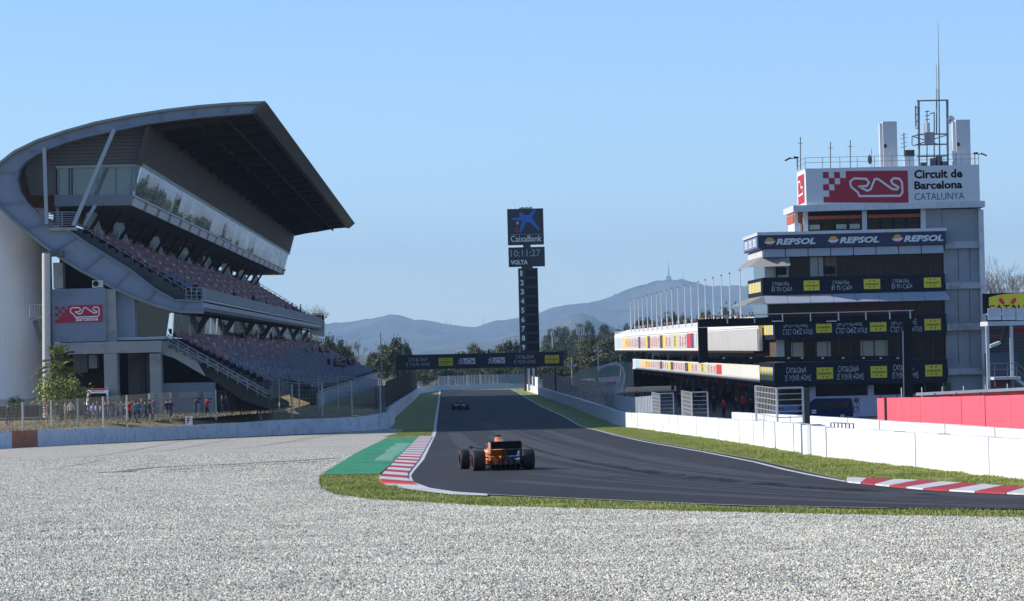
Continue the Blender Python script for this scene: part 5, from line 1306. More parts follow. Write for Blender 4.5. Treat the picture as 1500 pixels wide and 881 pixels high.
pole('mast_pole', 'short white pole top rising behind the left end of the gantry', 'pole', 591.5, 506, 560, 560, .12)
pole('light_pole', 'light pole with two small lamps above the curved fence', 'pole', 876.5, 502, 545, 640, .13, floodheads)
pole('light_pole', 'light pole with lamps between the trees right of the gantry', 'pole', 838, 524, 560, 620, .1, floodheads)
pole('light_pole', 'thin lamp post just beside the pit building lower balcony', 'pole', 909.5, 519, 560, 600, .08, floodheads)
pole('light_pole', 'low lamp post under the gantry on the far verge', 'pole', 703.5, 547, 562, 660, .09)
def cell(t, q, d):
    s = d/5000
    for k in range(10): MB().box(q.x-2.6*s, q.x+2.6*s, d-.3, d+.3, q.z-(k*3.4+2)*s, q.z-(k*3.4+1.3)*s).build('lattice_bar', steel, t)
    for dx in (-2.6, 2.6): MB().box(q.x+(dx-.3)*s, q.x+(dx+.3)*s, d-.2, d+.2, q.z-38*s, q.z).build('lattice_leg', steel, t)
    for dx in (-5, -2, 2, 5): MB().box(q.x+(dx-.9)*s, q.x+(dx+.9)*s, d-.5, d-.2, q.z-11*s, q.z+1*s).build('antenna_panel', whit, t)
pole('cell_tower', 'lattice telecom tower with pale antenna panels in front of the hill', 'tower', 851.5, 480, 545, 900, .2, cell)
def mon(t, q, d):
    s = d/5000
    for dx in (-1.8, 1.8): MB().box(q.x+(dx-.8)*s, q.x+(dx+.8)*s, d-.4, d-.1, q.z-8*s, q.z-1*s).build('antenna_panel', whit, t)
pole('cell_tower', 'slim telecom mast rising behind the trees just right of the lap tower', 'tower', 810, 485, 530, 900, .25, mon)

# ================================================================ VEHICLES
def ring(cx, y, cz, w_, h_, n=16, e=2.6, flat=None):
    out = []
    for i in range(n):
        a = 2*math.pi*(i+.5)/n; c, s = math.cos(a), math.sin(a)
        x = cx+w_/2*math.copysign(abs(c)**(2/e), c); z = cz+h_/2*math.copysign(abs(s)**(2/e), s)
        out.append((x, y, z))
    return out
def racecar(name, label, paint, paint2, wingm, band, loc, rz):
    car = thing(name, (0, 0, 0), label, 'racing car')
    carbon = mat('carbon', (.012, .012, .013), .35, coat=.3)
    rim = mat('rim', (.05, .05, .05), .4, metal=.8)
    L = lambda rings, m, nm, par=car, sm=True, e=2.6: MB().loft([ring(*r) for r in rings]).build(nm, m, par, smooth=sm)
    # tub, nose, engine cover
    L([(0, 4.75, .22, .18, .1), (0, 4.4, .26, .3, .18), (0, 3.6, .42, .42, .32), (0, 2.8, .48, .62, .46), (0, 2.2, .5, .72, .52)], paint, 'nose')
    L([(0, 2.25, .5, .7, .5), (0, 1.7, .5, .8, .52), (0, 1.2, .5, .84, .55)], paint, 'chassis')
    L([(0, 1.25, .72, .36, .5), (0, .95, .78, .36, .5), (0, .5, .7, .34, .5), (0, .0, .56, .26, .42), (0, -.35, .46, .18, .26)], paint, 'engine_cover')
    L([(0, 1.3, .98, .2, .2), (0, 1.05, .97, .26, .24), (0, .7, .86, .18, .18)], paint, 'airbox')
    MB().slab([(-.015, .9, .85), (-.015, -.1, .62), (-.015, -.25, .78), (-.015, .7, .95)], (.03, 0, 0)).build('shark_fin', paint, car)
    MB().box(-.1, .1, 1.04, 1.14, 1.1, 1.135).box(-.03, .03, 1.05, 1.13, 1.04, 1.1).build('onboard_camera', carbon, car)
    for s in (-1, 1):
        pm = paint if s < 0 else paint2
        L([(s*.5, 2.1, .42, .36, .4), (s*.55, 1.6, .42, .5, .44), (s*.48, .9, .38, .46, .38), (s*.3, .2, .3, .3, .26), (s*.2, -.15, .26, .14, .18)], pm, 'sidepod')
        MB().box(s*.5-.2, s*.5+.2, 2.09, 2.14, .3, .55).build('air_intake', carbon, car)
        MB().tube((s*.35, 2.3, .68), (s*.72, 2.35, .74), .015, n=5).box(s*.76-.06, s*.76+.06, 2.3, 2.38, .7, .78).build('mirror', carbon, car)
        MB().slab([(s*.62, 2.6, .08), (s*.62, 2.3, .08), (s*.75, 2.15, .5), (s*.72, 2.5, .55)], (.02, 0, 0)).build('bargeboard', carbon, car)
        MB().slab([(s*.78, .6, .1), (s*.8, 1.9, .1), (s*.8, 1.9, .2), (s*.78, .6, .2)], (.02, 0, 0)).build('floor_edge', paint if s < 0 else carbon, car)
        # rear wing end plates
        ep = MB().slab([(s*.49, -.38, .32), (s*.49, -.86, .34), (s*.49, -.92, .9), (s*.49, -.3, .92)], (s*.02, 0, 0)).build('end_plate', paint if s < 0 else carbon, car)
        MB().box(s*.515-.004, s*.515+.004, -.85, -.4, .5, .56).build('end_plate_slot', carbon, ep)
        MB().slab([(s*.88, 4.9, .06), (s*.88, 4.3, .06), (s*.88, 4.3, .3), (s*.88, 4.85, .26)], (s*.02, 0, 0)).build('front_end_plate', carbon, car)
        # suspension
        b = MB()
        for a, c in (((s*.22, .15, .42), (s*.72, 0, .44)), ((s*.2, -.35, .38), (s*.72, 0, .44)), ((s*.2, .2, .2), (s*.72, 0, .2)), ((s*.18, -.25, .2), (s*.72, 0, .2)), ((s*.12, 0, .3), (s*.72, 0, .33))): b.tube(a, c, .016, n=5)
        b.build('rear_wishbone', carbon, car)
        b = MB()
        for a, c in (((s*.2, 3.8, .46), (s*.75, 3.6, .46)), ((s*.24, 3.3, .46), (s*.75, 3.6, .46)), ((s*.16, 3.8, .26), (s*.75, 3.6, .22)), ((s*.22, 3.2, .26), (s*.75, 3.6, .22))): b.tube(a, c, .016, n=5)
        b.build('front_wishbone', carbon, car)
    MB().box(-.48, .48, -.62, -.34, .80, .82).slab([(-.48, -.62, .80), (.48, -.62, .80), (.48, -.9, .93), (-.48, -.9, .93)], (0, .015, .02)).build('rear_wing', wingm, car)
    MB().slab([(-.48, -.88, .70), (.48, -.88, .70), (.48, -.93, .93), (-.48, -.93, .93)], (0, .03, 0)).build('wing_flap', wingm, car)
    MB().slab([(-.46, -.42, .68), (0, -.42, .68), (0, -.3, .48), (-.42, -.3, .46)], (0, .03, 0)).build('wing_beam', paint, car)
    MB().slab([(0, -.42, .68), (.46, -.42, .68), (.4, -.3, .48), (0, -.3, .48)], (0, .03, 0)).build('wing_beam', paint2, car)
    MB().box(-.03, .03, -.7, -.3, .3, .8).build('wing_pylon', carbon, car)
    MB().box(-.68, .68, -.2, 2.9, .035, .06).build('floor', carbon, car)
    b = MB().slab([(-.5, -.55, .2), (.5, -.55, .2), (.5, -.1, .045), (-.5, -.1, .045)], (0, 0, .02))
    for k in range(7): x = -.48+k*.16; b.slab([(x, -.6, .04), (x, -.6, .22), (x, -.1, .08), (x, -.1, .04)], (.015, 0, 0))
    b.build('diffuser', carbon, car)
    MB().box(-.12, .12, -.45, -.1, .22, .42).build('gearbox', carbon, car)
    MB().tube((0, -.62, .42), (0, -.35, .44), .06, n=10).build('exhaust', rim, car)
    MB().box(-.05, .05, -.66, -.6, .24, .34).build('rain_light', mat('rain_light', (.3, .01, .01), .4), car)
    for k in range(4): MB().slab([(-.88, 4.85-k*.14, .08+k*.055), (.88, 4.85-k*.14, .08+k*.055), (.88, 4.74-k*.14, .1+k*.06), (-.88, 4.74-k*.14, .1+k*.06)], (0, 0, .012)).build('front_wing_element', paint if k % 2 else carbon, car)
    # halo and helmet
    b = MB(); pts = [(.3*math.cos(a), 1.75+.75*math.sin(a), .8+.06*math.sin(a)) for a in [R(-20+220*i/14) for i in range(15)]]
    b.path(pts, .028, n=8).tube((0, 2.5, .86), (0, 2.62, .64), .028, n=8).build('halo', carbon, car)
    bm = MB(); bm.loft([ring(0, 1.42+.26*t, .82, .26*math.sin(math.pi*(.08+.84*t)), .3*math.sin(math.pi*(.08+.84*t)), 14, 2) for t in [i/8 for i in range(9)]]); bm.build('helmet', blueprint, car, smooth=True)
    MB().box(-.1, .1, 1.1, 1.3, .85, 1.0).build('headrest', carbon, car)
    MB().box(-.3, .3, 1.4, 2.2, .66, .7).build('cockpit_opening', black, car)
    # wheels
    for s in (-1, 1):
        for y, w_, xc_ in ((0, .405, .80), (3.6, .305, .845)):
            n = 28; r_ = .335; x = s*xc_; prof = [(-w_/2, .2), (-w_/2, .30), (-w_/2+.03, .325), (-w_/2+.07, r_), (w_/2-.07, r_), (w_/2-.03, .325), (w_/2, .30), (w_/2, .2)]
            vs = [(x+px_, y+q*math.cos(2*math.pi*i/n), .335+q*math.sin(2*math.pi*i/n)) for px_, q in prof for i in range(n)]
            fs = [(k*n+i, k*n+(i+1) % n, (k+1)*n+(i+1) % n, (k+1)*n+i) for k in range(len(prof)-1) for i in range(n)]
            tyre = MB().add(vs, fs).build('tyre', rubber, car, smooth=True)
            xo = x+s*(w_/2+.003); vs = [(xo, y+q*math.cos(2*math.pi*i/n), .335+q*math.sin(2*math.pi*i/n)) for q in (.285, .268) for i in range(n)]
            MB().add(vs, [(i, (i+1) % n, n+(i+1) % n, n+i) for i in range(n)]).build('colour_band', band, tyre)
            MB().tube((x-w_*.35, y, .335), (x+w_*.42, y, .335), .2, n=20).build('rim', rim, tyre)
    return car, loc, rz
def finish(car, loc, rz): car.location = Vector(loc); car.rotation_euler = (rz[0], 0, rz[1])
opaint = mat('orange_car_paint', (.68, .19, .022), .35, coat=.5)
bhighlight = mat('blue_silver_highlight', (.09, .10, .16), .35, coat=.4)  # silver-blue highlight on the car's right half, put into its colour
bandm = mat('tyre_band', (.35, .03, .05), .6)
p = G(735, 690.8)
c1_ = racecar('racing_car', 'orange open-wheel racing car with black rear wing, nearest on the track', opaint, bhighlight, black, bandm, (p.x+.05, p.y, p.z+.03), (math.atan(-.0167), R(6.3)))
finish(*c1_)
p = G(674.5, 601.5)
c2_ = racecar('racing_car', 'dark racing car with pink and white flashes, far ahead in the shade', mat('dark_purple_paint', (.03, .02, .035), .35, coat=.5), mat('pink_flash', (.35, .12, .2), .4), black, mat('band_white', (.5, .5, .5), .6), (p.x, p.y, zg(p.y)+.05), (0, R(1)))
for x in (-.25, .25): MB().box(x-.16, x+.16, -.98, -.94, .62, .76).build('white_flash', lettering, c2_[0])
finish(*c2_)
def van(name, label, paint, loc, rz, ln=5.0, w_=1.9, h=1.95, amb=False):
    v = thing(name, (0, 0, 0), label, 'van'); hw = w_/2
    # body side profile (y,z), front at +y
    prof = [(-ln/2, .35), (-ln/2-.02, 1.0), (-ln/2+.1, h-.12), (-ln/2+.3, h), (ln/2-1.75, h), (ln/2-1.5, h-.06), (ln/2-.75, 1.12), (ln/2-.1, .9), (ln/2, .7), (ln/2, .35)]
    def rr(x): return [(x, y, z) for y, z in prof]
    b = MB(); ins = [(y, z) for y, z in prof]
    rings = []
    for x, k in ((-hw, .0), (-hw+.06, 1), (hw-.06, 1), (hw, 0)):
        rings.append([(x*(1-.07*max(0, (z-1.0))) , y*(1 if k else .985), z-(0 if k else .03)) for y, z in prof])
    b.loft(rings).build('body', paint, v)
    for s in (-1, 1):
        xs = s*(hw-.055*1)
        for (ya, yb_) in ((-ln/2+.35, -ln/2+1.35), (-ln/2+1.45, -ln/2+2.5), (-ln/2+2.6, -ln/2+3.45)):
            MB().slab([(xs+s*.035, ya, 1.1), (xs+s*.035, yb_, 1.1), (xs-s*.0, yb_, h-.25), (xs-s*.0, ya, h-.25)], (s*.02, 0, 0)).build('side_window', glass_d, v)
        MB().box(s*(hw+.02)-.05, s*(hw+.02)+.2*s, ln/2-1.25, ln/2-1.15, 1.05, 1.3).build('mirror', black, v)
        for y in (-ln/2+.95, ln/2-.9):
            tyre = MB().tube((s*(hw-.2), y, .33), (s*(hw+.01), y, .33), .33, n=22).build('tyre', rubber, v)
            MB().tube((s*(hw), y, .33), (s*(hw+.025), y, .33), .2, n=16).build('hubcap', steel, tyre)
        MB().box(s*(hw-.3)-.15, s*(hw-.3)+.15, ln/2-.02, ln/2+.02, .72, .88).build('headlight', mat('lamp_glass', (.7, .7, .7), .2), v)
        MB().box(s*(hw-.1)-.06, s*(hw-.1)+.06, -ln/2-.05, -ln/2-.02, .8, 1.3).build('tail_light', redb, v)
    MB().slab([(-hw+.22, ln/2-.82, 1.22), (hw-.22, ln/2-.82, 1.22), (hw-.3, ln/2-1.32, h-.32 if amb else h-.14), (-hw+.3, ln/2-1.32, h-.32 if amb else h-.14)], (0, .03, .03)).build('windscreen', glass_d, v)
    MB().box(-hw+.05, hw-.05, ln/2-.02, ln/2+.06, .32, .5).build('bumper', black, v)
    MB().box(-hw+.3, hw-.3, ln/2-.01, ln/2+.02, .55, .72).build('grille', black, v)
    if amb:
        MB().box(-.7, .7, ln/2-1.9, ln/2-1.6, h, h+.14).build('light_bar', mat('light_bar', (.75, .12, .02), .3), v)
        text('AMBULANCIA', (.55, ln/2-1.42, h-.17), (-1.1, 0, 0), (0, 0, .12), blueprint, v, bold=.02)
    return v
va = van('van', 'dark blue van parked at the foot of the control tower, bicycle rack on its back', mat('navy_van_paint', (.006, .011, .06), .6, spec=.15), None, 0)
b = MB()
for s in (-.3, .3): b.path([(s, -2.55, .7), (s, -2.9, .8), (s, -2.85, 1.5), (s, -2.55, 1.7)], .025, n=5)
b.tube((-.5, -2.9, .9), (.5, -2.9, .9), .025, n=5).build('bicycle_rack', black, va)
bw = MB()
for yy, zz in ((-2.78, 1.35), (-2.78, .85)):
    bw.path([(-.9+.0, yy+.27*math.cos(a)-.05, zz+.27*math.sin(a)) for a in [2*math.pi*i/14 for i in range(15)]], .02, n=5)
bw.build('carried_wheel', black, va)
MB().box(-.97, -.955, .75, 1.15, .65, 1.0).build('white_decal', lettering, va)
text('K1', (-.975, 1.1, .74), (0, -.3, 0), (0, 0, .18), black, va)
q0, q1 = at(1178, 600, 303), at(1232, 600, 303); xm = (q0.x+q1.x)/2; va.location = (xm+.2, 303, .0); va.rotation_euler = (0, 0, R(90-8))
am = van('ambulance', 'white ambulance with orange light bar facing the camera beside the palm', mat('ambulance_white', (.7, .7, .7), .35, coat=.4), None, 0, 5.6, 2.0, 2.5, True)
q0 = at(141, 600, 290); am.location = (q0.x, 292, at(139, 614, 290).z-.05); am['category'] = 'ambulance'; am.rotation_euler = (0, 0, R(180+4))
for i, (px, col, lab) in enumerate(((1146, 'steel_blue', 'pale blue car mostly hidden behind the fence cage, left of the blue van'), (790, 'dark', 'dark car parked beyond the pit wall near the gantry'))):
    vv = van('parked_car', lab, mat('car_'+col, (.12, .2, .35) if i == 0 else (.02, .02, .03), .3, coat=.6), None, 0, 4.3, 1.75, 1.5); vv['category'] = 'car'
    d = 306 if i == 0 else 560; q = at(px, 600, d); vv.location = (q.x if i == 0 else 19, d, zg(d)); vv.rotation_euler = (0, 0, R(15+80*i))
# ================================================================ PEOPLE
shoe_m = mat('shoes', (.02, .02, .02), .7)
def person_mesh(pose, sub=1):
    """joints in metres, facing -y; one skinned surface"""
    J = dict(pel=((0, 0, .95), .15), bel=((0, 0, 1.1), .14), che=((0, 0, 1.32), .165), nek=((0, 0, 1.5), .055), hed=((0, -.02, 1.62), .085), top=((0, -.01, 1.72), .07))
    for s, n in ((-1, 'l'), (1, 'r')):
        J['sh'+n] = ((s*.19, 0, 1.42), .065); J['el'+n] = ((s*.25, .02, 1.14), .045); J['wr'+n] = ((s*.26, -.06, .9), .032); J['ha'+n] = ((s*.26, -.08, .81), .035)
        J['hp'+n] = ((s*.1, 0, .88), .095); J['kn'+n] = ((s*.11, -.02, .5), .06); J['an'+n] = ((s*.11, .02, .09), .042); J['to'+n] = ((s*.12, -.16, .04), .04)
    if pose == 'camera':
        for s, n in ((-1, 'l'), (1, 'r')):
            J['el'+n] = ((s*.3, -.14, 1.24), .045); J['wr'+n] = ((s*.12, -.26, 1.48), .032); J['ha'+n] = ((s*.06, -.24, 1.57), .036)
    if pose == 'walk':
        J['knl'] = ((-.1, -.2, .52), .06); J['anl'] = ((-.1, -.22, .11), .042); J['tol'] = ((-.1, -.38, .07), .04)
        J['knr'] = ((.1, .04, .5), .06); J['anr'] = ((.1, .3, .14), .042); J['tor'] = ((.1, .2, .04), .04)
        J['ell'] = ((-.25, .14, 1.16), .045); J['wrl'] = ((-.25, .1, .93), .032); J['hal'] = ((-.25, .06, .86), .035)
        J['elr'] = ((.25, -.08, 1.16), .045); J['wrr'] = ((.24, -.24, 1.0), .032); J['har'] = ((.23, -.3, .95), .035)
    if pose == 'sit':
        for n in ('l', 'r'):
            s = -1 if n == 'l' else 1
            J['kn'+n] = ((s*.13, -.42, .9), .065); J['an'+n] = ((s*.13, -.42, .5), .042); J['to'+n] = ((s*.13, -.58, .46), .04)
            J['el'+n] = ((s*.26, -.1, 1.16), .045); J['wr'+n] = ((s*.16, -.33, 1.04), .032); J['ha'+n] = ((s*.11, -.38, 1.0), .035)
    E = [('pel', 'bel'), ('bel', 'che'), ('che', 'nek'), ('nek', 'hed'), ('hed', 'top')]
    for n in 'lr': E += [('che', 'sh'+n), ('sh'+n, 'el'+n), ('el'+n, 'wr'+n), ('wr'+n, 'ha'+n), ('pel', 'hp'+n), ('hp'+n, 'kn'+n), ('kn'+n, 'an'+n), ('an'+n, 'to'+n)]
    K = list(J); me = bpy.data.meshes.new('p'); me.from_pydata([J[k][0] for k in K], [(K.index(a), K.index(c)) for a, c in E], [])
    o = bpy.data.objects.new('p', me); C.objects.link(o)
    o.modifiers.new('s', 'SKIN'); 
    for i, k in enumerate(K): me.skin_vertices[0].data[i].radius = (J[k][1], J[k][1]*(.72 if k in ('che', 'bel', 'pel') else 1))
    me.skin_vertices[0].data[0].use_root = True
    ss = o.modifiers.new('u', 'SUBSURF'); ss.levels = sub; ss.render_levels = sub
    dg = bpy.context.evaluated_depsgraph_get(); m2 = bpy.data.meshes.new_from_object(o.evaluated_get(dg)); bpy.data.objects.remove(o)
    m2.materials.clear()
    for m in (skin_m, cloths['navy'], cloths['denim'], shoe_m): m2.materials.append(m)
    zb = .95
    for p in m2.polygons:
        c = p.center; p.use_smooth = True
        hand = min((Vector(J['ha'+n][0])-c).length for n in 'lr') < .075
        if c.z > 1.49 and abs(c.x) < .12 and c.y > -.2: k = 0
        elif hand: k = 0
        elif c.z > zb-.02 and not (pose == 'sit' and c.y < -.14 and c.z < 1.0): k = 1
        elif c.z > (.13 if pose != 'sit' else .55): k = 2
        else: k = 3
        p.material_index = k
    return m2
def hair_mesh():
    b = MB(); rings = []
    for t in range(6):
        a = t/5*1.75; r_ = .097*math.sin(a)+.003; rings.append([(r_*math.cos(q), .012+r_*1.1*math.sin(q), 1.66+.10*math.cos(a)+(.03 if math.sin(q) < -.4 else 0)) for q in [2*math.pi*i/10 for i in range(10)]])
    b.loft(rings, caps=False); me = bpy.data.meshes.new('hair'); me.from_pydata(b.v, [], b.f); me.materials.append(hair_m); return me
PM = {k: person_mesh(k) for k in ('stand', 'camera', 'walk', 'sit')}
PL = {k: person_mesh(k, 0) for k in ('stand', 'walk', 'sit')}
HM = hair_mesh()
b = MB(); b.box(-.08, .08, -.3, -.16, 1.56, 1.68); b.tube((0, -.3, 1.61), (0, -.55, 1.61), .05, .06, n=10)
CAMM = bpy.data.meshes.new('camera_body'); CAMM.from_pydata(b.v, [], b.f); CAMM.materials.append(black)
def person(x, y, z, rz, pose, top, leg, label, group=None, s=1.0, hi=True, hair=True, cap=None):
    me = (PM if hi else PL)[pose if hi or pose != 'camera' else 'stand']
    o = bpy.data.objects.new('person', me); C.objects.link(o); o.location = (x, y, z); o.rotation_euler = (0, 0, rz); o.scale = (s, s, s)
    for i, m in ((1, cloths[top]), (2, cloths[leg])): o.material_slots[i].link = 'OBJECT'; o.material_slots[i].material = m
    props(o, label, 'person', group)
    if hair:
        h = bpy.data.objects.new('hair', HM); C.objects.link(h); h.parent = o
    if pose == 'camera':
        h = bpy.data.objects.new('camera_body', CAMM); C.objects.link(h); h.location = o.location; h.rotation_euler = o.rotation_euler; h['label'] = 'black long-lens camera held up by the '+label.split(' with camera')[0].split(' shooting')[0]+(', leftmost' if 'leftmost' in label else ', second from right' if 'shooting' in label else ''); h['category'] = 'camera'
    return o
def pz(px, py, d): q = at(px, py, d); return q
# four photographers on the left bank
for px, py, top, leg, pose, lab, rz in ((287, 612.5, 'black', 'navy', 'camera', 'photographer in black with camera raised, leftmost of the group on the bank', 2.2), (303.5, 612.5, 'red', 'black', 'camera', 'photographer in a red jacket with camera raised on the bank', .9),
                                  (325.5, 609, 'black', 'denim', 'camera', 'photographer in black shooting left, beside the one in navy', 1.6), (331.5, 609, 'navy', 'black', 'stand', 'person in a navy jacket standing right of the photographers', 2.6)):
    q = at(px, py, 290); person(q.x, 290, q.z, rz, pose, top, leg, lab)
tops = ['black', 'navy', 'grey', 'burgundy', 'red', 'green', 'khaki', 'blue', 'black', 'black', 'navy', 'white']
walkers = [12, 13.5, 60, 70, 84, 90, 96, 104, 110, 125, 130, 137, 143, 150, 155, 160, 167, 172, 178, 185, 190, 194, 198, 203, 208, 213, 219, 225, 245, 250]
for i, px in enumerate(walkers):
    d = 268+(i*37 % 11)*1.5; q = at(px, 613, d); tp = tops[(i*5) % len(tops)]
    person(q.x, d, INZ-.15, rnd.uniform(0, 6.28), 'walk' if i % 3 else 'stand', tp, rnd.choice(['denim', 'black', 'navy', 'khaki']),
           f'spectator in a {tp} top, {ordw(i+1)} from the left behind the left fence', 'spectators walking behind the left fence', rnd.uniform(.93, 1.04))
def onslope(pa, pb_, rows, k): (xa, za), (xb, zb) = pa, pb_; return xa+(k+.4)*(xb-xa)/rows, za-k*(za-zb)/rows
ua, ub = N(106, 335.5), N(287, 441)
q = at(287, 440.5, D0+1.6); person(q.x, D0+1.6, N(287, 441)[1], -.7, 'stand', 'black', 'khaki', 'person in black leaning at the near corner rail of the upper tier')
for n_, (k, d) in enumerate(((14, 355), (14, 356.2), (13, 402), (13, 403), (14, 420), (14, 470), (14, 505), (12, 520))):
    x, z = onslope(ua, ub, 15, k); tp = rnd.choice(['black', 'navy', 'blue'])
    person(x-.1, d, z-.12, R(90), 'sit', tp, 'black', f'seated spectator in {tp}, {ordw(n_+1)} from the left in the upper tier front rows', 'spectators seated in the upper tier', hi=False)
x, z = onslope(ua, ub, 15, 14); person(x, 515, z+.5, R(90), 'stand', 'black', 'black', 'person in black standing at the front of the upper tier near its far end')
for i in range(12):
    q = at(457+i*1.5, 466, 577+i % 2*.8); person(q.x, 577.3+i % 3*.5, q.z-1.0, R(90), 'stand', 'black', 'black', f'dark figure on the far balcony box, {ordw(i+1)} from the left', 'people on the far balcony box', hi=False)
la, lb_ = N(243, 496), N(392, 570)
tierp = []
for i in range(84):
    k = rnd.choice([0, 0, 0, 1, 7, 13, 14, 14, 14]); d = rnd.uniform(335, 600) if k < 2 else rnd.uniform(470, 602)
    x, z = onslope(la, lb_, 15, k); tp = rnd.choice(['black', 'navy', 'black', 'grey', 'denim']); st = rnd.random() < .45
    tierp.append((x*5000/d, person(x-(.1 if st else 0), d, z-(.12 if st else 0), R(90+rnd.uniform(-30, 30)), 'sit' if st else 'stand', tp, 'black', 'x', 'spectators in the lower tier', hi=False), tp, 'seated' if st else 'standing', 'the top rows' if k < 3 else 'the middle rows' if k < 12 else 'the bottom rows'))
for row_ in ('the top rows', 'the middle rows', 'the bottom rows'):
    for n_, t_ in enumerate(sorted([q for q in tierp if q[4] == row_], key=lambda q: q[0])): t_[1]['label'] = f'{t_[3]} spectator in {t_[2]}, {ordw(n_+1)} from the left in {row_} of the lower tier'
# crowd on the pit roof and balcony
for i in range(88):
    d = PN+38+(PF-PN-42)*(i+rnd.random())/88; tp = rnd.choice(['black', 'navy', 'grey', 'black', 'khaki', 'burgundy', 'white']); person(PX0+2.6+rnd.uniform(0, 1.2), d, 8.6, R(-90+rnd.uniform(-60, 60)), 'stand', tp, 'denim', f'spectator in {tp}, {ordw(88-i)} from the left along the pit building roof', 'spectators on the pit building roof', hi=False)
for i in range(60):
    d = PN+25+(PF-PN-50)*(i+rnd.random())/60; tp = rnd.choice(['black', 'navy', 'grey', 'white', 'khaki']); person(PX1+.8+rnd.uniform(0, 1.2), d, 3.75, R(-90+rnd.uniform(-60, 60)), 'stand', tp, 'denim', f'spectator in {tp}, {ordw(60-i)} from the left on the lower pit balcony', 'spectators on the lower pit balcony', hi=False)
# pit lane crew
crewl = ((884, 520, 'white'), (903, 430, 'black'), (915.5, 470, 'white'), (934, 420, 'black'), (958, 345, 'navy'), (962, 380, 'black'), (1060, 330, 'red'), (1078, 340, 'black'), (1100, 335, 'black'), (1109, 330, 'red'), (1118, 326, 'black'), (1126, 322, 'grey'), (1046, 360, 'black'), (1034, 372, 'navy'), (1088, 350, 'red'), (1019, 385, 'black'), (996, 400, 'black'), (985, 420, 'grey'))
crew = [c[0] for c in crewl]
for px, d, tp in crewl:
    q = at(px, 600, d); person(q.x, d, zg(d)+.03, rnd.uniform(0, 6.28), 'stand', tp, 'black', f'pit crew member in {tp}, position {ordw(1+sorted(crew).index(px))} from the left before the garages', 'pit lane crew', hi=False)
for i, (x, d, m_) in enumerate([(34.5, 340, redb), (35.5, 352, navy), (34, 366, mat('crate_red', (.3, .03, .03), .5)), (35, 378, black), (34.8, 392, blueprint), (35.4, 410, orange_p), (35, 430, navy), (34.6, 455, redb), (35.2, 480, black), (35, 505, orange_p)]):
    t = thing('equipment_trolley', (x, d, zg(d)), ['red', 'navy', 'dull red', 'black', 'blue', 'orange', 'small navy', 'far red', 'far black', 'far orange'][i]+' equipment trolley in front of the pit garages', 'trolley')
    z = zg(d)+.03; MB().box(x-.6, x+.6, d-.5, d+.5, z+.25, z+1.3).build('cabinet', m_, t, bev=.04); MB().box(x-.65, x+.65, d-.55, d+.55, z+1.3, z+1.36).build('worktop', steel, t)
    MB().tube((x-.65, d, z+1.0), (x-.65, d, z+1.8), .03, n=5).tube((x+.65, d, z+1.0), (x+.65, d, z+1.8), .03, n=5).build('handle', steel, t)
    for dx in (-.45, .45): MB().tube((x+dx, d-.55, z+.12), (x+dx, d-.45, z+.12), .12, n=10).build('castor', rubber, t)
t = thing('marker_board', (at(52.5*1.0+278-53, 622, 270).x, 262, INZ), 'small white board with a red letter F on the left bank', 'sign')
q = at(276.5, 616, 268); MB().box(q.x-.28, q.x+.28, 268, 268.05, q.z-.35, q.z+.3).build('board', lettering, t); text('F', (q.x-.13, 267.97, q.z-.25), (.26, 0, 0), (0, 0, .45), red, t, bold=.03)
MB().tube((q.x, 268.1, INZ-.4), (q.x, 268.1, q.z), .03, n=5).build('stake', steel, t)

# ================================================================ TREES
def leafmesh(seed, n_cl, n_leaf, size, mats, shape='round', gap=0):
    r_ = random.Random(seed); vs, fs, mi = [], [], []
    for c in range(n_cl):
        while True:
            p = Vector((r_.uniform(-1, 1), r_.uniform(-1, 1), r_.uniform(-1, 1)))
            if p.length <= 1: break
        p *= .78
        if shape == 'round': cc = Vector((p.x*.42, p.y*.42, .62+p.z*.34)); rad = r_.uniform(.07, .14)
        elif shape == 'tall': cc = Vector((p.x*.24*(1-.4*p.z), p.y*.24, .57+p.z*.5)); rad = r_.uniform(.06, .11)
        else: cc = Vector((p.x*.5, p.y*.5, .5+p.z*.5)); rad = r_.uniform(.1, .2)
        tone = r_.choice((0, 0, 1))
        for l in range(n_leaf):
            q = Vector((r_.gauss(0, 1), r_.gauss(0, 1), r_.gauss(0, .8))); q = cc+q*rad*.55
            a = Vector((r_.gauss(0, 1), r_.gauss(0, 1), r_.gauss(0, 1))).normalized(); b_ = a.orthogonal().normalized(); c_ = a.cross(b_); s = size*r_.uniform(.6, 1.3)
            i = len(vs); vs += [q+b_*s, q+c_*s*.55, q-b_*s, q-c_*s*.55]; fs.append((i, i+1, i+2, i+3)); mi.append(tone)
    me = bpy.data.meshes.new('crown'); me.from_pydata([tuple(v) for v in vs], [], fs)
    for m in mats: me.materials.append(m)
    me.polygons.foreach_set('material_index', mi); return me
def trunkmesh(seed, h=.6, r0=.022, spread=.3):
    r_ = random.Random(seed); b = MB(); p = Vector((0, 0, 0)); pts = [p]
    for k in range(4): p = p+Vector((r_.uniform(-.02, .02), r_.uniform(-.02, .02), h/4)); pts.append(p)
    for k in range(4): b.tube(pts[k], pts[k+1], r0*(1-k*.15), r0*(1-(k+1)*.15), n=6)
    for k in range(7): a = r_.uniform(0, 6.28); s = pts[r_.choice((2, 3, 4))]; e = s+Vector((math.cos(a)*spread*.7, math.sin(a)*spread*.7, r_.uniform(.12, .3))); b.tube(s, e, r0*.4, r0*.12, n=4)
    me = bpy.data.meshes.new('trunk'); me.from_pydata(b.v, [], b.f); me.materials.append(bark); return me
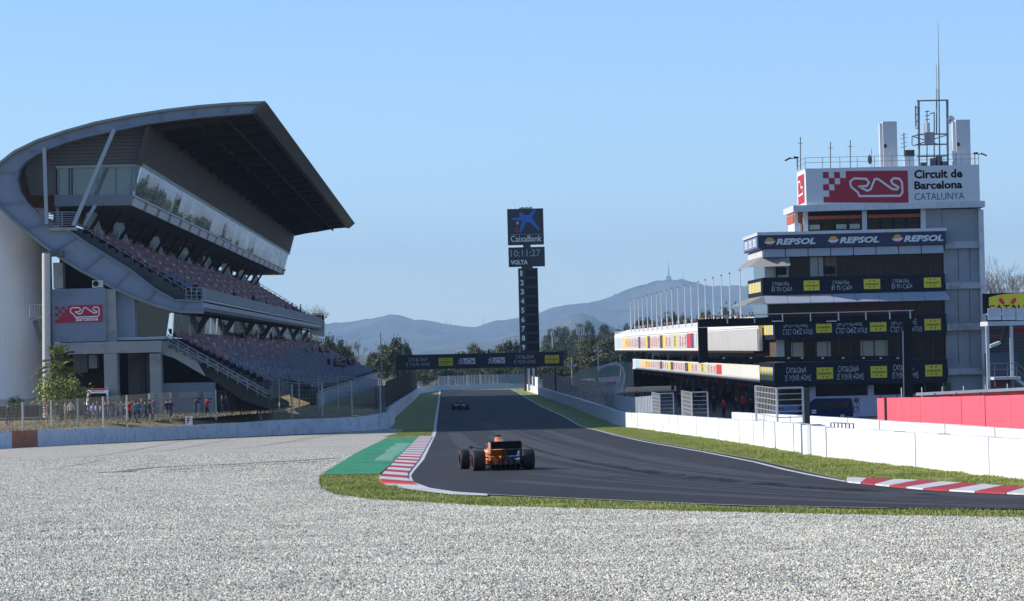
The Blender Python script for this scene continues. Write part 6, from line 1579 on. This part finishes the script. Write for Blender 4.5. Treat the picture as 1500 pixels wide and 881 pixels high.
KIND = [(leafmesh(1, 46, 70, .028, (leaf_dark, leaf_mid)), trunkmesh(1)), (leafmesh(2, 40, 70, .028, (leaf_mid, leaf_yel)), trunkmesh(2)), (leafmesh(3, 60, 60, .02, (leaf_dark, leaf_mid), 'tall'), trunkmesh(3)),
        (leafmesh(4, 26, 60, .026, (leaf_yel, leaf_mid)), trunkmesh(4)), (leafmesh(5, 50, 90, .024, (leaf_dark, leaf_dark), 'bush'), trunkmesh(5, .4))]
def tree(px, ytop, wpx, d, kind, label, group=None, ybase=None, rz=None):
    s = 5000/d; top = at(px, ytop, d); zb = zg(d)-.3 if ybase is None else at(px, ybase, d).z
    h = top.z-zb; w_ = wpx/s/(.42*2*.95 if kind != 2 else .55)
    o = bpy.data.objects.new('tree', None); o.empty_display_size = .5; C.objects.link(o); o.location = (top.x, d, zb); o.rotation_euler = (0, 0, rnd.uniform(0, 6.28) if rz is None else rz); o.scale = (w_, w_, h/.98)
    for nm, me in (('crown', KIND[kind][0]), ('trunk', KIND[kind][1])):
        c = bpy.data.objects.new(nm, me); C.objects.link(c); c.parent = o
    return props(o, label, 'tree', group)
names = {0: 'dark rounded tree', 1: 'mid green rounded tree', 2: 'tall dark tree', 3: 'loose olive eucalyptus', 4: 'dense dark bush'}
G1 = 'trees beyond the end of the straight'
def belt(lst, where, group):
    for n_, (px, yt, w_, d, k) in enumerate(sorted(lst)): tree(px, yt, w_, d, k, f'{names[k]}, {ordw(n_+1)} from the left {where}', group)
belt([(462, 490, 34, 690, 3), (480, 487, 36, 660, 0), (470, 500, 36, 650, 1), (497, 493, 30, 670, 0), (455, 486, 40, 650, 3), (510, 505, 26, 690, 1), (488, 505, 40, 640, 0), (520, 522, 20, 720, 1), (445, 500, 30, 640, 0)], 'behind the far end of the grandstand', 'trees behind the grandstand')
belt([(548, 512, 26, 760, 1), (562, 500, 30, 770, 3), (578, 490, 44, 760, 0), (575, 505, 50, 740, 1), (597, 498, 22, 780, 0), (545, 522, 30, 740, 0), (592, 515, 34, 760, 3), (558, 520, 40, 730, 1)], 'left of the track gantry', 'trees left of the track gantry')
belt([(690, 500, 30, 900, 3), (702, 506, 26, 890, 1), (720, 508, 24, 900, 0), (738, 497, 36, 880, 1), (752, 494, 26, 880, 0), (728, 512, 40, 870, 1), (800, 506, 26, 900, 3), (818, 503, 34, 880, 0), (810, 515, 44, 870, 0), (832, 522, 20, 860, 1), (676, 512, 22, 900, 0), (745, 510, 44, 860, 0)], 'behind the track gantry', 'trees behind the track gantry')
belt([(857, 492, 34, 820, 3), (872, 488, 32, 800, 0), (888, 489, 34, 790, 1), (902, 493, 36, 790, 0), (865, 505, 44, 780, 0), (890, 505, 50, 770, 0), (918, 500, 44, 770, 0), (845, 515, 26, 790, 1), (935, 500, 50, 780, 0), (960, 505, 60, 780, 0), (990, 505, 60, 780, 0), (880, 515, 60, 760, 1)], 'between the hill and the pit building', 'trees beyond the pit building')
belt([(935, 466, 16, 800, 2), (948, 462, 20, 800, 2), (918, 470, 12, 820, 2), (981, 451, 30, 800, 0), (975, 463, 30, 790, 1), (960, 470, 30, 800, 0), (1006, 458, 32, 790, 0), (1030, 452, 40, 780, 1), (1045, 460, 36, 780, 0), (1065, 443, 44, 760, 0), (1080, 452, 40, 760, 1), (1020, 468, 44, 780, 0), (992, 468, 36, 790, 1), (1056, 462, 40, 770, 1)], 'rising above the pit building roof', 'trees seen over the pit building roof')
G2 = 'tree belt seen beneath the track gantry'
for i in range(26):
    px = 590+i*9.8; tree(px, 532+(i*7 % 5)*2.5-(px-590)*.02, 30, 780+(i*13 % 7)*12, (0, 1, 0, 4)[i % 4], f'{names[(0, 1, 0, 4)[i % 4]]}, {ordw(i+1)} from the left in the belt beneath the gantry', G2)
# wood behind the pit building, added to be mirrored in the press box glazing
for i in range(64):
    d = 1420+(i*53 % 9)*18; x = 44+i*1.45; zt_ = (13 if x > 85 else 10)+(i*37 % 11)*.75+(3 if i % 9 == 4 else 0); q = Vector((x, d, zt_)); yt_ = 512-.0244*(x*5000/d)-(zt_-CAMZ)*5000/d
    tree(655+x*5000/d, yt_, (22 if i % 3 else 34), d, 2 if i % 3 else 0, f'{names[2 if i % 3 else 0]}, {ordw(i+1)} from the left in the wood added behind the pits', 'distant wood added behind the pit building')
# palm + bush at the left
def palm(px, ytop, ybase, d):
    s = 5000/d; top = at(px, ytop, d); zb = at(px, ybase, d).z
    t = thing('palm_tree', (top.x, d, zb), 'short bushy palm tree standing left of the ambulance', 'palm')
    crown = top.z-2.0; MB().tube((top.x, d, zb), (top.x, d, crown), .25, .2, n=10).build('trunk', bark, t)
    r_ = random.Random(3)
    for k in range(64):
        a = r_.uniform(0, 6.28); el = r_.uniform(-.5, 1.35); ln = r_.uniform(1.7, 2.4); p = Vector((top.x, d, crown+r_.uniform(-.8, .4))); dr_ = Vector((math.cos(a)*math.cos(el), math.sin(a)*math.cos(el), math.sin(el)))
        pts = [p+dr_*ln*q-Vector((0, 0, .45*ln*q*q)) for q in (0, .25, .5, .75, 1)]; b = MB(); b.path([tuple(q) for q in pts], .02, n=3)
        side = dr_.cross(Vector((0, 0, 1))).normalized()
        for i in range(22):
            q = .25+.75*i/21; c = p+dr_*ln*q-Vector((0, 0, .45*ln*q*q))
            for sg_ in (-1, 1):
                e = c+side*sg_*.42*(1-.5*q)+dr_*.28+Vector((0, 0, -.06)); wv = dr_*.06; b.poly([c-wv, c+wv, e])
        b.build('frond', leaf_bright if k % 3 else leaf_mid, t)
    return t
palm(85, 498, 618, 283)
KIND.append((leafmesh(9, 44, 80, .026, (leaf_bright, leaf_yel), 'bush'), KIND[4][1]))
for (px, yt, w_, dd, k, lab) in ((88, 545, 66, 281, 5, 'dense yellow-green bush around the foot of the palm'), (106, 566, 36, 280, 5, 'yellow-green broad bush between palm and ambulance'), (22, 578, 26, 278, 4, 'small dark round shrub at the far left behind the fence')):
    tree(px, yt, w_, dd, k, lab, None, 618)['category'] = 'bush'
tree(93, 548, 58, 280, 5, 'yellow-green leafy shrub under the palm fronds', None, 616)['category'] = 'shrub'
# bare winter trees behind the raised stand
def bare(px, ytop, d, seed, label):
    q = at(px, ytop, d); h = q.z; t = thing('bare_tree', (q.x, d, 0), label, 'tree'); r_ = random.Random(seed)
    bt, bs_ = MB(), MB(); bt.tube((q.x, d, 0), (q.x, d, h*.45), .22, .14, n=7)
    def br(p, dr_, ln, r0, dep):
        e = p+dr_*ln; (bt if dep == 0 else bs_).tube(p, e, r0, r0*.6, n=4, cap=False)
        if dep < 5:
            for k in range(3): nd = (dr_+Vector((r_.gauss(0, .38), r_.gauss(0, .38), r_.gauss(.12, .25)))).normalized(); br(e, nd, ln*r_.uniform(.62, .85), r0*.6, dep+1)
    for k in range(4): a = k*1.57+r_.random(); br(Vector((q.x, d, h*.45)), Vector((math.cos(a)*.45, math.sin(a)*.45, 1)).normalized(), h*.17, .1, 0)
    bt.build('trunk', mat('bare_bark', (.2, .17, .15), .9), t); bs_.build('branches', mat('bare_twigs', (.24, .2, .18), .9), t)
bare(1470, 385, 380, 1, 'leafless winter tree rising behind the yellow board'); bare(1496, 396, 385, 4, 'leafless winter tree at the right edge behind the yellow board'); bare(1453, 404, 390, 8, 'thin leafless tree between tower and yellow board')
bare(520, 500, 700, 5, 'leafless grey tree behind the far end of the left stand'); bare(456, 447, 640, 6, 'leafless tree top rising over the far balcony box')
# ================================================================ HILLS
def skyline(pts, px):
    for (a, ya), (c, yc) in zip(pts, pts[1:]):
        if a <= px <= c:
            t = (px-a)/(c-a); return ya+(yc-ya)*t
    return pts[0][1] if px < pts[0][0] else pts[-1][1]
def ridge(name, pts, dist, depth, m, rough_, seed, x0=-300, x1=1900, n=420, rows=26):
    vs, fs = [], []
    for j in range(rows+1):
        v = j/rows; yy = dist-depth*(1-v)
        for i in range(n+1):
            px = x0+(x1-x0)*i/n; c = at(px, skyline(pts, px), dist); x = c.x*(yy/dist) if True else c.x; H = c.z+30
            f = math.sin(v*math.pi/2)**1.1
            nz = (abs(noise.fractal(Vector((x*.0013+seed, yy*.0009, seed)), 1, 2, 7))*-1.6+.5)*rough_*2.1*(math.sin(v*math.pi)**.7+.03)*min(1, (1-v)*2.6+.04)
            nz += noise.noise(Vector((x*.01, yy*.002, seed)))*7*v
            vs.append((x, yy, -30+H*f+nz*H*.35/120))
    for j in range(rows):
        for i in range(n): a = j*(n+1)+i; fs.append((a, a+1, a+n+2, a+n+1))
    me = bpy.data.meshes.new(name); me.from_pydata(vs, [], fs); me.materials.append(m)
    me.polygons.foreach_set('use_smooth', [True]*len(fs))
    o = bpy.data.objects.new(name, me); C.objects.link(o); o['kind'] = 'structure'; return o
hillm = mat('hill_scrub', (.045, .06, .035), .95, var=.7, vs=.004, wear=(.13, .115, .085), ws=.0022)
hillm2 = mat('hill_scrub_near', (.07, .08, .05), .95, var=.7, vs=.006, wear=(.2, .17, .125), ws=.0035)
R1 = [(-300, 500), (300, 492), (420, 482), (470, 477), (500, 475.5), (540, 470), (562, 464), (572, 461.5), (582, 464), (600, 470), (640, 474.5), (680, 479.5), (697, 481), (710, 476), (728, 471.5), (745, 470), (765, 466), (790, 459.5), (810, 453), (832, 449.5), (855, 447), (880, 441.5), (900, 435), (920, 429), (938, 424), (960, 419), (978, 417), (1000, 415.5), (1016, 419), (1040, 423), (1070, 423.5), (1095, 424), (1150, 432), (1240, 441), (1340, 450), (1440, 462), (1500, 466), (1900, 480)]
R2 = [(-300, 520), (470, 518), (510, 522), (560, 512), (620, 508), (680, 502), (720, 499), (760, 488), (790, 486), (815, 478), (824, 473), (831, 465), (838, 461.5), (845, 462), (852, 459), (860, 463), (868, 463.5), (876, 471), (888, 474), (900, 481), (925, 487), (960, 484), (1020, 482), (1100, 485), (1500, 480), (1900, 480)]
ridge('mountain', R1, 19500, 5200, hillm, 52, 3.3)
ridge('hill', R2, 13000, 3000, hillm2, 36, 7.7)
HD = 19400
t = thing('hilltop_church', (at(979, 417, HD).x, HD, at(979, 418, HD).z), 'pale hilltop church with a needle spire far away on the highest summit', 'church')
chm = mat('church_stone', (.3, .3, .32), .8); s = HD/5000
def hb(px0, px1, y0, y1, nm, par, m=chm): a = at(px0, y1, HD); c = at(px1, y0, HD); return MB().box(a.x, c.x, HD-8*s/2, HD+8, a.z, c.z).build(nm, m, par)
hb(974.5, 984.5, 409.5, 419, 'nave', t); hb(976, 983, 405, 409.4, 'upper_nave', t); q = at(979.3, 405, HD); MB().tube((q.x, HD, q.z-2), (q.x, HD, at(979.3, 392, HD).z), 2.4*s/2*1.1, 2.0, n=8).build('tower', chm, t); MB().tube((q.x, HD, at(979.3, 392, HD).z), (q.x, HD, at(978.8, 383.5, HD).z), 2.0, .8, n=6).build('spire', chm, t)
for px0, px1, y0 in ((1000, 1006, 413.5), (1008, 1014, 414.5), (832, 838, 447.5), (900, 906, 432)):
    tt = thing('hilltop_building', (at(px0, 418, HD).x, HD, at(px0, 420, HD).z), {1000: 'small pale building just right of the hilltop church', 1008: 'second small pale building right of the hilltop church', 832: 'tiny building on the ridge right of the lap tower', 900: 'tiny building on the rising ridge left of the summit'}[px0], 'building'); hb(px0, px1, y0, y0+6, 'wall', tt); hb(px0+1, px1-2, y0-1.6, y0-.1, 'roof', tt)
for px, yt, yb, lab in ((708, 464, 477, 'thin mast on the saddle just left of the lap tower'), (654, 469, 476, 'tiny mast on the low ridge between peak and lap tower'), (1002, 398, 416, 'thin mast on the summit right of the church'), (571, 459, 463, 'tiny mast on top of the small left peak'), (660, 471, 477, 'second tiny mast on the low ridge left of the lap tower')):
    t = thing('ridge_mast', (at(px, yb, HD).x, HD, at(px, yb, HD).z), lab, 'mast'); q = at(px, yb, HD); MB().tube((q.x, HD, q.z-2), (q.x, HD, at(px, yt, HD).z), 2.0, 1.2, n=5).build('mast', chm, t)
# pale quarry scar
scm2 = mat('quarry_rock', (.34, .32, .29), .9, var=.3, vs=.03)
# small white houses on the lower slopes
hm = mat('far_house', (.6, .58, .55), .8)
for i, px in enumerate(sorted(rnd.choice([rnd.uniform(600, 700), rnd.uniform(610, 760), rnd.uniform(800, 860)]) for _ in range(46))):
    d = rnd.uniform(9000, 12300); q = at(px, 513, d)
    o = MB().box(-6, 6, -6, 6, 0, rnd.uniform(4, 9)).build('far_house', hm, None, f'tiny pale house, {ordw(i+1)} from the left at the foot of the far hills', 'house', 'far houses at the foot of the hills'); o.location = (q.x, d, zg(d)-1)

# ================================================================ GRASS, GRAVEL STONES
def inside(p, poly):
    r_ = False; j = len(poly)-1
    for i in range(len(poly)):
        a, c = poly[i], poly[j]
        if (a[1] > p[1]) != (c[1] > p[1]) and p[0] < (c[0]-a[0])*(p[1]-a[1])/(c[1]-a[1])+a[0]: r_ = not r_
        j = i
    return r_
def tufts(name, polys, dens, hgt, wid, mats):
    vs, fs, mi = [], [], []
    for px_poly, dn in polys:
        P = [(q.x, q.y) for q in GP(px_poly)]; x0 = min(p[0] for p in P); x1 = max(p[0] for p in P); y0 = min(p[1] for p in P); y1 = max(p[1] for p in P)
        n = int((x1-x0)*(y1-y0)*dens*dn)
        for _ in range(n):
            x, y = rnd.uniform(x0, x1), rnd.uniform(y0, y1)
            if not inside((x, y), P): continue
            k = noise.noise(Vector((x*.7, y*.35, 0))); 
            if k < -.25 and rnd.random() < .6: continue
            z = zg(y); h = hgt*rnd.uniform(.4, 1.2)*(1+k); a = rnd.uniform(0, 3.14); dx, dy = math.cos(a)*wid, math.sin(a)*wid; lx, ly = rnd.gauss(0, h*.5), rnd.gauss(0, h*.5)
            i = len(vs); vs += [(x-dx, y-dy, z), (x+dx, y+dy, z), (x+lx, y+ly, z+h)]; fs.append((i, i+1, i+2)); mi.append(0 if rnd.random() < .55+k*.5 else (1 if rnd.random() < .6 else 2))
    me = bpy.data.meshes.new(name); me.from_pydata(vs, [], fs)
    for m in mats: me.materials.append(m)
    me.polygons.foreach_set('material_index', mi); o = bpy.data.objects.new(name, me); C.objects.link(o); props(o, 'short patchy grass growing along the edges of the track', 'grass', kind='stuff'); return o
gm = [mat('grass_blade_green', (.19, .25, .03), .8), mat('grass_blade_olive', (.32, .33, .08), .8), mat('grass_blade_dry', (.48, .43, .24), .85)]
low_edge = [(470, 698), (555, 697), (554, 704), (562, 712), (618, 722.6), (660, 727.6), (714, 729.6), (900, 736.6), (1100, 745), (1300, 749), (1500, 751), (1560, 751.5), (1560, 764), (1500, 763.5), (1250, 759), (1000, 753), (850, 749), (700, 744.5), (640, 741), (540, 735), (490, 728), (470, 719), (466, 705)]
right_edge = [(1500, 719), (1465, 716.5), (1410, 712), (1362, 709), (1325, 706.8), (1285, 705.8), (1240, 703.5), (1190, 692), (1150, 683), (1105, 672.5), (1030, 659.5), (945, 644.5), (900, 635), (862, 626), (915, 625.7), (1060, 646), (1197, 668.7), (1500, 704)]
tufts('grass', [(low_edge, 1.0), (right_edge, .75), ([(563, 641), (614, 640), (633, 640), (636, 629), (600, 629), (592, 630.5)], .6)], 420, .07, .012, gm)
def stones():
    me = bpy.data.meshes.new('gravel_stones'); P = [(q.x, q.y) for q in GP(gravel_edge[4:][::1])]
    bm = bmesh.new(); near = [(-14, 33), (14, 33)]
    ys = 100.0; L0, R0 = G(-20, 700), None
    poly = [(-7.2, 33), (7.2, 33), (13.6, 69), (17, 72)]+[(q.x, q.y) for q in GP([(1520, 762), (1250, 758), (1000, 752), (850, 748), (700, 743.5), (640, 740), (540, 734), (490, 727), (470, 718), (467, 705), (472, 697)])]+[(q.x, q.y) for q in GP([(517, 668.5), (480, 662), (-30, 674)])]
    f = bm.faces.new([bm.verts.new((x, y, 0)) for x, y in poly])
    bmesh.ops.triangulate(bm, faces=bm.faces[:])
    for v in bm.verts: v.co.z = zg(v.co.y)+.03
    bm.to_mesh(me); bm.free(); o = bpy.data.objects.new('gravel_stones', me); C.objects.link(o)
    props(o, 'loose pale grey gravel stones of the run-off in the foreground', 'gravel', kind='stuff')
    ng = bpy.data.node_groups.new('scatter_stones', 'GeometryNodeTree'); ng.interface.new_socket('Geometry', in_out='INPUT', socket_type='NodeSocketGeometry'); ng.interface.new_socket('Geometry', in_out='OUTPUT', socket_type='NodeSocketGeometry')
    N_ = ng.nodes; L_ = ng.links; gi = N_.new('NodeGroupInput'); go = N_.new('NodeGroupOutput')
    ds = N_.new('GeometryNodeDistributePointsOnFaces'); ds.inputs['Density'].default_value = 760
    ico = N_.new('GeometryNodeMeshIcoSphere'); ico.inputs['Radius'].default_value = .0205; ico.inputs['Subdivisions'].default_value = 1
    sp_ = N_.new('GeometryNodeSetPosition'); rv = N_.new('FunctionNodeRandomValue'); rv.data_type = 'FLOAT_VECTOR'; rv.inputs[0].default_value = (-.006,)*3; rv.inputs[1].default_value = (.006,)*3
    sm_ = N_.new('GeometryNodeSetMaterial'); sm_.inputs['Material'].default_value = stone_m
    io = N_.new('GeometryNodeInstanceOnPoints')
    r1 = N_.new('FunctionNodeRandomValue'); r1.data_type = 'FLOAT_VECTOR'; r1.inputs[1].default_value = (6.28,)*3
    r2 = N_.new('FunctionNodeRandomValue'); r2.data_type = 'FLOAT_VECTOR'; r2.inputs[0].default_value = (.4, .4, .35); r2.inputs[1].default_value = (1.7, 1.4, 1.2); r2.inputs[8].default_value = 5
    ps = N_.new('GeometryNodeInputPosition'); sx = N_.new('ShaderNodeSeparateXYZ'); mp = N_.new('ShaderNodeMapRange'); mp.inputs[1].default_value = 60; mp.inputs[2].default_value = 118; mp.inputs[3].default_value = 760; mp.inputs[4].default_value = 40
    L_.new(ps.outputs[0], sx.inputs[0]); L_.new(sx.outputs[1], mp.inputs[0]); L_.new(mp.outputs[0], ds.inputs['Density'])
    L_.new(gi.outputs[0], ds.inputs['Mesh']); L_.new(ico.outputs[0], sp_.inputs['Geometry']); L_.new(rv.outputs[0], sp_.inputs['Offset']); L_.new(sp_.outputs[0], sm_.inputs['Geometry'])
    L_.new(ds.outputs['Points'], io.inputs['Points']); L_.new(sm_.outputs[0], io.inputs['Instance']); L_.new(r1.outputs[0], io.inputs['Rotation']); L_.new(r2.outputs[0], io.inputs['Scale'])
    L_.new(io.outputs[0], go.inputs[0]); md = o.modifiers.new('scatter', 'NODES'); md.node_group = ng
stones()
# dry weeds on the left bank
tv = tufts('dry_weeds', [], 1, .3, .02, gm)
bpy.data.objects.remove(tv)
vs, fs = [], []
for _ in range(26000):
    y = rnd.uniform(LWs[0].y-5, 300); x = rnd.uniform(-50, -12); z = INZ
    # only behind the wall line
    f = (x-LWs[0].x)/(LWs[-1].x-LWs[0].x); yw = LWs[0].y+(LWs[-1].y-LWs[0].y)*f
    if y < yw+4 or y > yw+45: continue
    h = rnd.uniform(.06, .28); a = rnd.uniform(0, 3.14); i = len(vs); vs += [(x-math.cos(a)*.03, y-math.sin(a)*.03, z), (x+math.cos(a)*.03, y+math.sin(a)*.03, z), (x+rnd.gauss(0, .1), y+rnd.gauss(0, .1), z+h)]; fs.append((i, i+1, i+2))
me = bpy.data.meshes.new('dry_weeds'); me.from_pydata(vs, [], fs); me.materials.append(mat('dry_weed', (.34, .27, .15), .9)); o = bpy.data.objects.new('dry_weeds', me); C.objects.link(o); props(o, 'dry yellow weeds on the bank behind the left wall', 'weeds', kind='stuff')
# ================================================================ AIR
hz = MB().box(-9000, 9000, -60, 20200, -16, 620).build('haze', mat('haze_dummy', (1, 1, 1)), None, kind='stuff')
hm_ = bpy.data.materials.new('haze_air'); hm_.use_nodes = True; n_ = hm_.node_tree; n_.nodes.clear(); oo = n_.nodes.new('ShaderNodeOutputMaterial'); pv = n_.nodes.new('ShaderNodeVolumePrincipled')
pv.inputs['Color'].default_value = (.47, .7, 1, 1); pv.inputs['Density'].default_value = .00006; pv.inputs['Anisotropy'].default_value = 0.1
n_.links.new(pv.outputs[0], oo.inputs['Volume']); hz.data.materials.clear(); hz.data.materials.append(hm_)
hz['label'] = 'thin blue air over the whole circuit'
